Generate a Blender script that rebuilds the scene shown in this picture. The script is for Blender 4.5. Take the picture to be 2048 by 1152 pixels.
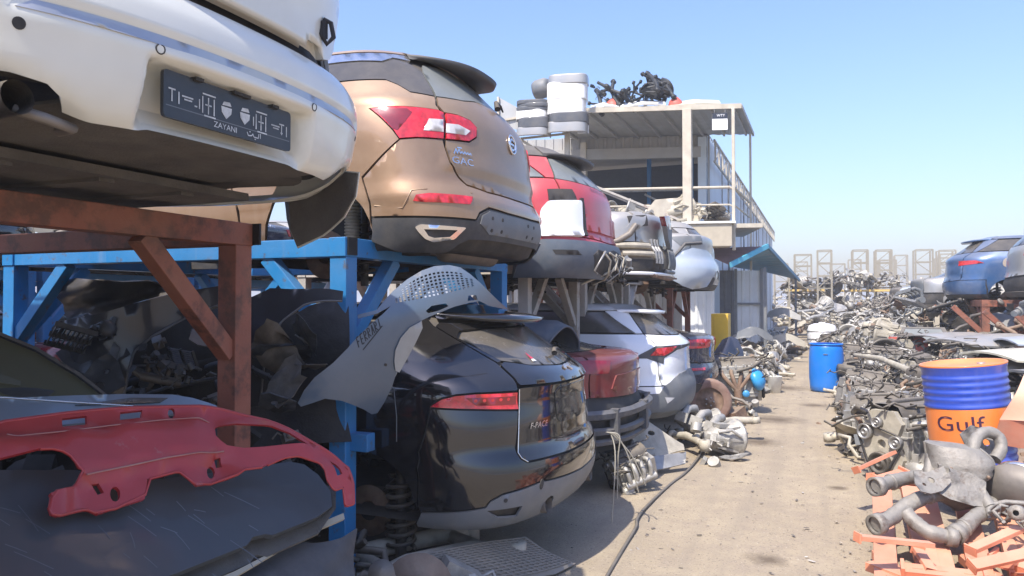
import bpy, bmesh, math, random
import numpy as np
from mathutils import Vector, Matrix, Euler
from mathutils.geometry import delaunay_2d_cdt

random.seed(7); np.random.seed(7)
for _o in list(bpy.data.objects): bpy.data.objects.remove(_o, do_unlink=True)
SC = bpy.context.scene; COL = SC.collection
R = math.radians

# ---- camera ----------------------------------------------------------------
cam = bpy.data.objects.new('camera', bpy.data.cameras.new('camera')); COL.objects.link(cam)
cam.location = (0, 0, 1.65)
cam.rotation_euler = (R(90 + 1.108), 0, R(22.326))
cam.data.sensor_width = 36; cam.data.lens = 26.37
cam.data.clip_start = .02; cam.data.clip_end = 3000
SC.camera = cam

# ---- daylight ----------------------------------------------------------------
SUN_EL, SUN_AZ = 54.0, 190.0          # degrees; azimuth clockwise from +Y, so the sun stands behind the camera, a little to its left
world = bpy.data.worlds.new('World'); SC.world = world; world.use_nodes = True
wn = world.node_tree.nodes; wl = world.node_tree.links
sky = wn.new('ShaderNodeTexSky'); sky.sky_type = 'NISHITA'; sky.sun_disc = False
sky.sun_elevation = R(SUN_EL); sky.sun_rotation = R(SUN_AZ)
sky.altitude = 0; sky.air_density = 1.5; sky.dust_density = 2.0; sky.ozone_density = 7.0
wb_ = wn.new('ShaderNodeMix'); wb_.data_type = 'RGBA'; wb_.blend_type = 'MULTIPLY'; wb_.inputs[0].default_value = 1; wb_.inputs[7].default_value = (.96, .905, 1.05, 1)   # the camera's white balance
wl.new(sky.outputs[0], wb_.inputs[6]); wl.new(wb_.outputs[2], wn['Background'].inputs[0]); wn['Background'].inputs[1].default_value = 0.138
sl = bpy.data.lights.new('sun', 'SUN'); sl.energy = 3.7; sl.angle = R(.53); sl.color = (1.0, .93, .82)
sun = bpy.data.objects.new('sun', sl); COL.objects.link(sun)
_az, _el = R(SUN_AZ), R(SUN_EL)
SUNV = Vector((math.sin(_az)*math.cos(_el), math.cos(_az)*math.cos(_el), math.sin(_el)))
sun.rotation_euler = SUNV.to_track_quat('Z', 'Y').to_euler(); sun.location = (-6, -25, 30)
vs = SC.view_settings
vs.view_transform = 'Standard'; vs.look = 'None'; vs.gamma = 1; vs.use_curve_mapping = False
vs.exposure = 0.94
HAZE = .0028
# ---- numeric helpers -------------------------------------------------------
def pchip(xs, ys, x):
    xs = np.asarray(xs, float); ys = np.asarray(ys, float); x = np.asarray(x, float)
    h = np.diff(xs); dl = np.diff(ys) / h
    m = np.zeros(len(xs)); m[0] = dl[0]; m[-1] = dl[-1]
    for i in range(1, len(xs) - 1):
        if dl[i-1] * dl[i] > 0:
            w1 = 2*h[i] + h[i-1]; w2 = h[i] + 2*h[i-1]
            m[i] = (w1 + w2) / (w1/dl[i-1] + w2/dl[i])
    k = np.clip(np.searchsorted(xs, x) - 1, 0, len(xs) - 2)
    t = (x - xs[k]) / h[k]
    t2 = t*t; t3 = t2*t
    return ((2*t3-3*t2+1)*ys[k] + (t3-2*t2+t)*h[k]*m[k] + (-2*t3+3*t2)*ys[k+1] + (t3-t2)*h[k]*m[k+1])

def smooth01(a, b, x):
    t = np.clip((x - a) / (b - a), 0, 1)
    return t*t*(3 - 2*t)

class Shape:
    """A car body as stacked U-shaped plan curves: rear faces +x, keys = (h, z, rear x, half width, corner depth, power)."""
    def __init__(self, keys, href, disp=None, taper=0.0):
        self.k = np.array(keys, float); self.disp = disp; self.taper = taper
        ph = np.linspace(0, math.pi/2, 400); r = self.row(np.array([href]))
        R, W, D, n = [float(a[0]) for a in r[1:]]
        x = R - D + D*np.maximum(np.cos(ph), 0)**(2/n); y = W*np.sin(ph)**(2/n)
        self.sarc = np.concatenate([[0], np.cumsum(np.hypot(np.diff(x), np.diff(y)))]); self.ph = ph
        self.smax = self.sarc[-1]
    def row(self, h):
        k = self.k
        return [pchip(k[:, 0], k[:, j], h) for j in range(1, 6)]
    def base(self, s, h):
        s = np.asarray(s, float); h = np.asarray(h, float)
        z, R, W, D, n = self.row(h)
        a = np.abs(s); ph = np.interp(a, self.sarc, self.ph); ex = np.maximum(a - self.smax, 0)
        x = R - D + D*np.maximum(np.cos(ph), 0)**(2/n) - ex
        y = np.sign(s) * (W*np.sin(ph)**(2/n) - self.taper*ex*ex)
        return np.stack([x, y, z], -1)
    def normal(self, s, h):
        e = 2e-3
        a = self.base(s+e, h) - self.base(s-e, h); b = self.base(s, h+e) - self.base(s, h-e)
        N = np.cross(a, b); L = np.linalg.norm(N, axis=-1, keepdims=True)
        return N / np.maximum(L, 1e-9)
    def S(self, s, h, off=0.0):
        s = np.asarray(s, float); h = np.asarray(h, float)
        P = self.base(s, h); N = self.normal(s, h)
        o = np.full(P.shape[:-1], 0.0) + off
        if self.disp is not None: o = o + self.disp(s, h)
        return P + N*o[..., None]

def catgrid(G, sg=1.0, disp=None):
    """Smooth surface through a grid of world points; parameters run 0..1."""
    G = np.asarray(G, float); nu, nv = G.shape[0], G.shape[1]
    Gp = np.zeros((nu+2, nv+2, 3)); Gp[1:-1, 1:-1] = G
    Gp[0, 1:-1] = 2*G[0]-G[1]; Gp[-1, 1:-1] = 2*G[-1]-G[-2]
    Gp[:, 0] = 2*Gp[:, 1]-Gp[:, 2]; Gp[:, -1] = 2*Gp[:, -2]-Gp[:, -3]
    def w(t):
        return np.stack([-.5*t+t*t-.5*t**3, 1-2.5*t*t+1.5*t**3, .5*t+2*t*t-1.5*t**3, -.5*t*t+.5*t**3], -1)
    def S(u, v, off=0.0):
        u = np.asarray(u, float); v = np.asarray(v, float)
        def pos(u, v):
            a = np.clip(u*(nu-1), 0, nu-1-1e-6); b = np.clip(v*(nv-1), 0, nv-1-1e-6)
            i = a.astype(int); j = b.astype(int); wa = w(a-i); wb = w(b-j)
            P = np.zeros(u.shape+(3,))
            for p in range(4):
                for q in range(4):
                    P += (wa[..., p]*wb[..., q])[..., None]*Gp[i+p, j+q]
            return P
        P = pos(u, v); off = np.asarray(off, float)
        if disp is not None: off = off + disp(u, v)
        if np.any(off):
            e = 1e-3
            N = np.cross(pos(u+e, v)-pos(u-e, v), pos(u, v+e)-pos(u, v-e))
            N /= np.maximum(np.linalg.norm(N, axis=-1, keepdims=True), 1e-12)
            P = P + sg*N*off[..., None]
        return P
    return S

# ---- object helpers ----------------------------------------------------------
def link(o, parent=None, **props):
    COL.objects.link(o)
    if parent is not None: o.parent = parent
    for k, v in props.items():
        if v is not None: o[k] = v
    return o
def thing(name, label, cat, loc=(0, 0, 0), rz=0, group=None):
    o = bpy.data.objects.new(name, None); o.empty_display_size = .2
    o.location = loc; o.rotation_euler = (0, 0, rz)
    return link(o, None, label=label, category=cat, group=group)
def tag(o, label, cat, group=None):
    o['label'] = label; o['category'] = cat
    if group: o['group'] = group
    return o

class MB:
    """collects shapes; build() links them as one mesh object"""
    def __init__(self): self.v = []; self.f = []; self.s = []
    def add(self, verts, faces, smooth=False):
        b = len(self.v); self.v.extend([tuple(map(float, p)) for p in verts])
        self.f.extend([tuple(i + b for i in f) for f in faces]); self.s.extend([smooth]*len(faces)); return self
    def box(self, c, s, M=None):
        x, y, z = s[0]/2, s[1]/2, s[2]/2
        P = [Vector(p) for p in ((-x,-y,-z),(x,-y,-z),(x,y,-z),(-x,y,-z),(-x,-y,z),(x,-y,z),(x,y,z),(-x,y,z))]
        if M is not None: P = [M @ p for p in P]
        c = Vector(c)
        return self.add([p + c for p in P], [(0,3,2,1),(4,5,6,7),(0,1,5,4),(1,2,6,5),(2,3,7,6),(3,0,4,7)])
    def bar(self, p, q, w, h=None, roll=0.0):
        p, q = Vector(p), Vector(q); h = h or w; d = (q - p)
        z = d.normalized(); a = Vector((0, 0, 1)) if abs(z.z) < .95 else Vector((0, 1, 0))
        x = a.cross(z).normalized(); y = z.cross(x)
        if roll: x, y = x*math.cos(roll) + y*math.sin(roll), y*math.cos(roll) - x*math.sin(roll)
        M = Matrix((x, y, z)).transposed()
        return self.box((p + q)/2, (w, h, d.length), M)
    def tube(self, pts, r, n=8, cap=True, smooth=True, closed=False):
        P = [Vector(p) for p in pts]; m = len(P)
        rr = r if hasattr(r, '__len__') else [r]*m
        ring = []; up = None
        for i in range(m):
            if closed: t = P[(i+1) % m] - P[i-1]
            else: t = P[min(i+1, m-1)] - P[max(i-1, 0)]
            t = t.normalized() if t.length > 1e-9 else Vector((0, 0, 1))
            if up is None: up = t.orthogonal().normalized()
            up = (up - t*up.dot(t)); up = up.normalized() if up.length > 1e-6 else t.orthogonal().normalized()
            sd = t.cross(up)
            ring.append([P[i] + (up*math.cos(2*math.pi*k/n) + sd*math.sin(2*math.pi*k/n))*rr[i] for k in range(n)])
        V = [v for rg in ring for v in rg]; Fc = []
        for i in range(m if closed else m-1):
            j = (i+1) % m
            for k in range(n):
                Fc.append((i*n+k, i*n+(k+1) % n, j*n+(k+1) % n, j*n+k))
        self.add(V, Fc, smooth)
        if cap and not closed:
            self.add(ring[0], [tuple(range(n))[::-1]]); self.add(ring[-1], [tuple(range(n))])
        return self
    def lathe(self, prof, n=24, M=None, smooth=True):
        V = []; Fc = []
        for r, z in prof:
            for k in range(n):
                a = 2*math.pi*k/n; V.append(Vector((r*math.cos(a), r*math.sin(a), z)))
        if M is not None: V = [M @ v for v in V]
        for i in range(len(prof)-1):
            for k in range(n):
                Fc.append((i*n+k, i*n+(k+1) % n, (i+1)*n+(k+1) % n, (i+1)*n+k))
        return self.add(V, Fc, smooth)
    def grid(self, G, smooth=True, flip=False):
        G = np.asarray(G); a, b = G.shape[:2]; Fc = []
        for i in range(a-1):
            for j in range(b-1):
                q = (i*b+j, (i+1)*b+j, (i+1)*b+j+1, i*b+j+1); Fc.append(q[::-1] if flip else q)
        return self.add(G.reshape(-1, 3), Fc, smooth)
    def xf(self, M):
        self.v = [tuple(M @ Vector(p)) for p in self.v]; return self
    def join(self, o, M=None):
        return self._raw(o, M)
    def _raw(self, o, M):
        b = len(self.v)
        self.v.extend(o.v if M is None else [tuple(M @ Vector(p)) for p in o.v])
        self.f.extend([tuple(i + b for i in f) for f in o.f]); self.s.extend(o.s); return self
    def mesh(self, name, mat):
        me = bpy.data.meshes.new(name); me.from_pydata(self.v, [], self.f)
        me.polygons.foreach_set('use_smooth', self.s)
        for m in (mat if isinstance(mat, (list, tuple)) else [mat]): me.materials.append(m)
        me.update(); return me
    def build(self, name, mat, parent=None, world=False, bevel=0, **props):
        if world and parent is not None:
            l = parent.location.copy(); p = parent.parent
            while p is not None: l += p.location; p = p.parent
            self.v = [(x-l.x, y-l.y, z-l.z) for x, y, z in self.v]
        o = bpy.data.objects.new(name, self.mesh(name, mat))
        link(o, parent, **props)
        if bevel:
            b = o.modifiers.new('bevel', 'BEVEL'); b.width = bevel; b.segments = 2; b.limit_method = 'ANGLE'; b.angle_limit = R(40)
        return o
def at_base(o):
    """move a mesh object's origin to the base of its geometry"""
    me = o.data; co = np.empty(len(me.vertices)*3); me.vertices.foreach_get('co', co); co = co.reshape(-1, 3)
    b = np.array([(co[:, 0].min()+co[:, 0].max())/2, (co[:, 1].min()+co[:, 1].max())/2, co[:, 2].min()])
    me.vertices.foreach_set('co', (co - b).ravel()); me.update()
    o.location = o.location + Vector(b); return o
def copy_tree(o, parent=None):
    c = o.copy(); COL.objects.link(c); c.parent = parent
    for ch in o.children: copy_tree(ch, c)
    return c

# ---- curved panels cut from a surface ------------------------------------------
def resample(poly, step):
    out = []
    for i in range(len(poly)):
        a = np.array(poly[i], float); b = np.array(poly[(i+1) % len(poly)], float)
        n = max(1, int(math.ceil(np.linalg.norm(b-a)/step)))
        for k in range(n): out.append(a + (b-a)*k/n)
    return np.array(out)
def inside(poly, P):
    x, y = P[:, 0][:, None], P[:, 1][:, None]
    a = np.asarray(poly, float); b = np.roll(a, -1, 0)
    c = ((a[:, 1] > y) != (b[:, 1] > y))
    with np.errstate(divide='ignore', invalid='ignore'):
        xi = (b[:, 0]-a[:, 0])*(y-a[:, 1])/(b[:, 1]-a[:, 1]) + a[:, 0]
    return ((c & (x < xi)).sum(1) % 2) == 1
def bdist(poly, P):
    a = np.asarray(poly, float); b = np.roll(a, -1, 0); d = b - a
    L = np.maximum((d*d).sum(1), 1e-12)
    t = np.clip(((P[:, None]-a)*d).sum(2)/L, 0, 1)
    return np.sqrt((((P[:, None]-a) - t[..., None]*d)**2).sum(2)).min(1)
def inset(poly, g):
    P = np.asarray(poly, float)
    area = .5*np.sum(P[:, 0]*np.roll(P[:, 1], -1) - np.roll(P[:, 0], -1)*P[:, 1])
    sg = 1 if area > 0 else -1; out = []
    for i in range(len(P)):
        e1 = P[i]-P[i-1]; e2 = P[(i+1) % len(P)]-P[i]
        n1 = np.array([-e1[1], e1[0]])/max(np.hypot(*e1), 1e-9); n2 = np.array([-e2[1], e2[0]])/max(np.hypot(*e2), 1e-9)
        b = n1+n2; L = np.hypot(*b); b = b/L if L > 1e-6 else n1
        out.append(P[i] + sg*b*g/max(b @ n1, .45))
    return out
def rounded(poly, r, n=4):
    """round the corners of a polygon"""
    out = []; P = [np.array(p, float) for p in poly]
    for i in range(len(P)):
        a, p, b = P[i-1], P[i], P[(i+1) % len(P)]
        ra = min(r, .45*np.linalg.norm(a-p)); rb = min(r, .45*np.linalg.norm(b-p))
        q0 = p+(a-p)/max(np.linalg.norm(a-p), 1e-9)*ra; q1 = p+(b-p)/max(np.linalg.norm(b-p), 1e-9)*rb
        for k in range(n+1):
            t = k/n; out.append((1-t)**2*q0 + 2*t*(1-t)*p + t*t*q1)
    return out
def patch(mb, S, poly, holes=(), step=.04, off=0.0, thick=.012, aspect=1.0, back=True):
    """triangulate a 2D outline (with holes) and lift it onto surface S(u, v, off) as a sheet with thickness"""
    A = np.array([1.0, aspect])
    loops = [resample(np.asarray(p, float)*A, step) for p in [poly]+list(holes)]
    pts = np.concatenate(loops); edges = []; b = 0
    for l in loops:
        edges += [(b+i, b+(i+1) % len(l)) for i in range(len(l))]; b += len(l)
    lo, hi = loops[0].min(0), loops[0].max(0)
    gx, gy = np.meshgrid(np.arange(lo[0]+step/2, hi[0], step), np.arange(lo[1]+step/2, hi[1], step), indexing='ij')
    gx = gx + (np.arange(gx.shape[1]) % 2)[None, :]*step*.5
    G = np.stack([gx.ravel(), gy.ravel()], 1)
    if len(G):
        k = inside(loops[0], G)
        for l in loops[1:]: k &= ~inside(l, G)
        G = G[k]
    if len(G):
        k = np.ones(len(G), bool)
        for l in loops: k &= bdist(l, G) > step*.45
        G = G[k]
    if len(G): pts = np.concatenate([pts, G])
    vo, eo, fo, ov, oe, of = delaunay_2d_cdt([Vector(p) for p in pts], edges, [], 0, 1e-7)
    vo = np.array([(p[0], p[1]) for p in vo]); fo = [tuple(f) for f in fo]
    cen = np.array([vo[list(f)].mean(0) for f in fo])
    k = inside(loops[0], cen)
    for l in loops[1:]: k &= ~inside(l, cen)
    fo = [f for f, q in zip(fo, k) if q]
    uv = vo/A
    top = S(uv[:, 0], uv[:, 1], np.full(len(uv), off)); bot = S(uv[:, 0], uv[:, 1], np.full(len(uv), off-thick))
    # orientation: make the top face along its offset direction
    f0 = fo[len(fo)//2]; n = np.cross(top[f0[1]]-top[f0[0]], top[f0[2]]-top[f0[0]])
    if n @ (top[f0[0]]-bot[f0[0]]) < 0: fo = [f[::-1] for f in fo]
    mb.add(top, fo, True)
    if thick > 0:
        if back: mb.add(bot, [f[::-1] for f in fo], True)
        cnt = {}
        for f in fo:
            for i in range(3):
                e = (f[i], f[(i+1) % 3]); cnt[e] = 1
        rim = [e for e in cnt if (e[1], e[0]) not in cnt]
        for a, c in rim: mb.add([top[a], top[c], bot[c], bot[a]], [(0, 3, 2, 1)], False)
    return mb
def arc(c, r, a0, a1, n=14, ry=None):
    ry = ry or r
    return [(c[0]+r*math.cos(R(a0+(a1-a0)*k/n)), c[1]+ry*math.sin(R(a0+(a1-a0)*k/n))) for k in range(n+1)]
def mir(poly): return [(-a, b) for a, b in poly][::-1]
def sym(half):
    """outline of a symmetric panel from its left half, listed from the centre line round to the centre line"""
    return list(half) + [(-a, b) for a, b in half[::-1] if abs(a) > 1e-6]
def letters(txt, size=1.0):
    cu = bpy.data.curves.new('t', 'FONT'); cu.body = txt; cu.size = size; cu.align_x = 'CENTER'; cu.align_y = 'CENTER'; cu.resolution_u = 3
    o = bpy.data.objects.new('t', cu); COL.objects.link(o)
    dg = bpy.context.evaluated_depsgraph_get(); dg.update()
    me = o.evaluated_get(dg).to_mesh()
    V = [tuple(v.co) for v in me.vertices]; Fc = [tuple(p.vertices) for p in me.polygons]
    o.evaluated_get(dg).to_mesh_clear(); bpy.data.objects.remove(o, do_unlink=True); bpy.data.curves.remove(cu)
    return V, Fc
def letters_on(S, txt, u0, v0, size, mat, parent, off=.006, sx=1.0, shear=0.0, rot=0.0, name='lettering', flip=False, aspect=1.0):
    V, Fc = letters(txt, size); c, s = math.cos(rot), math.sin(rot)
    u, v = [], []
    for x, y, _ in V:
        x = (x + shear*y)*sx*(-1 if flip else 1); x, y = x*c - y*s, x*s + y*c
        u.append(u0+x); v.append(v0+y*aspect)
    P = S(np.array(u), np.array(v), np.full(len(u), off))
    return MB().add(P, Fc).build(name, mat, parent)
def strokes_on(S, lines, w, mat, parent, off=.006, name='lettering', aspect=1.0):
    """painted strokes: each line a list of surface coordinates"""
    mb = MB()
    for ln in lines:
        P = np.array(ln, float)
        for a, b in zip(P[:-1], P[1:]):
            d = (b-a)*np.array([1, 1/aspect]); L = max(np.hypot(*d), 1e-6); n = np.array([-d[1], d[0]])/L*w/2*np.array([1, aspect])
            q = np.array([a-n, b-n, b+n, a+n])
            mb.add(S(q[:, 0], q[:, 1], np.full(4, off)), [(0, 1, 2, 3)])
    return mb.build(name, mat, parent)

# ---- materials ---------------------------------------------------------------
MATS = {}
def mat(name, col, rough=.5, metal=0.0, coat=0.0, var=.12, scale=6.0, dust=0.0, dustcol=(.43, .36, .27), bump=0.0, bscale=50.0,
        spec=.5, col2=None, c2amt=.5, c2scale=3.0, film=0.0, trans=0.0, alpha=1.0, streak=0.0):
    if name in MATS: return MATS[name]
    m = bpy.data.materials.new(name); MATS[name] = m; m.use_nodes = True
    N = m.node_tree.nodes; L = m.node_tree.links; b = N['Principled BSDF']
    def node(t, **k):
        n = N.new(t)
        for a, c in k.items(): setattr(n, a, c)
        return n
    tc = node('ShaderNodeTexCoord').outputs['Object']
    def noise(sc, det=4.0, rg=.6, vec=None):
        n = node('ShaderNodeTexNoise'); n.inputs['Scale'].default_value = sc; n.inputs['Detail'].default_value = det
        n.inputs['Roughness'].default_value = rg; L.new(vec or tc, n.inputs['Vector']); return n.outputs['Fac']
    def rng(v, a, c, d=0.0, e=1.0):
        n = node('ShaderNodeMapRange'); L.new(v, n.inputs[0])
        for i, q in enumerate((a, c, d, e)): n.inputs[1+i].default_value = q
        return n.outputs[0]
    def mix(f, a, c):
        n = node('ShaderNodeMix', data_type='RGBA'); 
        if hasattr(f, 'node'): L.new(f, n.inputs[0])
        else: n.inputs[0].default_value = f
        for i, q in ((6, a), (7, c)):
            if hasattr(q, 'node'): L.new(q, n.inputs[i])
            else: n.inputs[i].default_value = (*q[:3], 1)
        return n.outputs[2]
    def math_(op, a, c):
        n = node('ShaderNodeMath', operation=op, use_clamp=True)
        for i, q in ((0, a), (1, c)):
            if hasattr(q, 'node'): L.new(q, n.inputs[i])
            else: n.inputs[i].default_value = q
        return n.outputs[0]
    lo = tuple(c*(1-var) for c in col); hi = tuple(min(1, c*(1+var)) for c in col)
    c = mix(rng(noise(scale), .3, .7), lo, hi)
    if col2 is not None:
        e = .5 - c2amt*.5 + .25
        f = rng(noise(c2scale, 8.0, .68), e-.06, e+.06); c = mix(f, c, col2)
    rg = rough
    dfac = None
    if dust > 0 or film > 0 or streak > 0:
        g = node('ShaderNodeNewGeometry'); sx = node('ShaderNodeSeparateXYZ'); L.new(g.outputs['Normal'], sx.inputs[0])
        upf = rng(sx.outputs['Z'], .05, .9)
        dfac = math_('MULTIPLY', math_('MULTIPLY', upf, rng(noise(scale*1.7, 6.0, .7), .25, .75, .45, 1.0)), dust)
        if film > 0: dfac = math_('MAXIMUM', dfac, math_('MULTIPLY', rng(noise(scale*.6, 7.0, .7), .38, .72), film))
        if streak > 0:
            mp = node('ShaderNodeMapping'); mp.inputs['Scale'].default_value = (14, 14, .8); L.new(tc, mp.inputs[0])
            dfac = math_('MAXIMUM', dfac, math_('MULTIPLY', rng(noise(1.0, 5.0, .6, mp.outputs[0]), .5, .75), streak))
        c = mix(dfac, c, dustcol)
        rr = node('ShaderNodeMix', data_type='FLOAT'); L.new(dfac, rr.inputs[0]); rr.inputs[2].default_value = rough; rr.inputs[3].default_value = .9
        L.new(rr.outputs[0], b.inputs['Roughness'])
        if coat: L.new(rng(dfac, 0, .7, coat, 0.0), b.inputs['Coat Weight'])
        if metal: L.new(rng(dfac, 0, .8, metal, 0.0), b.inputs['Metallic'])
    else:
        rn = rng(noise(scale*3, 3.0), .2, .8, max(.02, rough*.8), min(1, rough*1.2)); L.new(rn, b.inputs['Roughness'])
        b.inputs['Coat Weight'].default_value = coat; b.inputs['Metallic'].default_value = metal
    L.new(c, b.inputs['Base Color'])
    b.inputs['Coat Roughness'].default_value = .06
    b.inputs['Specular IOR Level'].default_value = spec
    if trans: b.inputs['Transmission Weight'].default_value = trans
    if alpha < 1: b.inputs['Alpha'].default_value = alpha
    if bump:
        bn = node('ShaderNodeBump'); bn.inputs['Strength'].default_value = min(1, bump); bn.inputs['Distance'].default_value = .01
        L.new(noise(bscale, 5.0, .65), bn.inputs['Height']); L.new(bn.outputs[0], b.inputs['Normal'])
    return m
DUST = (.43, .36, .27)
M = dict(
 bronze=mat('bronze_paint', (.33, .20, .112), .32, .55, .8, .08, 3, dust=.55, film=.28, streak=.20),
 bronze_gate=mat('bronze_dusty_paint', (.30, .195, .115), .38, .5, .5, .08, 3, dust=.4, film=.38, streak=.22),
 black=mat('black_paint', (.004, .005, .008), .10, 0, 1.0, .1, 3, dust=.05, film=.025),
 white=mat('pearl_white_paint', (.69, .68, .60), .3, .05, .9, .05, 2, dust=.15, film=.26, dustcol=(.44, .41, .33), streak=.12),
 whiteside=mat('white_paint', (.80, .81, .82), .25, 0, 1.0, .03, 2, dust=.2, film=.06),
 red=mat('red_paint', (.46, .035, .05), .35, 0, .5, .12, 3, dust=.4, film=.2, dustcol=(.42, .24, .19)),
 darkred=mat('dark_red_paint', (.17, .012, .016), .3, .2, .8, .12, 3, dust=.35, film=.12, dustcol=(.30, .20, .15)),
 silver=mat('silver_paint', (.36, .36, .355), .35, .5, .6, .06, 3, dust=.5, film=.25),
 paleblue=mat('pale_blue_paint', (.43, .49, .56), .35, .15, .6, .06, 3, dust=.4, film=.12),
 bluecar=mat('blue_paint', (.03, .10, .24), .28, .35, .8, .1, 3, dust=.5, film=.22),
 navy=mat('navy_paint', (.012, .02, .05), .2, 0, .9, .1, 3, dust=.35, film=.1),
 glass=mat('dark_glass', (.016, .020, .024), .05, 0, .3, .1, 3, dust=.35, film=.06),
 dustglass=mat('dusty_glass', (.10, .115, .12), .18, 0, .3, .1, 3, dust=.5, film=.55, dustcol=(.40, .40, .36)),
 lens=mat('red_lens', (.55, .015, .025), .12, 0, .8, .35, 26, film=.08),
 lensdark=mat('dark_red_lens', (.20, .008, .014), .15, 0, .8, .2, 12),
 lenswhite=mat('clear_lens', (.62, .60, .58), .15, 0, .8, .15, 20),
 chrome=mat('chrome', (.75, .75, .76), .14, 1, 0, .08, 8, film=.15),
 plastic=mat('grey_black_plastic', (.035, .040, .048), .55, 0, 0, .15, 4, dust=.4, film=.2),
 plasticgrey=mat('grey_plastic', (.13, .145, .16), .5, 0, 0, .1, 4, dust=.4, film=.25),
 rubber=mat('rubber', (.022, .022, .024), .75, 0, 0, .2, 5, dust=.4),
 dark=mat('underbody_dark', (.022, .022, .024), .7, 0, 0, .3, 6, dust=.25, film=.15),
 under=mat('underbody_felt', (.095, .090, .082), .85, 0, 0, .3, 6, film=.5, dustcol=(.19, .165, .135), bump=.6, bscale=90),
 bluesteel=mat('blue_rack_paint', (.008, .175, .43), .45, 0, .15, .10, 3, dust=.25, film=.12, col2=(.09, .07, .06), c2amt=.20, c2scale=14, streak=.15, bump=.2, bscale=30),
 brownsteel=mat('red_brown_rack_paint', (.23, .075, .045), .6, 0, 0, .2, 4, dust=.35, film=.3, dustcol=(.33, .2, .13), col2=(.10, .04, .028), c2amt=.4, c2scale=7, bump=.25),
 greysteel=mat('grey_rusty_steel', (.44, .41, .37), .6, .1, 0, .2, 4, dust=.3, film=.3, col2=(.20, .10, .06), c2amt=.30, c2scale=4, bump=.3),
 alu=mat('cast_aluminium', (.37, .36, .335), .48, .5, 0, .3, 12, dust=.45, film=.3, dustcol=(.43, .385, .31), bump=.35, bscale=45),
 iron=mat('rusty_iron', (.17, .10, .065), .75, .2, 0, .35, 10, dust=.5, film=.3, bump=.4, bscale=40),
 steel=mat('worn_steel', (.33, .325, .315), .40, .7, 0, .3, 10, dust=.4, film=.25, dustcol=(.40, .36, .29)),
 oily=mat('oily_black_metal', (.03, .029, .028), .45, .2, 0, .4, 9, dust=.5, film=.25, bump=.3),
 beige=mat('dusty_beige_metal', (.41, .375, .30), .65, .15, 0, .28, 8, dust=.45, film=.3, dustcol=(.44, .39, .31), bump=.3),
 pipe=mat('exhaust_metal', (.19, .17, .15), .55, .5, 0, .25, 7, dust=.5, film=.4, dustcol=(.30, .26, .21)),
)
# ---- body shapes: (h, z, rear x, half width, corner depth, power) ---------
BRONZE = Shape([
 (.30,.33,-.30,.80,.50,2.6),(.36,.345,-.12,.86,.52,2.6),(.45,.45,-.03,.90,.55,2.6),(.56,.56,.0,.925,.58,2.6),(.64,.64,-.005,.93,.58,2.6),
 (.72,.72,-.035,.93,.58,2.6),(.80,.80,-.065,.932,.58,2.5),(1.0,1.0,-.075,.935,.60,2.4),(1.14,1.14,-.085,.925,.62,2.4),(1.26,1.26,-.13,.895,.64,2.4),
 (1.34,1.34,-.19,.855,.66,2.4),(1.48,1.48,-.33,.775,.66,2.5),(1.60,1.60,-.45,.70,.64,2.6),(1.67,1.67,-.53,.645,.6,2.6),
 (1.74,1.715,-.62,.57,.55,2.6),(1.85,1.74,-.80,.42,.45,2.5),(2.0,1.75,-1.05,.2,.3,2.4),(2.1,1.752,-1.2,.01,.2,2.2)], .95,
 lambda s, h: .014*smooth01(.835, .865, h)*(1-smooth01(.87, 1.0, h))*(np.abs(s) < .75) + .012*np.exp(-((h-1.255)/.022)**2)*smooth01(.75, .9, np.abs(s)) + .008*smooth01(.635, .655, h)*(1-smooth01(.66, .78, h)))
BLACK = Shape([
 (.30,.36,-.34,.80,.50,2.6),(.36,.37,-.14,.88,.52,2.6),(.46,.46,-.05,.93,.56,2.6),(.56,.56,-.01,.95,.60,2.5),(.66,.66,.0,.955,.60,2.4),
 (.76,.76,-.02,.955,.60,2.4),(.82,.82,-.055,.955,.60,2.4),(.95,.95,-.06,.955,.62,2.4),(1.08,1.08,-.07,.95,.64,2.3),(1.15,1.15,-.06,.945,.66,2.3),
 (1.19,1.19,-.075,.93,.68,2.3),(1.25,1.25,-.15,.90,.70,2.3),(1.33,1.33,-.26,.855,.72,2.3),(1.45,1.45,-.43,.77,.72,2.4),(1.54,1.54,-.55,.70,.70,2.5),
 (1.59,1.585,-.62,.645,.66,2.5),(1.66,1.625,-.74,.55,.6,2.5),(1.78,1.645,-.95,.38,.5,2.4),(1.92,1.652,-1.2,.18,.3,2.3),(2.0,1.654,-1.3,.01,.2,2.2)], .95)
WHITE = Shape([
 (.20,.24,-.75,.70,.5,2.8),(.26,.235,-.30,.80,.5,2.7),(.29,.245,-.10,.85,.5,2.6),(.32,.28,-.05,.88,.5,2.6),(.42,.42,-.01,.905,.5,2.5),(.50,.50,.0,.915,.5,2.5),
 (.58,.58,-.01,.92,.5,2.5),(.62,.62,-.03,.92,.5,2.5),(.67,.665,-.07,.915,.5,2.5),(.70,.69,-.13,.905,.5,2.5),(.80,.80,-.125,.90,.55,2.4),(.98,.98,-.10,.88,.6,2.4),(1.04,1.04,-.11,.86,.6,2.4),
 (1.10,1.08,-.18,.83,.62,2.4),(1.3,1.10,-.50,.80,.66,2.6),(1.40,1.13,-.62,.77,.7,2.6),(1.6,1.36,-1.05,.66,.7,2.6),(1.72,1.45,-1.35,.55,.6,2.6),
 (1.85,1.48,-1.6,.4,.5,2.5),(2.0,1.49,-1.8,.01,.3,2.4)], .6)
PL = dict(bronze=((-1.86,4.70,1.60),0.0), black=((-1.42,4.66,.0),0.0), white=((-1.58,1.82,1.85),0.0))
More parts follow.
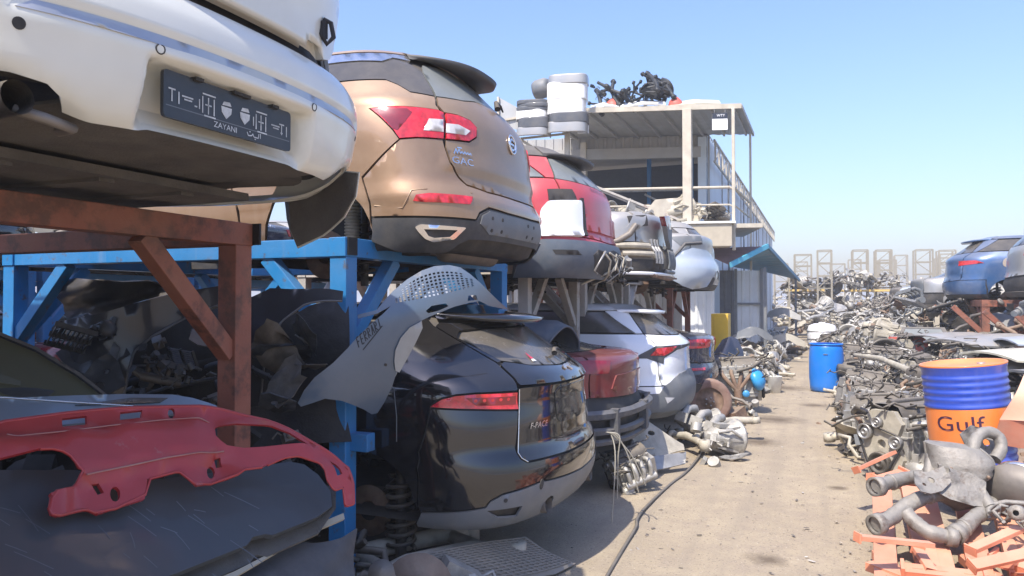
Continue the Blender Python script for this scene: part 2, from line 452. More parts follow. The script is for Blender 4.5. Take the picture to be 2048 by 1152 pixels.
def _scale(sh, sx, sy, sz, href):
    k = sh.k.copy(); k[:, 1] *= sz; k[:, 2] *= sx; k[:, 3] *= sy; k[:, 4] *= sx
    return Shape(k, href)
CROSS = _scale(BLACK, .95, .96, .985, .95)
HATCH = _scale(BRONZE, .95, .97, .93, .95)
SEDAN = Shape([
 (.28,.30,-.35,.78,.5,2.6),(.33,.31,-.12,.85,.5,2.6),(.42,.42,-.03,.90,.52,2.6),(.52,.52,.0,.915,.55,2.5),(.62,.62,-.01,.92,.55,2.5),
 (.70,.70,-.05,.92,.58,2.4),(.85,.85,-.06,.92,.6,2.4),(.98,.98,-.05,.905,.62,2.4),(1.05,1.05,-.06,.88,.62,2.4),(1.09,1.085,-.12,.85,.64,2.4),
 (1.25,1.115,-.42,.815,.66,2.5),(1.33,1.14,-.56,.78,.7,2.5),(1.5,1.33,-.98,.67,.7,2.6),(1.62,1.43,-1.30,.57,.6,2.6),(1.74,1.47,-1.55,.4,.5,2.5),(1.9,1.48,-1.8,.01,.3,2.4)], .7)
PL.update(cross=((-1.38,8.9,.02),0.0), hatch=((-1.86,7.08,1.56),0.0), dred=((-1.55,6.86,.10),0.0), bsed=((-1.36,11.0,.10),0.0), silv=((-1.68,9.15,1.60),0.0), pale=((-1.50,11.9,1.58),0.0), far=((-1.75,14.3,1.55),0.0))

# ---- ground ---------------------------------------------------------------------
def ground_mat():
    m = bpy.data.materials.new('dusty_asphalt'); m.use_nodes = True
    N = m.node_tree.nodes; L = m.node_tree.links; b = N['Principled BSDF']
    tc = N.new('ShaderNodeTexCoord').outputs['Object']
    def noise(sc, det=5, rg=.6):
        n = N.new('ShaderNodeTexNoise'); n.inputs['Scale'].default_value = sc; n.inputs['Detail'].default_value = det; n.inputs['Roughness'].default_value = rg
        L.new(tc, n.inputs['Vector']); return n.outputs['Fac']
    def rng(v, a, c, d=0., e=1.):
        n = N.new('ShaderNodeMapRange'); L.new(v, n.inputs[0])
        for i, q in enumerate((a, c, d, e)): n.inputs[1+i].default_value = q
        return n.outputs[0]
    def mix(f, a, c):
        n = N.new('ShaderNodeMix'); n.data_type = 'RGBA'; L.new(f, n.inputs[0])
        for i, q in ((6, a), (7, c)):
            if hasattr(q, 'node'): L.new(q, n.inputs[i])
            else: n.inputs[i].default_value = (*q, 1)
        return n.outputs[2]
    c = mix(rng(noise(.9), .35, .68), (.335, .275, .195), (.405, .335, .235))
    c = mix(rng(noise(5, 6, .7), .42, .7), c, (.30, .245, .185))
    c = mix(rng(noise(60, 3, .6), .58, .66), c, (.20, .165, .13))
    c = mix(rng(noise(95, 2, .5), .66, .72), c, (.50, .44, .36))
    mp = N.new('ShaderNodeMapping'); mp.inputs['Scale'].default_value = (5.5, .22, 1); L.new(tc, mp.inputs[0]); tn = N.new('ShaderNodeTexNoise'); tn.inputs['Scale'].default_value = 1.0; tn.inputs['Detail'].default_value = 6; L.new(mp.outputs[0], tn.inputs['Vector'])
    c = mix(rng(tn.outputs['Fac'], .48, .72, 0., .55), c, (.25, .21, .165))
    # oil stains with a shape of their own
    for (x, y, r) in ((-.33, 5.12, .17), (-.7, 9.4, .35), (-.60, 11.2, .5), (-.75, 15.5, .7), (.14, 7.3, .12), (-.1, 13.0, .3)):
        vm = N.new('ShaderNodeVectorMath'); vm.operation = 'DISTANCE'; L.new(tc, vm.inputs[0]); vm.inputs[1].default_value = (x, y, 0)
        ad = N.new('ShaderNodeMath'); ad.operation = 'MULTIPLY_ADD'; L.new(noise(7, 5, .7), ad.inputs[0]); ad.inputs[1].default_value = r*1.1; L.new(vm.outputs['Value'], ad.inputs[2])
        c = mix(rng(ad.outputs[0], r*.75, r*1.5, .75, 0.), c, (.085, .062, .045))
    L.new(c, b.inputs['Base Color']); b.inputs['Roughness'].default_value = .92; b.inputs['Specular IOR Level'].default_value = .2
    bn = N.new('ShaderNodeBump'); bn.inputs['Strength'].default_value = .5; bn.inputs['Distance'].default_value = .012
    L.new(noise(45, 6, .7), bn.inputs['Height']); L.new(bn.outputs[0], b.inputs['Normal'])
    return m
g = MB()
xs = np.concatenate([[-1500, -300, -60], np.linspace(-10, 10, 90), [60, 300, 1500]]); ys = np.concatenate([[-1500, -300, -40], np.linspace(-6, 34, 180), [90, 300, 1500]])
gx, gy = np.meshgrid(xs, ys, indexing='ij')
gz = (np.sin(gx*1.3+gy*.7)*.006 + np.sin(gy*1.9-gx*.6)*.005 + np.sin(gx*3.7)*np.sin(gy*2.9)*.003)*(np.abs(gx) < 10.1)*(gy < 34.1)*(gy > -6.1)
g.grid(np.stack([gx, gy, gz], -1)).build('ground', ground_mat(), kind='structure')

# ---- steel racks: two frames side by side carry a car above and one below ------------------
def rack(name, label, y0, y1, xf, xb, z, w, m, group, braces=True, kw=None, low=0.0, front_brace=True):
    t = thing(name, label, 'rack', (xf, (y0+y1)/2, 0), 0, group); h = w/2
    for x in (xf, xb):
        for y in (y0, y1):
            MB().bar((x, y, low), (x, y, z-w), w).build('post', m, t, True, bevel=.004)
            MB().box((x, y, low+.006), (w*2, w*2, .012)).build('foot_plate', m, t, True)
    for x in (xf, xb): MB().bar((x, y0-h-.01, z-h), (x, y1+h+.01, z-h), w).build('beam', m, t, True, bevel=.004)
    for y in (y0, y1): MB().bar((xf-h-.002, y, z-h-.002), (xb+h+.002, y, z-h-.002), w*.96).build('crossbeam', m, t, True, bevel=.004)
    k = .50
    if braces:
        for x in (xf, xb):
            for y, s in ((y0, 1), (y1, -1)): MB().bar((x, y+s*h*.8, z-w-k), (x, y+s*(k+h*.6), z-w+.004), w*.72).build('brace', m, t, True, bevel=.003)
        for y in (y0, y1):
            for x, s in ((xf, -1), (xb, 1)): MB().bar((x+s*h*.8, y, z-w-k), (x+s*(k+h*.6), y, z-w+.004), w*.72).build('brace', m, t, True, bevel=.003)
    return t
G1 = 'steel car racks along the left of the lane'
BS = mat('black_cap', (.012, .012, .013), .6)
r1 = rack('car_rack', 'red-brown steel rack carrying the white saloon', .45, 2.74, -2.52, -5.2, 2.02, .105, M['brownsteel'], G1)
r2 = rack('car_rack', 'bright blue steel rack carrying the bronze SUV', 3.60, 5.84, -2.52, -5.3, 2.02, .110, M['bluesteel'], G1)
MB().box((-2.462, 3.60, 1.97), (.012, .09, .10)).build('end_cap', BS, r2, True)
MB().box((-2.47, 2.80, 1.97), (.09, .012, .10)).build('end_cap', BS, r1, True)
# bracket welded to the blue post
b = MB(); b.box((-2.42, 3.63, .86), (.14, .08, .10)); b.build('bracket', M['bluesteel'], r2, True, bevel=.004)
for i, (a, c, lab) in enumerate(((6.45, 7.95, 'grey rusty steel rack carrying the red car'), (8.25, 9.95, 'grey rusty steel rack carrying the silver car with its lamp hanging off'), (10.35, 12.1, 'grey rusty steel rack carrying the pale blue car'))):
    rack('car_rack', lab, a, c, -2.52, -5.0, 2.01, .10, M['greysteel'], G1)
rack('car_rack', 'red-brown rack at the far end of the left row', 13.3, 15.2, -2.45, -5.0, 1.98, .10, M['brownsteel'], G1)

# ---- cars ----------------------------------------------------------------------
def panel(root, sh, name, poly, m, off=0.0, thick=.014, step=.04, gap=.0035, holes=(), label=None, back=True, n=None):
    mb = MB(); patch(mb, sh.S, inset(poly, gap) if gap else poly, holes, step, off, thick, back=back)
    o = mb.build(name, m, root)
    if label: o['label'] = label
    return o
def both(root, sh, name, poly, m, **k):
    a = panel(root, sh, name, poly, m, **k)
    k.pop('label', None)
    return a, panel(root, sh, name, mir(poly), m, **k)
def shell(root, sh, h0, h1, slen, holes, m, off=-.022, step=.10):
    """the dark inner body that shows through the gaps and cut-outs"""
    mb = MB(); patch(mb, sh.S, [(-slen, h0), (slen, h0), (slen, h1), (-slen, h1)], holes, step, off, .006)
    # floor and front closure
    s = np.linspace(-slen, slen, 60); P = sh.S(s, np.full(60, h0), np.full(60, -.03))
    mb.add(np.concatenate([P, P[::-1]*np.array([1, 0, 1])]), [(i, i+1, 118-i, 119-i) for i in range(59)])
    return mb.build('inner_body', m, root)
def ring_on(S, u0, v0, r, tr, m, root, name='badge', n=28, ry=None, off=.008):
    ry = ry or r; a = np.linspace(0, 2*math.pi, n, endpoint=False)
    P = S(u0+r*np.cos(a), v0+ry*np.sin(a), np.full(n, off))
    return MB().tube([tuple(p) for p in P], tr, 6, closed=True).build(name, m, root)
def disc_on(root, S, name, u0, v0, r, m, off=.004, thick=.006, ry=None, n=16):
    a = [(u0+r*math.cos(2*math.pi*k/n), v0+(ry or r)*math.sin(2*math.pi*k/n)) for k in range(n)]
    mb = MB(); patch(mb, S, a, (), .03, off, thick); return mb.build(name, m, root)
def spoiler(root, sh, smax, hb, length, drop, m, thick=.035, lift=.012, name='spoiler', n=41, power=3.0, inner=.10):
    s = np.linspace(-smax, smax, n); B = sh.S(s, np.full(n, hb), np.full(n, lift)); I = sh.S(s, np.full(n, hb+inner), np.full(n, .006))
    k = (1-np.abs(s/smax)**power)**.6*length
    T = B.copy(); T[:, 0] += k; T[:, 2] -= drop*k/length
    Mi = (B*.55+T*.45); Mi[:, 2] += .012*k/length
    U = T.copy(); U[:, 2] -= thick*(.15+.85*k/length); U[:, 0] -= .02*k/length
    Bk = sh.S(s, np.full(n, hb-.03), np.full(n, .004))
    return MB().grid(np.stack([I, B, Mi, T, U, Bk], 0), True).build(name, m, root)
def coil(mb, c, r, pitch, turns, wire, M=None):
    pts = [(c[0]+r*math.cos(t), c[1]+r*math.sin(t), c[2]+pitch*t/(2*math.pi)) for t in np.linspace(0, turns*2*math.pi, int(turns*14))]
    if M is not None: pts = [tuple(M @ Vector(p)) for p in pts]
    return mb.tube(pts, wire, 6)
def hub(root, x, y, z, sgn, dm=None):
    """brake disc, knuckle, spring and arm left behind in a wheel arch"""
    Mx = Matrix.Translation((x, y, z)) @ Matrix.Rotation(R(90*sgn), 4, 'X')
    d = MB().lathe([(0, .05), (.035, .05), (.035, .035), (.075, .03), (.08, .012), (.155, .012), (.157, .006), (.157, -.012), (.06, -.012)], 28, Mx)
    d.build('brake_disc', dm or M['iron'], root)
    k = MB(); k.box((x, y-sgn*.10, z), (.12, .12, .22)); k.tube([(x, y-sgn*.1, z-.08), (x-.05, y-sgn*.5, z-.12)], .025, 8)
    k.tube([(x+.05, y-sgn*.1, z+.1), (x-.02, y-sgn*.45, z+.14)], .018, 8); k.build('suspension_knuckle', M['oily'], root)
    s = MB(); coil(s, (x+.16, y-sgn*.20, z-.16), .062, .062, 6.5, .011); s.tube([(x+.16, y-sgn*.20, z-.2), (x+.16, y-sgn*.2, z+.35)], .026, 10)
    s.build('spring', M['oily'], root)
def gcar(name, label, place, cat='car', group=None):
    loc, yaw = place
    return thing(name, label, cat, loc, yaw, group)

# bronze suv on the blue rack ------------------------------------------------------
def build_bronze():
    sh = BRONZE; t = gcar('bronze_suv', 'bronze SUV with red tail lamps on the blue rack above the black SUV', PL['bronze'], 'car', 'scrap cars on the racks')
    ar = arc((-1.665, .40), .405, 0, 180, 18)
    arh = [(-1.26, .33)] + ar + [(-2.07, .33)]
    shell(t, sh, .34, 2.08, 3.3, [inset(arh, -.005), inset(mir(arh), -.005)], M['dark'])
    tlq = [(-1.139, 1.205), (-1.063, 1.212), (-.919, 1.214), (-.738, 1.212), (-.706, 1.200), (-.728, 1.034), (-.891, 1.028), (-.996, 1.016), (-1.024, 1.065), (-1.082, 1.137)]
    tlg = [(-.690, 1.199), (-.595, 1.200), (-.50, 1.183), (-.452, 1.149), (-.462, 1.089), (-.53, 1.048), (-.709, 1.036)]
    both(t, sh, 'quarter_panel', [(-.996, 1.012), (-1.262, .795)] + ar[9:0:-1][::-1][:0] + [(-1.275, .50)] + ar[1:] + [(-2.10, .42), (-2.25, .42), (-2.25, 1.36), (-1.206, 1.424), (-.95, 1.42), (-.90, 1.385), (-.853, 1.329), (-.706, 1.317), (-.735, 1.25), (-.72, 1.212), (-.738, 1.215), (-.919, 1.217), (-1.063, 1.215), (-1.143, 1.206), (-1.086, 1.137), (-1.028, 1.065)], M['bronze'], step=.035)
    both(t, sh, 'rear_door', [(-2.26, .42), (-3.25, .42), (-3.25, 1.34), (-2.26, 1.36)], M['bronze'], step=.08)
    panel(t, sh, 'bumper', sym([(0, .735), (-.385, .739), (-.576, .764), (-.633, .806), (-.70, .89), (-.722, .986), (-.731, 1.030), (-.891, 1.024), (-.994, 1.011), (-1.258, .788), (-1.265, .556), (-1.091, .553), (-.566, .553), (-.53, .60), (-.432, .640), (-.194, .628), (0, .628)]), M['bronze'], step=.03)
    panel(t, sh, 'lower_bumper', sym([(0, .622), (-.194, .622), (-.425, .632), (-.522, .595), (-.563, .547), (-1.091, .547), (-1.262, .550), (-1.282, .42), (-1.05, .362), (-.74, .356), (-.67, .41), (-.60, .432), (-.423, .437), (0, .437)]), M['plastic'], step=.035, label='dark grey lower bumper')
    panel(t, sh, 'diffuser', sym([(0, .432), (-.423, .432), (-.60, .427), (-.665, .405), (-.73, .352), (-.70, .33), (0, .33)]), M['dark'], off=-.03, step=.05)
    panel(t, sh, 'plate_recess', sym([(0, .615), (-.194, .615), (-.42, .622), (-.51, .585), (-.53, .53), (-.42, .47), (0, .468)]), M['plasticgrey'], off=.004, step=.04, thick=.01)
    for u in (-.40, -.28, .10, .22):
        for v in (.50, .575): disc_on(t, sh.S, 'bolt_hole', u, v, .012, M['dark'], .006)
    panel(t, sh, 'gate', sym([(0, 1.385), (-.26, 1.372), (-.45, 1.335), (-.695, 1.317), (-.722, 1.25), (-.697, 1.205), (-.595, 1.206), (-.495, 1.188), (-.445, 1.149), (-.456, 1.084), (-.527, 1.042), (-.712, 1.030), (-.715, .986), (-.694, .89), (-.628, .812), (-.574, .770), (-.385, .745), (0, .742)]), M['bronze_gate'], step=.035)
    panel(t, sh, 'rear_window', sym([(0, 1.62), (-.30, 1.625), (-.56, 1.60), (-.62, 1.53), (-.69, 1.325), (-.45, 1.342), (-.26, 1.379), (0, 1.392)]), M['dustglass'], step=.04, off=-.004)
    both(t, sh, 'quarter_window', [(-2.2, 1.585), (-1.024, 1.582), (-.90, 1.576), (-.80, 1.615), (-.70, 1.60), (-.622, 1.53), (-.70, 1.325), (-.853, 1.337), (-.90, 1.392), (-.95, 1.428), (-1.206, 1.432), (-2.2, 1.37)], M['glass'], step=.045, off=-.004)
    both(t, sh, 'window_frame', [(-3.2, 1.59), (-1.03, 1.588), (-.90, 1.582), (-.80, 1.62), (-.66, 1.61), (-.60, 1.66), (-3.2, 1.66)], M['chrome'], step=.05, off=-.002)
    panel(t, sh, 'roof', [(-3.2, 1.665), (3.2, 1.665), (3.2, 2.08), (-3.2, 2.08)], M['bronze'], step=.07, gap=.002)
    spoiler(t, sh, .66, 1.655, .25, .045, M['plastic'])
    for q, w in ((tlq, [(-.814, 1.146), (-.722, 1.152), (-.727, 1.075), (-.853, 1.071)]), (tlg, [(-.703, 1.131), (-.614, 1.137), (-.518, 1.113), (-.56, 1.080), (-.709, 1.073)])):
        for fn in (lambda p: p, mir):
            o = panel(t, sh, 'tail_lamp', fn(q), M['lens'], off=.006, thick=.02, step=.03, gap=.001)
            panel(o, sh, 'reversing_lens', fn(w), M['lenswhite'], off=.0085, thick=.004, step=.03, gap=0)
    for fn in (lambda p: p, mir):
        o = panel(t, sh, 'tail_lamp', fn([(-1.12, 1.198), (-.93, 1.205), (-.90, 1.18), (-1.0, 1.06), (-1.03, 1.07)]), M['lensdark'], off=.008, thick=.003, step=.03, gap=.004)
        panel(t, sh, 'fog_reflector', fn([(-1.005, .640), (-.977, .676), (-.891, .688), (-.575, .688), (-.614, .640), (-.929, .634)]), M['lens'], off=.007, thick=.015, step=.03, gap=.001)
        o = panel(t, sh, 'exhaust_trim', fn(rounded([(-1.0, .493), (-.967, .508), (-.655, .502), (-.728, .436), (-.872, .420), (-.935, .434), (-.975, .463)], .012)), M['chrome'], off=.016, thick=.03, step=.03, gap=0, holes=[fn([(-.945, .481), (-.719, .484), (-.767, .446), (-.872, .438), (-.912, .446)])])
        panel(o, sh, 'recess', fn([(-.95, .484), (-.71, .486), (-.765, .442), (-.875, .434), (-.92, .442)]), M['dark'], off=.004, thick=.004, step=.04, gap=0)
    # creases
    for fn in (lambda p: p, mir):
        ln = fn([(-1.24, .62), (-1.07, .60), (-1.03, .66), (-.99, .705), (-.90, .715), (-.56, .715)])
        P = sh.S(np.array([a for a, b in ln]), np.array([b for a, b in ln]), np.full(6, .001)); MB().tube([tuple(p) for p in P], .004, 5).build('crease', M['bronze_gate'], t)
    ring_on(sh.S, .02, 1.125, .058, .008, M['chrome'], t, 'badge', ry=.062)
    strokes_on(sh.S, [[(.055, 1.15), (.02, 1.165), (-.012, 1.145), (-.016, 1.125)], [(-.016, 1.125), (.05, 1.125)], [(.05, 1.125), (.052, 1.10), (.02, 1.085), (-.015, 1.10)]], .012, M['chrome'], t, .010, 'badge')
    letters_on(sh.S, 'GAC', -.600, .908, .062, M['chrome'], t, sx=1.35)
    strokes_on(sh.S, [[(-.665, .95), (-.645, .985), (-.640, .955), (-.622, .985), (-.615, .957), (-.60, .972), (-.592, .957), (-.575, .974), (-.57, .957), (-.552, .972), (-.548, .957), (-.528, .972), (-.525, .957)], [(-.635, .993), (-.60, .993)]], .008, M['chrome'], t, .007)
    # wiper, wheel-arch bits, silencer
    w = MB(); P = sh.S(np.array([.02, .06, .20, .34]), np.array([1.36, 1.40, 1.41, 1.415]), np.array([.03, .05, .045, .03])); w.tube([tuple(p) for p in P], [.022, .016, .010, .006], 8); w.build('wiper', M['rubber'], t)
    for sg in (-1, 1):
        b = MB(); x, y = -.93, sg*.62
        b.tube([(x, y, .28), (x+.01, y, .42), (x+.02, y, .72)], [.022, .022, .022], 10)
        prof = []
        for k in range(13):
            prof += [(.040, .44+k*.021), (.052, .447+k*.021), (.052, .454+k*.021), (.040, .461+k*.021)]
        b2 = MB().lathe(prof, 16, Matrix.Translation((x, y, 0))); b.build('damper', M['steel'], t); b2.build('dust_gaiter', M['beige'], t)
        hub(t, -1.10, sg*.66, .36, sg)
    s = MB().lathe([(0, -.40), (.09, -.40), (.105, -.37), (.105, .37), (.09, .40), (0, .40)], 20, Matrix.Translation((-.42, .05, .42)) @ Matrix.Rotation(R(90), 4, 'X') @ Matrix.Scale(.75, 4, (1, 0, 0)))
    s.build('silencer', M['pipe'], t)
    f = MB()
    for y in (-.5, .5): f.box((-1.9, y, .40), (3.0, .09, .10))
    f.box((-1.0, 0, .36), (.5, 1.2, .05)); f.tube([(-1.7, -.7, .33), (-1.7, .7, .33)], .035, 10); f.build('underframe', M['dark'], t)
    return t

# black suv under the blue rack -------------------------------------------------------
def build_black():
    sh = BLACK; t = gcar('black_suv', 'glossy black SUV with a long red tail lamp under the blue rack', PL['black'], 'car', 'scrap cars on the ground')
    ar = arc((-1.76, .40), .40, 0, 180, 18); arh = [(-1.36, .33)] + ar + [(-2.16, .33)]
    shell(t, sh, .36, 1.98, 3.3, [inset(arh, -.005), inset(mir(arh), -.005)], M['dark'])
    tl = [(-1.178, 1.066), (-1.11, 1.110), (-1.034, 1.129), (-.929, 1.137), (-.681, 1.133), (-.671, 1.036), (-.929, 1.054)]
    both(t, sh, 'quarter_panel', [(-.676, 1.142), (-.672, 1.181), (-.668, 1.295), (-.753, 1.403), (-.85, 1.511), (-.86, 1.56), (-1.05, 1.56), (-1.10, 1.45), (-1.28, 1.36), (-1.42, 1.255), (-3.2, 1.22), (-3.2, .42), (-2.17, .42)] + ar[::-1][1:-1] + [(-1.36, .55), (-1.365, .72), (-1.25, .92), (-1.186, 1.058), (-1.182, 1.070), (-1.112, 1.116), (-1.036, 1.135), (-.929, 1.143)], M['black'], step=.035)
    both(t, sh, 'side_window', [(-3.2, 1.50), (-1.14, 1.50), (-1.13, 1.46), (-1.30, 1.375), (-1.44, 1.265), (-3.2, 1.235)], M['glass'], step=.06, off=-.004)
    both(t, sh, 'roof_rail', [(-3.2, 1.56), (-1.0, 1.565), (-.85, 1.565), (-.80, 1.60), (-3.2, 1.60)], M['black'], step=.06)
    g = [(-1.35, .468), (-.958, .518), (-.929, .552), (-.853, .584), (-.576, .615), (-.30, .600), (0, .585)]
    panel(t, sh, 'bumper', sym([(0, .728), (-.25, .731), (-.442, .736), (-.671, .738), (-.712, .762), (-.714, .795), (-.688, .914), (-.668, 1.030), (-.929, 1.048), (-1.18, 1.058), (-1.245, .915), (-1.36, .715), (-1.355, .55), (-1.355, .473)] + [(a, b+.003) for a, b in g[1:]]), M['black'], step=.03)
    rec = [(-.948, .499), (-.905, .470), (-.862, .448), (-.719, .436), (-.70, .499)]
    ex = arc((-.43, .452), .062, 0, 330, 11, ry=.055)
    low = sym([(a, b-.003) for a, b in g[::-1]] + [(-1.375, .40), (-1.35, .362), (-.9, .345), (-.45, .345), (0, .36)])
    panel(t, sh, 'lower_valance', low, M['plasticgrey'], step=.03, holes=[rec, mir(rec), ex, mir(ex)], label='grey lower valance')
    for fn in (lambda p: p, mir):
        panel(t, sh, 'towing_eye_recess', fn(inset(rec, -.01)), M['dark'], off=-.03, thick=.006, gap=0)
        P = sh.S(np.array([fn([(-.43, .452)])[0][0]]), np.array([.452]), np.array([0.0]))[0]
        MB().tube([(P[0]+.01, P[1], P[2]), (P[0]-.30, P[1]*.95, P[2]-.02)], .05, 20, cap=False).build('exhaust_pipe', M['pipe'], t)
        disc_on(t, sh.S, 'parking_sensor', fn([(-.833, .548)])[0][0], .548, .012, M['dark'])
        disc_on(t, sh.S, 'reflector_slot', fn([(-.566, .60)])[0][0], .60, .016, M['dark'], ry=.03)
    # tailgate: upper painted lid with an overhanging lip, recessed lower panel
    panel(t, sh, 'gate', sym([(0, 1.245), (-.127, 1.248), (-.413, 1.264), (-.618, 1.296), (-.664, 1.28), (-.668, 1.181), (-.655, 1.166), (-.337, 1.160), (0, 1.157)]), M['black'], step=.03, off=.006, thick=.05)
    panel(t, sh, 'gate_frame', sym([(0, 1.52), (-.55, 1.52), (-.80, 1.53), (-.845, 1.508), (-.747, 1.401), (-.66, 1.292), (-.618, 1.300), (-.62, 1.31), (-.76, 1.437), (-.70, 1.475), (-.4, 1.49), (0, 1.49)]), M['black'], step=.035)
    panel(t, sh, 'rear_window', sym([(0, 1.487), (-.4, 1.487), (-.695, 1.472), (-.752, 1.437), (-.616, 1.304), (-.413, 1.270), (-.127, 1.254), (0, 1.251)]), M['glass'], step=.04, off=-.004)
    panel(t, sh, 'lower_gate', sym([(0, 1.150), (-.337, 1.153), (-.650, 1.158), (-.668, 1.145), (-.662, 1.036), (-.682, .914), (-.708, .795), (-.706, .768), (-.669, .744), (-.442, .742), (-.25, .737), (0, .734)]), M['black'], step=.03)
    P = np.array([(-.668, 1.15), (-.665, 1.039), (-.684, .914), (-.711, .795), (-.709, .766), (-.67, .741)]); Q = sh.S(P[:, 0], P[:, 1], np.full(6, .006))
    MB().tube([tuple(p) for p in Q], .0035, 6).build('gate_edge', M['chrome'], t)
    panel(t, sh, 'plate_panel', sym([(0, 1.132), (-.27, 1.130), (-.32, 1.10), (-.29, .935), (-.25, .915), (0, .905)]), M['glass'], off=.005, step=.04, thick=.006, gap=0)
    panel(t, sh, 'roof', [(-3.2, 1.605), (3.2, 1.605), (3.2, 1.98), (-3.2, 1.98)], M['black'], step=.07, gap=.002)
    spoiler(t, sh, .80, 1.575, .27, .035, M['black'], thick=.03)
    for fn in (lambda p: p, mir):
        o = panel(t, sh, 'tail_lamp', fn(tl), M['lens'], off=.008, thick=.03, step=.025, gap=.001)
        panel(o, sh, 'lamp_insert', fn([(-.99, 1.12), (-.69, 1.118), (-.685, 1.062), (-.93, 1.07)]), M['lensdark'], off=.010, thick=.003, step=.03, gap=.003)
        for u in np.linspace(-.93, -.74, 5): disc_on(o, sh.S, 'lamp_element', fn([(u, 1.10)])[0][0], 1.10, .010, M['lens'], .012, .003, n=8)
        # fuel-flap outline and side seam
        ln = np.array([(-1.44, 1.24), (-1.40, 1.16), (-1.41, 1.0), (-1.44, .86)]); ln[:, 0] = [fn([(a, 0)])[0][0] for a in ln[:, 0]]
        MB().tube([tuple(p) for p in sh.S(ln[:, 0], ln[:, 1], np.full(4, .001))], .003, 5).build('door_seam', M['plasticgrey'], t)
    letters_on(sh.S, 'F-PACE', -.505, .931, .048, M['chrome'], t, sx=1.1, shear=.3)
    cat = [(-.085, 1.222), (-.06, 1.214), (-.035, 1.222), (-.01, 1.226), (.03, 1.218), (.05, 1.206), (.058, 1.210), (.05, 1.222), (.075, 1.230), (.10, 1.226), (.112, 1.232), (.10, 1.241), (.075, 1.242), (.04, 1.238), (0, 1.240), (-.04, 1.236), (-.07, 1.228)]
    panel(t, sh, 'badge', cat, M['chrome'], off=.016, thick=.008, step=.02, gap=0)
    st = [(-.345, 1.30), (-.31, 1.30), (-.325, 1.335)]
    panel(t, sh, 'sticker', st, M['lens'], off=.003, thick=.002, gap=0); panel(t, sh, 'sticker', [(-.355, 1.285), (-.31, 1.285), (-.315, 1.298), (-.345, 1.298)], M['whiteside'], off=.003, thick=.002, gap=0)
    w = MB(); P = sh.S(np.array([.0, .05, .16, .26]), np.array([1.295, 1.31, 1.315, 1.31]), np.array([.03, .04, .035, .02])); w.tube([tuple(p) for p in P], [.02, .015, .009, .006], 8); w.build('wiper', M['rubber'], t)
    for sg in (-1, 1): hub(t, -1.18, sg*.66, .36, sg)
    # big coil spring hanging in the near arch, tie rods
    s = MB(); coil(s, (-.93, -.70, .16), .082, .058, 7.5, .014); s.tube([(-.93, -.70, .12), (-.93, -.70, .66)], .034, 10); s.build('coil_spring', M['oily'], t)
    f = MB()
    for y in (-.5, .5): f.box((-1.9, y, .36), (3.0, .09, .10))
    f.box((-1.4, 0, .32), (.7, 1.3, .06)); f.tube([(-1.75, -.8, .28), (-1.75, .8, .28)], .035, 10)
    for x in (-2.6, -1.1): f.box((x, 0, .16), (.35, 1.3, .32))
    f.build('underframe', M['dark'], t)
    return t

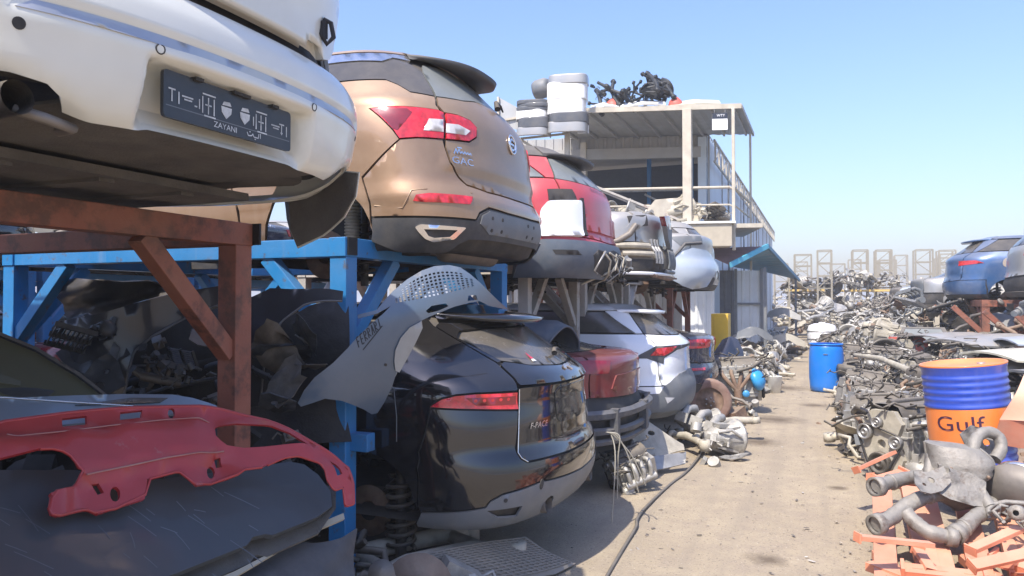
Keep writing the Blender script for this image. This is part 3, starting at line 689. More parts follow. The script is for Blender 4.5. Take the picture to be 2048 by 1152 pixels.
# white saloon on the brown rack --------------------------------------------------------
def build_white():
    sh = WHITE; t = gcar('white_saloon', 'pearl white saloon with a black number plate on the brown rack', PL['white'], 'car', 'scrap cars on the racks')
    def rec(s, h):
        e = smooth01(-.41, -.335, s)*(1-smooth01(.235, .315, s))*smooth01(.298, .310, h)*(1-smooth01(.424, .452, h))
        b = -.088*smooth01(.05, .95, e)
        st = -.012*smooth01(.475, .483, h)*(1-smooth01(.507, .514, h))*(np.abs(s) < .72)
        for sg in (-1, 1):
            d = np.sqrt(((s-sg*.80)/.26)**2 + ((h-.28)/.085)**2); b = b - .03*(1-smooth01(.75, 1.2, d))
        return b + st
    sh.disp = rec
    cutL = [(-.55, .27), (-.578, .302), (-.591, .332), (-.62, .346), (-.70, .352), (-.83, .35), (-.92, .325), (-.96, .27)]
    bot = [(0, .302), (-.40, .302), (-.50, .30), (-.570, .298), (-.585, .330), (-.62, .348), (-.70, .356), (-.85, .356), (-.96, .325), (-1.02, .30), (-1.15, .25), (-1.30, .20)]
    hh = [(0, .655), (-.40, .655), (-.60, .66), (-.80, .68), (-.95, .68), (-1.35, .66)]
    panel(t, sh, 'bumper', sym(hh + bot[::-1]), M['white'], step=.015, thick=.012, gap=0)
    both(t, sh, 'bumper_strip', [(-.70, .478), (-.66, .505), (-.458, .507), (0, .509), (0, .482), (-.211, .481), (-.458, .477)], mat('satin_trim', (.42, .43, .45), .3, .6, .3, .05, 4, film=.15), step=.03, off=.003, thick=.006, gap=0)
    panel(t, sh, 'underbody', sym([(0, .300), (-.40, .300), (-.57, .296), (-.60, .27), (-.95, .27), (-.95, .20), (0, .20)]), M['under'], step=.05, off=-.03, thick=.01, gap=0)
    for fn in (lambda p: p, mir):
        panel(t, sh, 'exhaust_recess', fn([(-.54, .285), (-.575, .345), (-.72, .366), (-.90, .358), (-1.02, .29), (-.95, .26)]), M['under'], off=-.10, thick=.01, gap=0, step=.04)
    MB().tube([(-.13, -.66, .275), (-.2, -.66, .272), (-.55, -.63, .262)], .040, 18, cap=False).build('exhaust_pipe', M['oily'], t)
    MB().tube([(-.20, -.62, .262), (-.15, -.58, .245), (-.16, -.50, .238), (-.25, -.47, .245)], .014, 8).build('towing_loop', M['pipe'], t)
    b = MB(); b.box((-1.25, 0, .235), (1.3, 1.25, .03)); b.tube([(-.6, -.6, .22), (-1.0, -.3, .215), (-1.9, -.25, .21)], .022, 8)
    for y in (-.35, 0, .35): b.box((-1.2, y, .218), (1.1, .06, .02))
    b.build('belly_pan', M['under'], t)
    lid = [(0, .690), (-.30, .690), (-.42, .695), (-.50, .715), (-.56, .76), (-.60, .84), (-.625, .95), (-.625, 1.04), (-.60, 1.09), (0, 1.10)]
    panel(t, sh, 'boot_lid', sym(lid), M['white'], step=.03, off=.065, thick=.03, gap=0)
    panel(t, sh, 'lamp_housing', sym([(0, .68), (-.20, .68), (-.50, .68), (-.80, .69), (-1.0, .69), (-1.05, 1.0), (-.7, 1.06), (0, 1.06)]), M['dark'], step=.06, off=-.03)
    both(t, sh, 'quarter_panel', [(-.90, .70), (-1.35, .67), (-1.36, .62), (-1.72, .62), (-3.0, .60), (-3.0, 1.07), (-.95, 1.07), (-.86, .92), (-.80, .74)], M['white'], step=.05)
    both(t, sh, 'lamp_bracket', [(-.70, .72), (-.80, .72), (-.85, .92), (-.72, 1.0), (-.68, .9)], M['paleblue'], off=.01, step=.05)
    panel(t, sh, 'deck', [(-3.0, 1.11), (3.0, 1.11), (3.0, 1.38), (-3.0, 1.38)], M['white'], step=.08)
    panel(t, sh, 'rear_window', [(-.75, 1.40), (.75, 1.40), (.68, 1.70), (-.68, 1.70)], M['glass'], step=.07)
    both(t, sh, 'side_window', [(-3.0, 1.40), (-.9, 1.40), (-.85, 1.66), (-3.0, 1.66)], M['glass'], step=.09)
    panel(t, sh, 'roof', [(-3.0, 1.71), (3.0, 1.71), (3.0, 1.98), (-3.0, 1.98)], M['white'], step=.08)
    shell(t, sh, .62, 1.96, 3.0, (), M['dark'], off=-.04)
    for sg in (-1, 1):
        Sk = lambda u, v, off=0.: np.stack([np.asarray(u, float), sg*(.895-.10*smooth01(-.45, -.1, np.asarray(u, float))+np.asarray(off)), np.asarray(v, float)], -1)
        sk = [(-.18, .34), (-.20, .24), (-.28, .16), (-.42, .09), (-.56, .04), (-.60, .12), (-.62, .36), (-.4, .38)]
        mb = MB(); patch(mb, Sk, sk, (), .06, 0, .006); mb.build('bumper_skirt', M['white'], t); mb = MB(); patch(mb, Sk, inset(sk, .006), (), .06, -.007, .006); mb.build('arch_liner', M['under'], t)
    # boot lock hanging off the lid edge
    P = sh.S(np.array([.45]), np.array([.80]), np.array([.07]))[0]
    k = MB(); k.tube([tuple(P+np.array(q)) for q in ((0, 0, .04), (.02, .02, .03), (.025, .03, -.02), (.01, .01, -.05), (0, -.015, -.02), (.005, 0, .03))], .009, 6); k.box(tuple(P), (.02, .03, .06)); k.build('lock_catch', M['rubber'], t)
    # plate in its recess
    Sp = lambda u, v, off=0.0: np.stack([-.052+np.asarray(off)+0*np.asarray(u), np.asarray(u, float), np.asarray(v, float)], -1)
    u0, w, v0, v1 = -.055, .262, .328, .458
    pl = panel(t, sh, 'number_plate', [(0, 0)]*0 or rounded([(u0-w, v0-.02), (u0+w, v0-.02), (u0+w, v1-.02), (u0-w, v1-.02)], .012), M['plastic'], gap=0) if False else None
    mb = MB(); patch(mb, Sp, rounded([(u0-w, v0-.025), (u0+w, v0-.025), (u0+w, v1-.025), (u0-w, v1-.025)], .014), (), .06, 0, .012)
    pl = mb.build('number_plate', mat('plate_black', (.022, .026, .032), .4, 0, .1, .25, 12, dust=.2, film=.22, dustcol=(.10, .10, .10)), t)
    wm = mat('plate_print', (.62, .63, .62), .5, 0, 0, .15, 30, film=.6, dustcol=(.06, .065, .07))
    L = []
    def dash(a, b, c, d): L.append([(u0+a, v0-.025+b), (u0+c, v0-.025+d)])
    yb = .058
    for x, f in ((-.235, 1), (.215, 1)):
        dash(x-.012, yb+.022, x+.012, yb+.022); dash(x, yb+.022, x, yb-.012); dash(x+.024, yb+.02, x+.024, yb-.014)
    for x in (-.20, .165): dash(x, yb+.012, x+.04, yb+.012); dash(x+.008, yb+.004, x+.036, yb+.004); dash(x+.045, yb-.006, x+.055, yb-.006)
    for x in (-.125, .095):
        for k in (0, .022, .044): dash(x+k, yb+.030, x+k, yb-.018)
        dash(x, yb+.038, x+.05, yb+.038); dash(x+.006, yb-.024, x+.05, yb-.024); dash(x+.01, yb+.008, x+.034, yb+.008); dash(x-.012, yb+.018, x-.012, yb-.01)
    strokes_on(Sp, L, .0042, wm, pl, .0015)
    for x in (-.032, .045):
        s = MB()
        patch(s, Sp, [(u0+x-.02, yb+v0-.005), (u0+x+.022, yb+v0-.005), (u0+x+.02, yb+v0-.022), (u0+x, yb+v0-.04), (u0+x-.018, yb+v0-.022)], (), .05, .0015, .001); patch(s, Sp, [(u0+x-.016, yb+v0-.001), (u0+x+.02, yb+v0+.001), (u0+x+.014, yb+v0+.012), (u0+x-.01, yb+v0+.010)], (), .05, .0015, .001); s.build('emblem', wm, pl)
    letters_on(Sp, 'ZAYANI', u0-.035, v0-.008, .024, wm, pl, .002, sx=1.1)
    strokes_on(Sp, [[(u0+.055, v0-.002), (u0+.06, v0-.012), (u0+.075, v0-.010), (u0+.08, v0-.003), (u0+.085, v0-.012), (u0+.105, v0-.012), (u0+.107, v0+.002)], [(u0+.114, v0-.012), (u0+.114, v0+.004)], [(u0+.065, v0+.001), (u0+.07, v0+.001)], [(u0+.088, v0-.018), (u0+.094, v0-.018)]], .0035, wm, pl, .002)
    strokes_on(Sp, [[(u0-.255, v0+.008), (u0+.255, v0+.008)]], .003, M['plasticgrey'], pl, .001, 'frame_line')
    # plate lamp, sensors
    for x, ww in ((-.20, .03), (-.03, .07), (.12, .03)):
        MB().box((-.055, x, .432), (.03, ww, .010)).build('plate_lamp', M['dark'], t)
    for u, v in ((-.36, .466), (.285, .466)): ring_on(sh.S, u, v, .013, .0018, M['dark'], t, 'parking_sensor', off=.0005); disc_on(t, sh.S, 'parking_sensor', u, v, .0105, M['white'], .001, .002)
    disc_on(t, sh.S, 'sensor_hole', -.692, .440, .014, M['dark'], .0015, .003); disc_on(t, sh.S, 'sensor_hole', .72, .450, .010, M['dark'], .0015, .003)
    return t
build_bronze(); build_black(); build_white()

# ---- loose panels: smooth surfaces through measured points, outlines in surface coordinates 0..1 ----
BUMP_G = [[[-2.781,3.499,1.888],[-2.731,3.437,1.736],[-2.64,3.325,1.591],[-2.589,3.261,1.453],[-2.557,3.222,1.318],[-2.543,3.205,1.183],[-2.548,3.213,1.045]],[[-2.626,3.584,1.889],[-2.52,3.44,1.735],[-2.452,3.348,1.592],[-2.421,3.306,1.454],[-2.407,3.289,1.317],[-2.411,3.295,1.179],[-2.432,3.325,1.036]],[[-2.426,3.604,1.886],[-2.343,3.481,1.734],[-2.294,3.41,1.592],[-2.281,3.391,1.453],[-2.284,3.396,1.313],[-2.303,3.426,1.17],[-2.339,3.48,1.02]],[[-2.249,3.652,1.884],[-2.186,3.551,1.734],[-2.156,3.502,1.591],[-2.158,3.506,1.45],[-2.175,3.535,1.306],[-2.208,3.59,1.156],[-2.256,3.669,0.998]],[[-2.09,3.729,1.885],[-2.045,3.649,1.735],[-2.031,3.624,1.59],[-2.046,3.653,1.445],[-2.076,3.707,1.296],[-2.12,3.786,1.138],[-2.171,3.878,0.973]],[[-1.945,3.834,1.887],[-1.916,3.778,1.736],[-1.915,3.777,1.589],[-1.942,3.831,1.439],[-1.982,3.91,1.283],[-2.031,4.008,1.118],[-2.033,4.011,0.962]],[[-1.809,3.969,1.891],[-1.794,3.936,1.738],[-1.805,3.96,1.587],[-1.841,4.04,1.431],[-1.888,4.144,1.268],[-1.889,4.147,1.109],[-1.89,4.149,0.951]],[[-1.678,4.134,1.897],[-1.675,4.126,1.741],[-1.696,4.176,1.585],[-1.739,4.283,1.422],[-1.741,4.288,1.261],[-1.742,4.291,1.1],[-1.744,4.294,0.939]]]
BUMP_O = [(0.2834,0.3425),(0.3713,0.3117),(0.4079,0.2481),(0.4445,0.1917),(0.5104,0.1167),(0.5764,0.0613),(0.635,0.0326),(0.7009,0.0254),(0.7521,0.0408),(0.7961,0.0818),(0.84,0.1352),(0.884,0.1968),(0.9206,0.2481),(0.9719,0.3117),(0.884,0.2861),(0.84,0.2553),(0.7961,0.2655),(0.7228,0.2912),(0.6643,0.3251),(0.613,0.3528),(0.5764,0.3784),(0.569,0.4226),(0.5397,0.5047),(0.5031,0.5971),(0.4628,0.7048),(0.4409,0.8023),(0.4042,0.905),(0.3749,0.9686),(0.3493,0.9768),(0.3127,0.946),(0.2614,0.9152),(0.2101,0.8896),(0.1369,0.8762),(0.0783,0.905),(0.027,0.9275),(0.0124,0.905),(0.0417,0.8229),(0.0893,0.7407),(0.1735,0.6484),(0.2394,0.556),(0.2834,0.4842),(0.342,0.4041),(0.4006,0.3353),(0.4372,0.284),(0.3713,0.3353),(0.287,0.3661)]
BUMP_H1 = [(0.5947,0.3179),(0.6203,0.2861),(0.6862,0.2686),(0.6987,0.2892),(0.6533,0.3179),(0.6071,0.3323)]
BUMP_H2 = [(0.7888,0.2194),(0.8239,0.2173),(0.8312,0.2481),(0.7851,0.2543)]
BUMP_M = [(0.4482,0.2378),(0.5104,0.1506),(0.5764,0.089),(0.635,0.0551),(0.6935,0.0449),(0.7521,0.0613),(0.7961,0.0993),(0.8217,0.1506),(0.7741,0.1814),(0.6935,0.1988),(0.635,0.2276),(0.5764,0.2686),(0.4885,0.2707)]
BUMP_FL = [(0.5727,0.3815),(0.5764,0.4226),(0.5434,0.5201),(0.5104,0.6073),(0.4702,0.7048),(0.4533,0.6946),(0.4482,0.6381),(0.4533,0.5663),(0.4775,0.4893),(0.5178,0.4226)]
BUMP_DOT = [(0.4116,0.6607)]
BUMP_TX = [(0.3456,0.4842),(0.2907,0.5509),(0.4006,0.4123),(0.309,0.5663),(0.3969,0.4123)]
BUMP_LF = [(0.4555,0.7202),(0.4702,0.7151),(0.4006,0.9152),(0.3749,0.9717),(0.353,0.9747),(0.3713,0.8844),(0.4079,0.7921)]
RED_G = [[[-2.332,1.396,1.368],[-2.269,1.359,1.306],[-2.207,1.323,1.249],[-2.144,1.286,1.195],[-2.081,1.249,1.145],[-2.018,1.212,1.099]],[[-2.335,1.543,1.35],[-2.276,1.505,1.284],[-2.217,1.467,1.222],[-2.158,1.429,1.164],[-2.099,1.39,1.11],[-2.04,1.352,1.059]],[[-2.32,1.697,1.332],[-2.265,1.657,1.262],[-2.21,1.618,1.196],[-2.154,1.578,1.133],[-2.099,1.539,1.074],[-2.044,1.499,1.019]],[[-2.289,1.858,1.315],[-2.237,1.817,1.24],[-2.186,1.776,1.169],[-2.134,1.735,1.102],[-2.082,1.694,1.039],[-2.031,1.653,0.979]],[[-2.24,2.026,1.297],[-2.192,1.984,1.218],[-2.144,1.941,1.142],[-2.097,1.899,1.071],[-2.049,1.856,1.003],[-2.001,1.814,0.939]],[[-2.175,2.201,1.279],[-2.13,2.157,1.195],[-2.086,2.113,1.116],[-2.042,2.07,1.04],[-1.998,2.026,0.967],[-1.954,1.982,0.899]],[[-2.092,2.383,1.261],[-2.051,2.338,1.173],[-2.011,2.293,1.089],[-1.971,2.247,1.008],[-1.93,2.202,0.932],[-1.889,2.157,0.859]],[[-1.992,2.572,1.244],[-1.955,2.525,1.151],[-1.919,2.479,1.062],[-1.882,2.432,0.977],[-1.845,2.385,0.896],[-1.808,2.338,0.819]],[[-1.875,2.768,1.226],[-1.842,2.72,1.129],[-1.809,2.672,1.035],[-1.776,2.624,0.946],[-1.743,2.576,0.861],[-1.71,2.527,0.779]]]
RED_O = [(0.0119,0.2792),(0.1235,0.1907),(0.2127,0.1464),(0.3019,0.0993),(0.4357,0.058),(0.5249,0.0506),(0.6142,0.0432),(0.6588,0.058),(0.7257,0.1169),(0.7926,0.1686),(0.8372,0.2349),(0.8818,0.3234),(0.9264,0.4119),(0.9621,0.5004),(0.9799,0.5889),(0.9911,0.7069),(0.9933,0.8544),(0.9733,0.8765),(0.9666,0.7216),(0.9487,0.7437),(0.942,0.7364),(0.9264,0.6626),(0.922,0.5889),(0.9086,0.5299),(0.8818,0.5004),(0.855,0.4709),(0.8194,0.4857),(0.7792,0.5446),(0.7658,0.5623),(0.7168,0.5815),(0.7034,0.6287),(0.6097,0.6951),(0.5963,0.6479),(0.574,0.5771),(0.5606,0.5741),(0.4892,0.6405),(0.4803,0.8101),(0.3688,0.9207),(0.351,0.8912),(0.342,0.8691),(0.3019,0.9134),(0.2573,0.9753),(0.2417,0.9576),(0.235,0.8986),(0.2439,0.8544),(0.2372,0.7954),(0.3019,0.7216),(0.3153,0.6774),(0.3184,0.6036),(0.3064,0.5889),(0.293,0.5152),(0.2707,0.4709),(0.2439,0.4488),(0.2038,0.4562),(0.1235,0.5225),(0.0119,0.6036)]
RED_H1 = [(0.2742,0.1582),(0.3367,0.1317),(0.3385,0.2025),(0.2751,0.2276)]
RED_H2 = [(0.421,0.0993),(0.4759,0.0801),(0.4736,0.1391),(0.4201,0.1612)]
RED_H3 = [(0.5571,0.1022),(0.5559,0.1221),(0.5526,0.1367),(0.5481,0.142),(0.5437,0.1367),(0.5404,0.1221),(0.5392,0.1022),(0.5404,0.0823),(0.5437,0.0677),(0.5481,0.0624),(0.5526,0.0677),(0.5559,0.0823)]
RED_H4 = [(0.6521,0.2349),(0.6632,0.2172),(0.7034,0.2054),(0.7926,0.2231),(0.8372,0.2792),(0.8818,0.3647),(0.8372,0.375),(0.7703,0.3972),(0.7212,0.4045),(0.6811,0.3824),(0.6655,0.3382),(0.6543,0.2939)]
RED_H5 = [(0.351,0.6848),(0.3688,0.6744),(0.3822,0.7511),(0.3666,0.7688)]
RED_H6 = [(0.4214,0.7659),(0.4198,0.7968),(0.4152,0.8195),(0.409,0.8278),(0.4027,0.8195),(0.3981,0.7968),(0.3965,0.7659),(0.3981,0.7349),(0.4027,0.7122),(0.409,0.7039),(0.4152,0.7122),(0.4198,0.7349)]
RED_H7 = [(0.6588,0.4635),(0.6721,0.4562),(0.6766,0.5299),(0.6632,0.5373)]
RED_H8 = [(0.6597,0.5741),(0.6583,0.6),(0.6547,0.6188),(0.6498,0.6258),(0.6449,0.6188),(0.6413,0.6),(0.64,0.5741),(0.6413,0.5483),(0.6449,0.5294),(0.6498,0.5225),(0.6547,0.5294),(0.6583,0.5483)]
RED_H9 = [(0.9353,0.5004),(0.9487,0.5299),(0.9621,0.6184),(0.9496,0.6331)]
RED_R1 = [(0.1235,0.3234),(0.1502,0.3382),(0.2573,0.2939),(0.4,0.2172),(0.5249,0.1641),(0.6142,0.1435),(0.6498,0.1759)]
RED_R2 = [(0.3242,0.6553),(0.4357,0.5741),(0.5249,0.5004),(0.6142,0.4488),(0.6721,0.434)]
RED_R3 = [(0.6498,0.1981),(0.6855,0.1494),(0.7703,0.1686),(0.8372,0.2644),(0.9041,0.4267),(0.9398,0.5299)]
HOOD_G = [[[-2.34,1.376,1.205],[-2.156,1.269,1.128],[-1.972,1.162,1.07],[-1.787,1.055,1.031],[-1.603,0.947,1.012]],[[-2.345,1.61,1.16],[-2.178,1.497,1.071],[-2.01,1.383,1.0],[-1.843,1.269,0.949],[-1.675,1.155,0.918]],[[-2.308,1.862,1.115],[-2.157,1.742,1.013],[-2.006,1.622,0.931],[-1.855,1.501,0.867],[-1.704,1.38,0.823]],[[-2.228,2.131,1.07],[-2.094,2.005,0.956],[-1.96,1.878,0.861],[-1.826,1.751,0.785],[-1.691,1.623,0.729]],[[-2.105,2.418,1.025],[-1.988,2.285,0.899],[-1.871,2.151,0.791],[-1.753,2.018,0.703],[-1.636,1.884,0.635]],[[-1.94,2.722,0.98],[-1.84,2.582,0.841],[-1.739,2.442,0.722],[-1.638,2.302,0.621],[-1.537,2.161,0.54]]]
HOOD_O = [(0.0146,0.0755),(0.1515,0.0755),(0.3431,0.0755),(0.5165,0.1392),(0.7446,0.0755),(0.8815,0.0245),(0.918,0.0415),(0.9545,0.1052),(0.9864,0.203),(0.9901,0.288),(0.9499,0.3518),(0.8815,0.4156),(0.8404,0.4559),(0.8222,0.4496),(0.7902,0.4666),(0.7765,0.5133),(0.6077,0.6706),(0.4709,0.7875),(0.2884,0.9788),(0.0146,0.9788)]
BEIGE_G = [[[-2.145,1.998,0.944],[-1.988,1.854,0.836],[-1.832,1.709,0.754]],[[-2.091,2.238,0.89],[-1.949,2.088,0.77],[-1.807,1.937,0.675]],[[-2.006,2.491,0.837],[-1.879,2.335,0.703],[-1.752,2.178,0.595]],[[-1.891,2.756,0.783],[-1.779,2.594,0.637],[-1.666,2.432,0.516]]]
BEIGE_O = [(0.0847,0.9486),(0.3776,0.7077),(0.5534,0.5317),(0.6706,0.3594),(0.8171,0.226),(0.9636,0.1111),(0.9704,0.1704),(0.8659,0.2538),(0.7683,0.3223),(0.6706,0.4391),(0.5534,0.5688),(0.3776,0.7726),(0.1823,0.9486)]
CRUMP_G = [[[-2.215,2.019,0.851],[-2.113,1.928,0.781],[-2.011,1.836,0.722],[-1.909,1.744,0.672],[-1.807,1.651,0.634]],[[-2.167,2.161,0.818],[-2.071,2.066,0.743],[-1.975,1.972,0.679],[-1.879,1.877,0.625],[-1.784,1.782,0.582]],[[-2.107,2.306,0.785],[-2.018,2.209,0.706],[-1.928,2.112,0.637],[-1.839,2.015,0.579],[-1.749,1.918,0.531]],[[-2.037,2.456,0.752],[-1.953,2.357,0.668],[-1.87,2.258,0.595],[-1.787,2.158,0.532],[-1.703,2.058,0.479]],[[-1.955,2.611,0.719],[-1.878,2.509,0.63],[-1.801,2.407,0.552],[-1.724,2.305,0.485],[-1.647,2.203,0.427]],[[-1.862,2.77,0.686],[-1.791,2.666,0.593],[-1.72,2.562,0.51],[-1.649,2.457,0.438],[-1.579,2.352,0.376]]]
CRUMP_O = [(0.0375,0.4588),(0.216,0.2998),(0.3944,0.1841),(0.555,0.1841),(0.6264,0.1408),(0.7513,0.148),(0.8851,0.0945),(0.9761,0.0324),(0.9904,0.2853),(0.9832,0.6466),(0.1267,0.9791)]
SCREEN_G = [[[-3.498,1.989,1.661],[-3.207,1.827,1.455],[-2.916,1.663,1.286]],[[-3.297,2.247,1.661],[-3.036,2.072,1.444],[-2.775,1.897,1.264]],[[-3.059,2.52,1.662],[-2.828,2.333,1.433],[-2.597,2.145,1.241]]]
SCREEN_O = [(0.027,0.0708),(0.4054,0.3585),(0.5946,0.4906),(0.8108,0.7264),(0.9784,0.9434),(0.027,0.9717)]
SCREEN_E = [(0.027,0.0377),(0.4054,0.3255),(0.6054,0.467),(0.827,0.7075),(1.0,0.9434),(0.9784,0.9434),(0.8108,0.7264),(0.5946,0.4906),(0.4054,0.3585),(0.027,0.0708)]
SCREEN_D = [(0.4054,0.7075),(0.5189,0.7783),(0.5135,0.8255),(0.4054,0.7925)]
WING_G = [[[-2.64,1.55,1.366],[-2.524,1.482,1.309],[-2.407,1.414,1.259]],[[-2.626,1.767,1.344],[-2.518,1.696,1.281],[-2.411,1.625,1.224]],[[-2.578,1.999,1.321],[-2.48,1.924,1.252],[-2.381,1.849,1.19]],[[-2.496,2.244,1.298],[-2.407,2.165,1.223],[-2.318,2.086,1.155]],[[-2.38,2.503,1.275],[-2.301,2.421,1.195],[-2.221,2.338,1.121]]]
WING_O = [(0.0089,0.2889),(0.2143,0.1889),(0.4732,0.1222),(0.6607,0.0889),(0.8304,0.1),(0.9018,0.1778),(0.9554,0.2778),(0.9911,0.3556),(0.8929,0.4889),(0.6607,0.6444),(0.2143,0.9111),(0.0089,0.9556)]
WING_L = [(0.0089,0.2222),(0.2143,0.1889),(0.4643,0.2889),(0.7054,0.3778)]
WING_V = [(0.4821,0.3556),(0.7857,0.2889),(0.8125,0.1889),(0.6821,0.1889)]
DWING_G = [[[-5.47,3.938,1.86],[-5.196,3.742,1.75],[-5.238,3.774,1.65],[-5.51,3.971,1.544],[-5.444,3.925,1.441]],[[-4.969,3.739,1.846],[-4.787,3.603,1.744],[-4.994,3.76,1.65],[-5.158,3.885,1.548],[-4.937,3.72,1.455]],[[-4.535,3.568,1.834],[-4.53,3.565,1.742],[-4.791,3.773,1.65],[-4.773,3.76,1.553],[-4.515,3.557,1.467]],[[-4.399,3.623,1.834],[-4.563,3.759,1.746],[-4.75,3.914,1.65],[-4.57,3.766,1.554],[-4.401,3.629,1.466]],[[-4.507,3.887,1.845],[-4.751,4.098,1.753],[-4.777,4.121,1.65],[-4.532,3.911,1.552],[-4.531,3.912,1.454]],[[-4.603,4.159,1.855],[-4.803,4.342,1.757],[-4.666,4.219,1.65],[-4.48,4.051,1.55],[-4.636,4.194,1.443]],[[-4.493,4.259,1.857],[-4.557,4.32,1.755],[-4.333,4.109,1.65],[-4.292,4.072,1.551],[-4.521,4.29,1.442]]]
DWING_O = [(0.0324,0.2784),(0.1001,0.1186),(0.2353,0.0547),(0.4111,0.093),(0.6004,0.125),(0.8032,0.1026),(0.8708,0.157),(0.9587,0.3743),(0.8708,0.598),(0.8167,0.7418),(0.4111,0.8601),(0.1947,0.9336),(0.1474,0.6619),(0.1406,0.5341)]
DKA_G = [[[-3.506,2.602,1.762],[-3.507,2.605,1.606],[-3.508,2.608,1.451],[-3.509,2.611,1.295],[-3.51,2.614,1.139]],[[-3.293,2.669,1.762],[-3.294,2.672,1.607],[-3.295,2.675,1.452],[-3.296,2.678,1.297],[-3.298,2.681,1.141]],[[-3.175,2.818,1.764],[-3.176,2.82,1.606],[-3.177,2.823,1.447],[-3.178,2.826,1.288],[-3.179,2.829,1.129]],[[-3.096,3.018,1.769],[-3.097,3.02,1.604],[-3.098,3.023,1.438],[-3.099,3.026,1.273],[-3.1,3.029,1.108]],[[-2.908,3.125,1.77],[-2.909,3.128,1.603],[-2.91,3.131,1.437],[-2.911,3.134,1.27],[-2.913,3.137,1.104]]]
DKA_O = [(0.0294,0.34),(0.2647,0.24),(0.5294,0.16),(0.7647,0.1),(0.9853,0.032),(0.9853,0.184),(0.7647,0.312),(0.5294,0.448),(0.4235,0.568),(0.3794,0.74),(0.3676,0.976),(0.1912,0.976),(0.1029,0.74)]
DKA_E = [(0.9853,0.184),(0.7647,0.312),(0.5294,0.448),(0.4235,0.568),(0.3794,0.74),(0.3676,0.976)]
DKB_G = [[[-3.533,2.957,1.691],[-3.465,2.902,1.49],[-3.486,2.922,1.288],[-3.545,2.975,1.078]],[[-3.385,3.072,1.691],[-3.321,3.015,1.488],[-3.341,3.036,1.284],[-3.397,3.09,1.071]],[[-3.233,3.188,1.692],[-3.172,3.13,1.486],[-3.191,3.151,1.279],[-3.245,3.206,1.064]],[[-3.076,3.307,1.692],[-3.019,3.247,1.484],[-3.037,3.269,1.275],[-3.088,3.325,1.057]]]
DKB_O = [(0.0222,0.9778),(0.04,0.6889),(0.1111,0.4889),(0.2889,0.3467),(0.6444,0.1956),(0.9822,0.0444),(0.9822,0.9778)]
DKC_G = [[[-2.894,3.242,1.746],[-2.858,3.203,1.579],[-2.826,3.169,1.417],[-2.863,3.211,1.248],[-2.9,3.254,1.076]],[[-2.771,3.293,1.746],[-2.736,3.253,1.579],[-2.706,3.219,1.417],[-2.741,3.261,1.248],[-2.776,3.305,1.076]],[[-2.648,3.343,1.746],[-2.615,3.303,1.579],[-2.586,3.268,1.417],[-2.619,3.311,1.248],[-2.653,3.356,1.076]],[[-2.525,3.394,1.746],[-2.493,3.353,1.579],[-2.466,3.317,1.417],[-2.498,3.361,1.248],[-2.53,3.406,1.076]],[[-2.401,3.445,1.746],[-2.371,3.403,1.579],[-2.345,3.367,1.417],[-2.376,3.411,1.248],[-2.406,3.457,1.076]]]
DKC_O = [(0.0154,0.1388),(0.2308,0.049),(0.5385,0.0327),(0.9744,0.049),(0.9744,0.1388),(0.5897,0.1714),(0.3641,0.2857),(0.2205,0.4898),(0.1487,0.7347),(0.1282,0.9714),(0.0154,0.9714)]
DKC_E = [(0.9744,0.1388),(0.5897,0.1714),(0.3641,0.2857),(0.2205,0.4898),(0.1487,0.7347),(0.1282,0.9714)]
DKD_G = [[[-2.96,3.356,1.692],[-2.917,3.31,1.405],[-2.972,3.375,1.108],[-2.918,3.317,0.832]],[[-2.799,3.422,1.692],[-2.758,3.375,1.405],[-2.811,3.441,1.108],[-2.76,3.382,0.832]],[[-2.639,3.488,1.692],[-2.6,3.44,1.405],[-2.649,3.507,1.108],[-2.602,3.447,0.832]],[[-2.478,3.554,1.692],[-2.442,3.505,1.405],[-2.488,3.574,1.108],[-2.444,3.512,0.832]]]
DKD_O = [(0.0541,0.9677),(0.0811,0.5161),(0.1568,0.3226),(0.3081,0.1548),(0.5568,0.0581),(0.973,0.0323),(0.973,0.9677)]
CLUT = [(-3.265, 2.664, 1.44), (-3.131, 2.667, 1.37), (-3.061, 2.752, 1.268), (-3.01, 2.828, 1.213), (-2.932, 2.911, 1.359), (-2.787, 2.865, 1.243), (-3.046, 2.541, 1.265), (-3.065, 2.909, 1.432), (-2.683, 3.178, 1.242), (-2.618, 3.257, 1.29), (-2.625, 3.307, 1.394), (-2.601, 3.159, 1.143), (-2.641, 3.244, 1.45), (-2.618, 3.339, 1.5), (-2.606, 3.051, 1.08), (-2.669, 3.18, 1.4), (-3.677, 2.818, 1.503), (-3.376, 2.511, 1.422), (-2.973, 3.052, 1.558), (-2.424, 3.018, 1.021)]

def lump(seed, n=10, s=.30):
    """an irregular cluster: ribbed housings, brackets, hoses"""
    rr = random.Random(seed); mb = MB()
    for k in range(n):
        c = Vector((rr.uniform(-1, 1)*s, rr.uniform(-.6, .6)*s, rr.uniform(0, .8)*s)); e = Euler((rr.uniform(-.7, .7), rr.uniform(-.7, .7), rr.uniform(0, 3))).to_matrix()
        z = rr.random()
        if z < .4: mb.box(c, (rr.uniform(.15, .5)*s, rr.uniform(.1, .4)*s, rr.uniform(.06, .3)*s), e)
        elif z < .65:
            a = c+e @ Vector((0, 0, .3*s)); mb.tube([c, (c+a)/2, a], [rr.uniform(.08, .22)*s]*3, 10)
        else:
            p = [c]
            for q in range(4): p.append(p[-1]+Vector((rr.uniform(-.3, .3), rr.uniform(-.3, .3), rr.uniform(-.15, .2)))*s)
            mb.tube(p, rr.uniform(.02, .06)*s, 6)
    return mb

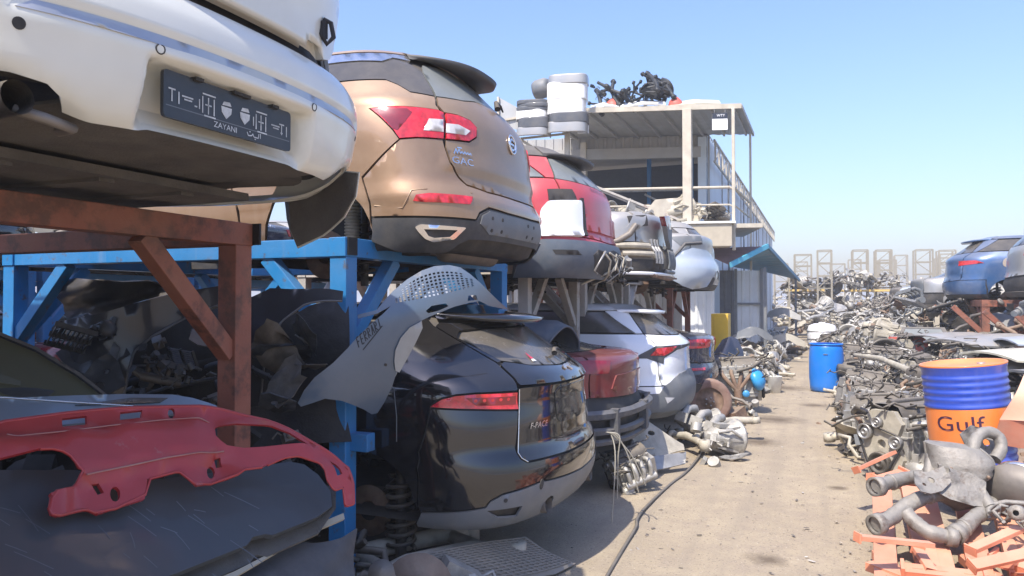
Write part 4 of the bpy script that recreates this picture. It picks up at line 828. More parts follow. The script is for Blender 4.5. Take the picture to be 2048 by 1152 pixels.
# ---- kit of scrap parts ----------------------------------------------------------------------
def T(*a): return Matrix.Translation(a)
def RX(d): return Matrix.Rotation(R(d), 4, 'X')
def RY(d): return Matrix.Rotation(R(d), 4, 'Y')
def wheel_part(mb, c, r, w, ax='Y'):
    Mx = T(*c) @ (RX(90) if ax == 'Y' else (RY(90) if ax == 'X' else Matrix.Identity(4)))
    return mb.lathe([(0, w*.3), (r*.22, w*.3), (r*.25, w*.5), (r*.38, w*.5), (r*.42, w*.15), (r*.74, w*.12), (r*.8, w*.5), (r, w*.5), (r*.94, 0), (r, -w*.5), (r*.4, -w*.5), (0, -w*.5)], 20, Mx)
def k_pulley():
    return wheel_part(MB(), (0, 0, .03), .14, .07, 'Z')
def k_pipe(seed=0):
    rr = random.Random(seed); mb = MB(); p = [Vector((-.45, 0, .06))]
    for i in range(7): p.append(p[-1]+Vector((.13, rr.uniform(-.08, .08), rr.uniform(-.05, .08))))
    mb.tube(p, .020+.010*rr.random(), 9); mb.lathe([(.02, -.01), (.06, -.01), (.06, .015), (.02, .015)], 12, T(*p[0]) @ RY(90)); mb.lathe([(.02, -.01), (.055, -.01), (.055, .015), (.02, .015)], 12, T(*p[-1]) @ RY(90)); return mb
def k_gearbox():
    mb = MB().lathe([(0, -.30), (.09, -.30), (.10, -.22), (.14, -.20), (.15, -.02), (.19, .02), (.24, .16), (.26, .17), (.26, .20), (.22, .20), (.20, .10), (0, .08)], 20, T(0, 0, .2) @ RY(90))
    for k in range(8):
        a = R(k*45); mb.bar((-.18, .145*math.cos(a), .2+.145*math.sin(a)), (.14, .235*math.cos(a), .2+.235*math.sin(a)), .014, .03)
    mb.box((-.1, .15, .2), (.16, .1, .12)); mb.tube([(-.2, -.12, .3), (-.05, -.2, .34), (.1, -.24, .25)], .02, 8); mb.box((-.05, 0, .37), (.18, .14, .05)); return mb
def k_bracket(seed=0):
    rr = random.Random(seed); S = lambda u, v, off=0.: np.stack([np.asarray(u, float), np.asarray(v, float), .06+.25*np.abs(np.asarray(u, float))**1.5+np.asarray(off)], -1)
    mb = MB(); o = [(.30*(1+.35*rr.uniform(-1, 1))*math.cos(a), .20*(1+.4*rr.uniform(-1, 1))*math.sin(a)) for a in np.linspace(0, 6.28, 8, endpoint=False)]
    return patch(mb, S, o, [arc((.05, 0), .05, 0, 330, 7), arc((-.12, .03), .03, 0, 330, 7)], .12, 0, .018)
def k_alternator():
    mb = MB().lathe([(0, -.10), (.05, -.10), (.09, -.08), (.10, -.05), (.105, .0), (.10, .05), (.08, .08), (.03, .085), (.03, .12), (.06, .12), (.06, .15), (0, .15)], 18, T(0, 0, .11) @ RX(90))
    for k in range(10):
        a = R(k*36); mb.box((.102*math.cos(a), 0, .11+.102*math.sin(a)), (.02, .14, .012), Matrix.Rotation(-a, 3, 'Y'))
    mb.box((0, .05, .23), (.05, .04, .07)); mb.box((.1, .02, .05), (.1, .05, .04)); return mb
def k_hoses(seed=0):
    rr = random.Random(seed); mb = MB()
    for q in range(5):
        a0 = rr.uniform(0, 6); r = rr.uniform(.12, .3); n = 12; L = rr.uniform(2, 4.5)
        mb.tube([(r*math.cos(a0+L*i/n)+.05*rr.uniform(-1, 1), r*.7*math.sin(a0+L*i/n), .04+.10*rr.random()+.06*math.sin(i)) for i in range(n)], rr.uniform(.010, .024), 6)
    return mb
def k_arm():
    mb = MB().tube([(-.3, -.12, .06), (-.1, -.02, .08), (.1, .02, .07), (.32, .05, .06)], [.03, .04, .035, .03], 8); mb.tube([(-.3, .22, .06), (-.12, .10, .08), (.1, .02, .07)], [.03, .035, .03], 8)
    for c in ((-.3, -.12, .06), (-.3, .22, .06), (.33, .05, .06)): mb.lathe([(.02, -.05), (.055, -.05), (.055, .05), (.02, .05)], 12, T(*c) @ RY(90) if c[0] < 0 else T(*c))
    return mb
def k_manifold():
    mb = MB()
    for i in range(4):
        x = -.24+i*.16; mb.tube([(x, .16, .22), (x, .08, .30), (x*.95, -.05, .32), (x*.9, -.16, .24), (x*.85, -.18, .10)], .042, 10); mb.box((x, .18, .21), (.13, .02, .10))
    mb.tube([(-.3, -.16, .12), (.3, -.16, .12)], .075, 12); mb.tube([(.3, -.16, .12), (.42, -.12, .16)], .05, 12); return mb
def k_strut():
    mb = MB().tube([(0, 0, 0), (0, 0, .62)], .024, 10); mb.tube([(0, 0, .0), (0, 0, .25)], .04, 12); coil(mb, (0, 0, .2), .07, .05, 6, .010); mb.lathe([(0, .54), (.09, .52), (.09, .50), (0, .50)], 14); mb.box((0, 0, -.03), (.06, .10, .12)); return mb.xf(RX(82) @ T(0, 0, -.3) if False else T(0, 0, .08) @ RX(84) @ T(0, 0, -.3))
def k_shaft():
    mb = MB().tube([(-.45, 0, .06), (.45, 0, .06)], .022, 8)
    for s in (-1, 1):
        mb.lathe([(.025, 0), (.04, .03), (.035, .045), (.055, .06), (.048, .075), (.068, .09), (.06, .10), (.075, .12), (.07, .2), (0, .2)], 14, T(s*.30, 0, .06) @ RY(90*s))
    return mb
def k_sheet(seed=0):
    rs = np.random.RandomState(seed); G = np.stack(np.meshgrid(np.linspace(-.45, .45, 6), np.linspace(-.3, .3, 5), indexing='ij')+[np.zeros((6, 5))], -1); G += rs.normal(0, .035, G.shape); G[..., 2] += .10+.25*np.abs(G[..., 0])**2
    return patch(MB(), catgrid(G), [(.02, .1), (.3, 0), (.7, .05), (1, .2), (.95, .8), (.6, 1), (.2, .92)], (), .14, 0, .008)
def k_housing(seed=0): return lump(seed+40, 9, .26)
def k_grille():
    mb = MB()
    for i in range(9): mb.box((0, -.2+i*.05, .04), (.62, .012, .05))
    for x in (-.32, .32, 0): mb.box((x, 0, .04), (.03, .46, .06))
    return mb
def k_caliper():
    mb = MB().box((0, 0, .07), (.22, .13, .12)); mb.lathe([(0, -.04), (.045, -.04), (.045, .06), (0, .06)], 12, T(.04, .07, .08) @ RX(90)); mb.box((-.1, -.03, .05), (.12, .07, .08), Matrix.Rotation(R(20), 3, 'Z')); mb.tube([(.1, 0, .1), (.18, .05, .16), (.25, 0, .1)], .012, 6); return mb
def k_disc():
    return MB().lathe([(0, .05), (.035, .05), (.035, .035), (.075, .03), (.08, .012), (.16, .012), (.162, -.012), (.06, -.012)], 24, T(0, 0, .03))
def k_subframe():
    mb = MB()
    mb.tube([(-.5, -.25, .10), (-.2, -.2, .14), (.2, -.2, .14), (.5, -.25, .10)], [.05, .06, .06, .05], 8); mb.tube([(-.5, .28, .08), (-.2, .2, .12), (.2, .2, .12), (.5, .28, .08)], [.05, .055, .055, .05], 8)
    for x in (-.32, .32): mb.tube([(x, -.22, .12), (x, .22, .10)], .045, 8)
    for p in ((-.5, -.25, .1), (.5, -.25, .1), (-.5, .28, .08), (.5, .28, .08)): mb.lathe([(.02, -.05), (.07, -.05), (.07, .05), (.02, .05)], 12, T(*p))
    return mb
KIT = [('pulley', k_pulley, 'pulley wheel', 'steel'), ('exhaust_pipe', lambda: k_pipe(1), 'bent exhaust pipe with flanges', 'pipe'), ('gearbox', k_gearbox, 'ribbed gearbox', 'alu'),
       ('bracket', lambda: k_bracket(2), 'bracket plate with two holes', 'beige'), ('alternator', k_alternator, 'finned round alternator', 'alu'), ('hose_tangle', lambda: k_hoses(3), 'tangle of hoses', 'oily'),
       ('control_arm', k_arm, 'forked suspension arm', 'beige'), ('intake_manifold', k_manifold, 'intake manifold with four runners', 'alu'), ('strut', k_strut, 'suspension strut with coil spring', 'iron'),
       ('drive_shaft', k_shaft, 'drive shaft with ribbed boots', 'steel'), ('sheet_scrap', lambda: k_sheet(4), 'crumpled sheet of body metal', 'beige'), ('housing', lambda: k_housing(5), 'lumpy engine housing', 'oily'),
       ('grille', k_grille, 'slatted radiator grille', 'steel'), ('caliper', k_caliper, 'brake caliper', 'iron'), ('brake_disc', k_disc, 'brake disc with hub', 'iron'), ('subframe', k_subframe, 'four-armed steel subframe', 'beige'),
       ('housing', lambda: k_housing(9), 'jumbled casting with pipes', 'alu'), ('wire_loom', lambda: k_hoses(8), 'loom of wires', 'beige'), ('exhaust_pipe', lambda: k_pipe(7), 'wavy coolant pipe', 'oily'), ('sheet_scrap', lambda: k_sheet(14), 'torn sheet of metal', 'steel'),
       ('housing', lambda: k_housing(21), 'knobbly engine fitting', 'beige'), ('bracket', lambda: k_bracket(12), 'flat steel bracket', 'steel')]
KMB = [f() for _, f, _, _ in KIT]
KME = [mb.mesh(k[0], M[k[3]]) for mb, k in zip(KMB, KIT)]
KRND = random.Random(99)
def kit_piece(i, loc, rot, s, where, group):
    nm, _, lab, _ = KIT[i]; o = bpy.data.objects.new(nm, KME[i]); o.location = loc; o.rotation_euler = rot; o.scale = (s, s, s)
    o.material_slots[0].link = 'OBJECT'; o.material_slots[0].material = M[KRND.choice(['alu', 'beige', 'steel', 'oily', 'iron', 'pipe', 'steel', 'oily', 'plasticgrey'])] if KRND.random() < .6 else M[KIT[i][3]]
    return link(o, None, label=f'{lab} {where}', category=nm.replace('_', ' '), group=group)
KARR = [(np.array(mb.v), mb.f, mb.s) for mb in KMB]
def heap_stuff(name, label, cat, spots, mats, seed):
    """many small pieces that nobody could count, as one object"""
    rr = random.Random(seed); V = []; Fc = []; Sm = []; Mi = []; b = 0; order = {}
    ms = list(mats)
    for (x, y, z, s) in spots:
        i = rr.randrange(len(KARR)); v, f, sm = KARR[i]
        E = np.array(Euler((rr.uniform(-.7, .7), rr.uniform(-.7, .7), rr.uniform(0, 6.28))).to_matrix())
        V.append(v @ E.T*s+np.array([x, y, z])); Fc.extend([tuple(q+b for q in p) for p in f]); Sm.extend(sm)
        mi = ms.index(KIT[i][3]) if KIT[i][3] in ms and rr.random() < .7 else rr.randrange(len(ms)); Mi.extend([mi]*len(f)); b += len(v)
    me = bpy.data.meshes.new(name); me.from_pydata(np.concatenate(V).tolist(), [], Fc)
    for m in ms: me.materials.append(M[m])
    me.polygons.foreach_set('use_smooth', Sm); me.polygons.foreach_set('material_index', Mi); me.update()
    o = bpy.data.objects.new(name, me); return link(o, None, kind='stuff', label=label, category=cat)

# a complete engine ----------------------------------------------------------------------
def make_engine():
    t = thing('engine', 'x', 'engine')
    b = MB().box((0, 0, .26), (.50, .36, .30)); b.box((0, 0, .08), (.44, .26, .10)); b.box((.02, 0, .02), (.3, .2, .06))
    for x in np.linspace(-.2, .2, 6): b.box((x, 0, .27), (.018, .385, .24))
    for z in (.16, .36): b.box((0, 0, z), (.52, .38, .02))
    b.build('block', M['alu'], t, bevel=.006)
    h = MB().box((0, 0, .46), (.50, .34, .10)); 
    for x in np.linspace(-.2, .2, 5):
        for y in (-.17, .17): h.lathe([(0, .03), (.014, .03), (.014, -.02)], 8, T(x, y, .50))
    h.build('cylinder_head', M['alu'], t, bevel=.006)
    v = MB(); G = [[(x, y*(1-.12*(abs(x) > .22)), .51+.085*math.sqrt(max(0, 1-(y/.16)**4))) for y in np.linspace(-.16, .16, 9)] for x in (-.25, -.235, -.1, 0, .1, .235, .25)]; v.grid(G); v.tube([(-.2, 0, .60), (.2, 0, .60)], .025, 8); v.lathe([(0, .05), (.035, .05), (.035, 0)], 12, T(.15, .08, .58)); v.build('head_cover', M['oily'], t)
    c = MB(); Sx = lambda u, v, off=0.: np.stack([-.275-np.asarray(off), np.asarray(u, float), np.asarray(v, float)], -1); patch(c, Sx, [(-.13, .07), (.10, .05), (.16, .2), (.12, .34), (.16, .46), (.08, .55), (-.1, .55), (-.16, .46), (-.11, .33), (-.17, .2)], [arc((.0, .30), .035, 0, 330, 8)], .2, .02, .05); c.build('timing_cover', M['beige'], t)
    for y, z, r in ((0, .16, .085), (-.13, .33, .05), (.12, .38, .06), (.02, .46, .04)):
        o = MB(); wheel_part(o, (-.32, y, z), r, -.04, 'X'); o.build('pulley', M['steel'] if r < .07 else M['oily'], t)
    bl = MB().tube([(-.32, .0, .075), (-.32, -.08, .14), (-.32, -.18, .32), (-.32, -.13, .385), (-.32, .0, .42), (-.32, .12, .44), (-.32, .18, .36), (-.32, .10, .16), (-.32, .05, .08)], .010, 6, closed=True); bl.build('drive_belt', M['rubber'], t)
    m = MB()
    for i in range(4):
        x = -.18+i*.12; m.tube([(x, -.17, .45), (x, -.26, .47), (x, -.31, .38), (x*.9, -.30, .24)], .034, 9)
    m.tube([(-.24, -.29, .22), (.24, -.29, .22)], .055, 10); m.build('intake_manifold', M['alu'], t)
    e = MB()
    for i in range(4):
        x = -.18+i*.12; e.tube([(x, .17, .45), (x, .25, .42), (x*.5, .28, .30), (0, .28, .20)], .026, 8)
    e.tube([(0, .28, .22), (0, .28, .04)], .05, 10); e.build('exhaust_manifold', M['iron'], t)
    a = k_alternator().xf(T(-.20, -.24, .02) @ Matrix.Rotation(R(90), 4, 'Z') @ Matrix.Scale(.9, 4)); a.build('alternator', M['alu'], t)
    f = MB().lathe([(0, -.05), (.04, -.05), (.045, -.04), (.045, .05), (0, .05)], 16, T(-.10, .22, .16) @ RX(90)); f.build('oil_filter', mat('blue_filter', (.05, .25, .50), .4), t)
    w = MB(); rr = random.Random(5)
    for q in range(16):
        p = [Vector((rr.uniform(-.33, .25), rr.uniform(-.24, .2), rr.uniform(.40, .60)))]
        for k in range(6): p.append(p[-1]+Vector((rr.uniform(-.12, .12), rr.uniform(-.1, .1), rr.uniform(-.06, .05))))
        w.tube(p, rr.uniform(.007, .016), 6)
    w.build('wiring', M['oily'], t)
    g = MB().box((.30, 0, .24), (.08, .30, .30)); g.box((.27, .14, .4), (.10, .06, .12)); g.build('mounting_bracket', M['steel'], t); MB().tube([(-.26, .1, .5), (-.3, .2, .55), (-.2, .3, .5), (0, .3, .45)], .022, 8).build('coolant_pipe', M['oily'], t)
    return t

# ---- loose panels on the left ---------------------------------------------------------
def loose(name, label, cat, S, outline, m, holes=(), step=.05, thick=.006, aspect=1.0, off=0.0, group=None):
    mb = MB(); patch(mb, S, outline, holes, step, off, thick, aspect)
    return tag(mb.build(name, m), label, cat, group)
GP = 'loose body panels lying under the left racks'
# grey bumper with writing
S = catgrid(BUMP_G, -1)
def cc(a, b): return ((560+.32227*a-590)/440, (500+.32227*b-522)/314)
def q3(p0, p1, p2, t): return tuple((1-t)**2*a+2*t*(1-t)*b+t*t*c for a, b, c in zip(p0, p1, p2))
cells = []
nc, nr = 19, 7
for i in range(nc):
    for j in range(nr):
        def pt(a, b):
            t = a/nc; k = b/nr; k = .06+.88*k
            lo = q3((712, 330), (960, 318), (1212, 226), t); hi = q3((706, 292), (900, 40), (1196, 158), t)
            hi = (hi[0], max(hi[1], 112)); return cc(lo[0]+(hi[0]-lo[0])*k, lo[1]+(hi[1]-lo[1])*k)
        t = (i+.5)/nc; span = .9*math.sin(math.pi*min(1, .12+t*.95))
        g = .2
        if (t < .10 and j > 3) or (t > .92 and j > 4): continue
        cells.append(rounded([pt(i+g, j+g), pt(i+1-g, j+g), pt(i+1-g, j+1-g), pt(i+g, j+1-g)], .004, 2))
mb = MB(); patch(mb, S, BUMP_O, [BUMP_H1, BUMP_H2]+cells, .030, 0, .005, 314/440)
grey = mat('grey_primer_bumper', (.085, .125, .18), .33, .15, .5, .06, 3, dust=.25, film=.12)
t = tag(mb.build('front_bumper', grey), 'grey-blue front bumper with mesh grille and FERRARI handwritten, slung over the blue post', 'bumper', GP)
mb = MB(); patch(mb, S, BUMP_LF, (), .03, -.012, .012, 314/440); mb.build('flange', mat('grey_flange', (.26, .29, .32), .5, film=.2), t)
mb = MB(); patch(mb, S, BUMP_FL, (), .03, .012, .006, 314/440); mb.build('lamp_flange', mat('pale_grey_flange', (.34, .345, .33), .6, film=.3), t)
mb = MB(); d = BUMP_DOT[0]; patch(mb, S, arc(d, .007, 0, 330, 9, ry=.010), (), .05, .003, .002, 314/440); mb.build('bolt_hole', M['dark'], t)
ink = mat('black_marker', (.015, .02, .03), .6)
a0, a1 = np.array(BUMP_TX[1]), np.array(BUMP_TX[2]); dr = a1-a0; up = np.array([-.012, -.060])
GL = dict(F=[[(0, 0), (0, 1), (.7, 1)], [(0, .55), (.6, .55)]], E=[[(.7, 0), (0, 0), (0, 1), (.7, 1)], [(0, .5), (.6, .5)]], R=[[(0, 0), (0, 1), (.6, .9), (.6, .6), (0, .5), (.7, 0)]], A=[[(0, 0), (.35, 1), (.7, 0)], [(.15, .4), (.55, .4)]], I=[[(.3, 0), (.3, 1)]])
L = []
for i, ch in enumerate('FERRARI'):
    for st in GL[ch]: L.append([tuple(a0 + dr*(i + x*.85)/7 + up*y) for x, y in st])
L.append([tuple(BUMP_TX[3]), tuple(BUMP_TX[4])])
strokes_on(S, L, .0055, ink, t, .0015, 'handwriting', 440/314)
# red front panel
def red_relief(u, v):
    a = np.array(RED_R1); b = np.array(RED_R2); c = np.array(RED_R3)
    d = .030*smooth01(-.012, .025, v-np.interp(u, a[:, 0], a[:, 1]))*(1-smooth01(.60, .66, u))
    d = d - .034*smooth01(.0, .03, v-np.interp(u, b[:, 0], b[:, 1]))*smooth01(b[0, 0]-.06, b[0, 0], u)*(1-smooth01(b[-1, 0], b[-1, 0]+.05, u))
    d = d + .022*smooth01(-.02, .05, v-np.interp(u, c[:, 0], c[:, 1]))*smooth01(.60, .68, u)
    return d + .012*np.sin(u*7+.5)*np.sin(v*5)
S = catgrid(RED_G, -1, red_relief)
mred = mat('scuffed_red_paint', (.38, .022, .022), .40, 0, .3, .14, 4, dust=.22, film=.16, dustcol=(.36, .15, .12), col2=(.34, .15, .13), c2amt=.10, c2scale=9, streak=.12)
t = loose('red_nose_section', 'scuffed red front body panel with lamp opening lying on the dark bonnet', 'car panel', S, RED_O, mred, [RED_H1, RED_H2, RED_H3, RED_H4, RED_H5, RED_H6, RED_H7, RED_H8, RED_H9], .022, .013, 245/810, group=GP)
def ridge(S, line, r, m, t, name='ridge', off=.0):
    P = np.array(line); n = 30; k = np.linspace(0, len(P)-1, n); u = np.interp(k, range(len(P)), P[:, 0]); v = np.interp(k, range(len(P)), P[:, 1])
    return MB().tube([tuple(p) for p in S(u, v, np.full(n, off))], r, 7).build(name, m, t)
sg = 1 if True else -1
ridge(S, [(u, v+.012) for u, v in RED_R1], .0022, mat('scuffed_ridge', (.40, .20, .17), .8, film=.5, dustcol=(.30, .05, .05)), t, off=.0); ridge(S, RED_R2, .003, mat('scuffed_ridge', (.46, .33, .28)), t, off=.001)
ridge(S, RED_O[0:17], .007, mred, t, 'folded_edge', -.004); ridge(S, RED_O[16:28], .006, mred, t, 'folded_edge', -.004); ridge(S, RED_O[28:54], .006, mred, t, 'folded_edge', -.004)
# dark bonnet and the sheets below it
hm = mat('dark_grey_bonnet', (.044, .050, .056), .44, 0, .2, .15, 2, dust=.22, film=.30, dustcol=(.12, .12, .115), streak=.14)
loose('bonnet', 'dusty dark grey bonnet lying flat under the red front panel', 'bonnet', catgrid(HOOD_G, -1), HOOD_O, hm, (), .05, .02, 340/792, group=GP)
SH = catgrid(HOOD_G, -1); hb = bpy.data.objects['bonnet']; L = []; rq = random.Random(8)
for q in range(30):
    u, v = rq.uniform(.12, .80), rq.uniform(.12, .75); a = rq.gauss(.9, .25); l = rq.uniform(.03, .16); L.append([(u, v), (u+l*.5*math.cos(a), v+l*.55*math.sin(a)), (u+l*math.cos(a+.05), v+l*math.sin(a+.1))])
strokes_on(SH, L, .0022, mat('scratch_grey', (.14, .15, .16), .6, film=.5, dustcol=(.06, .07, .08)), hb, .0012, 'scratch', 792/340)['kind'] = 'stuff'
mb = MB(); patch(mb, SH, inset(HOOD_O, -.035), (), .06, -.075, .012, 340/792); tag(mb.build('bonnet_lining', M['under']), 'grey felt lining sheet directly under the dark bonnet', 'lining', GP)
loose('trim_strip', 'broken beige strip sticking out under the dark bonnet', 'trim strip', catgrid(BEIGE_G, -1), BEIGE_O, mat('beige_board', (.40, .36, .27), .8, film=.3), (), .05, .012, .5, group=GP)
G = np.array(CRUMP_G); rs = np.random.RandomState(3); G += rs.normal(0, .024, G.shape)
t = loose('crumpled_bonnet', 'crumpled dark sheet metal at the bottom of the stack by the blue post', 'car panel', catgrid(G, -1), CRUMP_O, mat('crumpled_dark', (.045, .046, .052), .5, .2, 0, .3, 8, dust=.5, film=.35, dustcol=(.20, .18, .16), bump=.5, bscale=14), (), .03, .012, .7, group=GP)
# windscreen, silver wing
S = catgrid(SCREEN_G, -1)
t = loose('windscreen', 'dusty olive windscreen leaning under the brown rack', 'windscreen', S, SCREEN_O, mat('olive_glass', (.115, .105, .055), .25, 0, .3, .12, 3, dust=.3, film=.3, dustcol=(.18, .16, .10)), (), .1, .006, .57, group=GP)
mb = MB(); patch(mb, S, SCREEN_E, (), .06, .012, .02, .57); mb.build('rubber_seal', M['rubber'], t)
mb = MB(); patch(mb, S, SCREEN_D, (), .06, .004, .003, .57); mb.build('label', mat('grey_tape', (.16, .15, .10), .6), t)
S = catgrid(WING_G, -1)
t = loose('wing_panel', 'silver-grey wing panel edge behind the red front panel', 'car panel', S, WING_O, mat('silver_grey', (.26, .30, .34), .3, .4, .5, .06, 3, film=.15), (), .05, .01, .3, group=GP)
mb = MB(); patch(mb, S, WING_V, (), .05, .004, .004, .3); mb.build('side_vent', M['glass'], t)
ridge(S, WING_L, .004, M['chrome'], t, 'chrome_strip', .004)
# crumpled dark wing inside the blue rack
G = np.array(DWING_G)
loose('crumpled_wing', 'crumpled black wing panel deep inside the blue rack', 'car panel', catgrid(G, -1), DWING_O, mat('black_dull_paint', (.03, .033, .04), .4, 0, .4, .15, 5, dust=.25, film=.2), (), .05, .01, .5, group=GP)

# dark clutter between the rack posts: arch liners, doors, trim, hoses, bits of body ---------------
GD = 'dark car parts heaped under the left racks'
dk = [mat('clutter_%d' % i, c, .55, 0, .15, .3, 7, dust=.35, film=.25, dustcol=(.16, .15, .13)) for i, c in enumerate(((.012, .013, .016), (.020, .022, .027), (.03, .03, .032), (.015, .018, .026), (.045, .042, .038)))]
rs = random.Random(11)
def arch_liner(c, r, w, a0, a1, m, name, label, yaw=0.0, tilt=0.0):
    n = 18; G = []
    for i in range(n+1):
        a = R(a0+(a1-a0)*i/n); rr = r*(1+.03*math.sin(a*5))
        G.append([[rr*math.cos(a), w*(k/4-.5), rr*math.sin(a)+.02*math.sin(k*1.7)] for k in range(5)])
    mb = MB().grid(G)
    mb.tube([tuple(g[0]) for g in G], .012, 6); mb.tube([tuple(g[4]) for g in G], .008, 6)
    mb.xf(Matrix.Translation(c) @ Matrix.Rotation(yaw, 4, 'Z') @ Matrix.Rotation(tilt, 4, 'X'))
    o = at_base(mb.build(name, m)); s = o.modifiers.new('thickness', 'SOLIDIFY'); s.thickness = .008
    return tag(o, label, 'arch liner', GD)
arch_liner((-3.55, 3.55, .80), .40, .30, 5, 185, dk[0], 'arch_liner', 'black wheel arch liner under the blue rack beside the brown post', R(8))
arch_liner((-3.0, 2.95, .70), .36, .26, 20, 200, dk[1], 'arch_liner', 'black arch liner lying low behind the brown post', R(-20), R(14))
arch_liner((-3.2, 6.05, 1.22), .30, .55, 10, 170, mat('blue_grey_liner', (.05, .068, .095), .6, film=.2), 'arch_liner', 'blue-grey plastic arch liner standing on the dark red saloon', R(70))
arch_liner((-2.35, 6.35, 1.22), .27, .5, 0, 150, mat('blue_grey_liner', (.05, .068, .095)), 'arch_liner', 'second blue-grey arch liner on the dark red saloon, by the grey post', R(75), R(12))
def door(name, label, loc, yaw, tilt, m, gm):
    o = [(-.55, -.45), (.45, -.45), (.55, -.2), (.55, .12), (.30, .50), (-.25, .52), (-.55, .15)]
    Sd = lambda u, v, off=0.: np.stack([np.asarray(u, float), np.asarray(off)+.05*(1-np.asarray(v, float)**2*2), np.asarray(v, float)], -1)
    t = thing(name, label, 'car door', loc, 0, GD); t.rotation_euler = (tilt, 0, yaw)
    mb = MB(); patch(mb, Sd, o, [[(-.48, .14), (.46, .14), (.26, .44), (-.22, .45)]], .08, 0, .05); mb.build('door_skin', m, t)
    mb = MB(); patch(mb, Sd, [(-.48, .14), (.46, .14), (.26, .44), (-.22, .45)], (), .1, -.02, .005); mb.build('window', gm, t)
    mb = MB(); mb.box((.38, .085, .03), (.16, .03, .025)); mb.build('handle', m, t)
    mb = MB(); mb.tube([(-.48, -.02, .10), (.4, -.02, .10)], .02, 6); mb.box((0, -.02, -.2), (.5, .03, .2)); mb.build('inner_trim', M['plastic'], t)
    return t
door('scrap_door', 'black car door leaning beyond the brown post', (-3.9, 3.0, .75), R(35), R(-14), dk[0], M['glass'])
door('scrap_door', 'dark grey car door standing deep in the blue rack', (-4.6, 4.1, .80), R(-12), R(10), dk[2], M['glass'])
door('scrap_door', 'black car door lying against the back of the brown rack', (-4.3, 2.2, .7), R(60), R(-24), dk[1], M['glass'])
# long trims, A pillars and seals sweeping through the gap
for i, (pts, r, lab) in enumerate((
    ([(-3.9, 2.6, 1.05), (-3.5, 2.85, 1.18), (-3.1, 3.2, 1.34), (-2.85, 3.6, 1.42)], .028, 'long black door seal rising behind the brown post'),
    ([(-4.0, 2.5, .85), (-3.6, 2.7, 1.02), (-3.2, 3.0, 1.20), (-2.9, 3.3, 1.27)], .014, 'thin dark trim strip under the long black door seal'),
    ([(-4.4, 2.9, 1.20), (-4.0, 3.3, 1.25), (-3.5, 3.9, 1.22)], .022, 'dark strut lying across the parts in the blue rack'),
    ([(-4.5, 2.3, 1.10), (-4.1, 2.7, 1.08), (-3.7, 3.2, 1.0)], .03, 'black pipe pointing down behind the windscreen'))):
    tag(at_base(MB().tube(pts, r, 8).build('trim_bar', dk[i % 3])), lab, 'trim bar', GD)
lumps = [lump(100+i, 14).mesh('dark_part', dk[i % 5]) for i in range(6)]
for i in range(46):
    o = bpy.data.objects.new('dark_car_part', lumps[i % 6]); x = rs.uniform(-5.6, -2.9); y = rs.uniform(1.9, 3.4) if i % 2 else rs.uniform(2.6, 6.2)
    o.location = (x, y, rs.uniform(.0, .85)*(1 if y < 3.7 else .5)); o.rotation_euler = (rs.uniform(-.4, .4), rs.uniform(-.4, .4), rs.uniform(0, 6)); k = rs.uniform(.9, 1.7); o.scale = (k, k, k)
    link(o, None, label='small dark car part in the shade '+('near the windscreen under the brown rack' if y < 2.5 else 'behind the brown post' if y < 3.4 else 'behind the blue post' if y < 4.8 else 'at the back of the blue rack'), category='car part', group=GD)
# black wings, and black sheets added as shade, behind the brown and blue posts
bk = mat('black_wing_paint', (.018, .020, .026), .35, 0, .5, .15, 4, dust=.2, film=.12, dustcol=(.10, .10, .10)); bk2 = mat('shade_black', (.020, .020, .023), .75, 0, 0, .4, 6, film=.35, dustcol=(.07, .066, .06), bump=.8, bscale=12)
for nm, lab, m, ln in (('DKA', 'black car wing with a curved arch edge left of the brown post', bk, 1), ('DKB', 'black sheet added as shade inside the arch left of the brown post', bk2, 0), ('DKC', 'black wing with a pale arch edge between the brown and blue posts', bk, 1), ('DKD', 'black sheet added as shade between the brown and blue posts', bk2, 0)):
    G = np.array(globals()[nm+'_G']); G = G + np.random.RandomState(5).normal(0, .012 if ln else .035, G.shape); S = catgrid(G, -1); t = loose('dark_wing' if ln else 'shade_sheet', lab, 'car wing' if ln else 'lining', S, globals()[nm+'_O'], m, (), .06, .012, .8, group=GD)
    if ln: ridge(S, globals()[nm+'_E'], .006, mat('edge_glint', (.12, .12, .12), .5), t, 'edge_glint', .004)  # pale line painted along the arch edge as its soft reflection
    elif nm == 'DKB': strokes_on(S, [[(.12, .62), (.16, .80)], [(.12, .62), (.34, .60), (.44, .78)], [(.16, .80), (.44, .80)]], .012, mat('edge_glint', (.12, .12, .12)), t, .006, 'handle_trim')
rq = random.Random(19); lc = [mat('clutter_l%d' % i, c, .5, .2, .1, .3, 8, dust=.4, film=.3, dustcol=(.16, .15, .13)) for i, c in enumerate(((.03, .032, .036), (.055, .053, .05), (.02, .023, .03), (.08, .065, .05)))]
for i in range(26):
    a = CLUT[i % len(CLUT)]; j = rq.choice([4, 7, 11, 13, 14, 16, 20, 12, 21, 3, 10])
    o = bpy.data.objects.new(KIT[j][0], KMB[j].mesh(KIT[j][0], lc[i % 4])); o.location = (a[0]+rq.uniform(-.12, .12), a[1]+rq.uniform(-.05, .05), a[2]+rq.uniform(-.1, .1)); o.rotation_euler = (rq.uniform(-1.2, 1.2), rq.uniform(-1.2, 1.2), rq.uniform(0, 6)); s = rq.uniform(.25, .48); o.scale = (s, s, s)
    link(o, None, label=KIT[j][2].replace('dusty ', '').replace('rusty ', '').replace('black ', '').replace('dark ', '').replace('pale ', '').replace('grey ', '')+(' in the dark heap left of the brown post' if a[1] < 3.0 else ' in the dark heap between the brown and blue posts'), category=KIT[j][0].replace('_', ' '), group=GD)
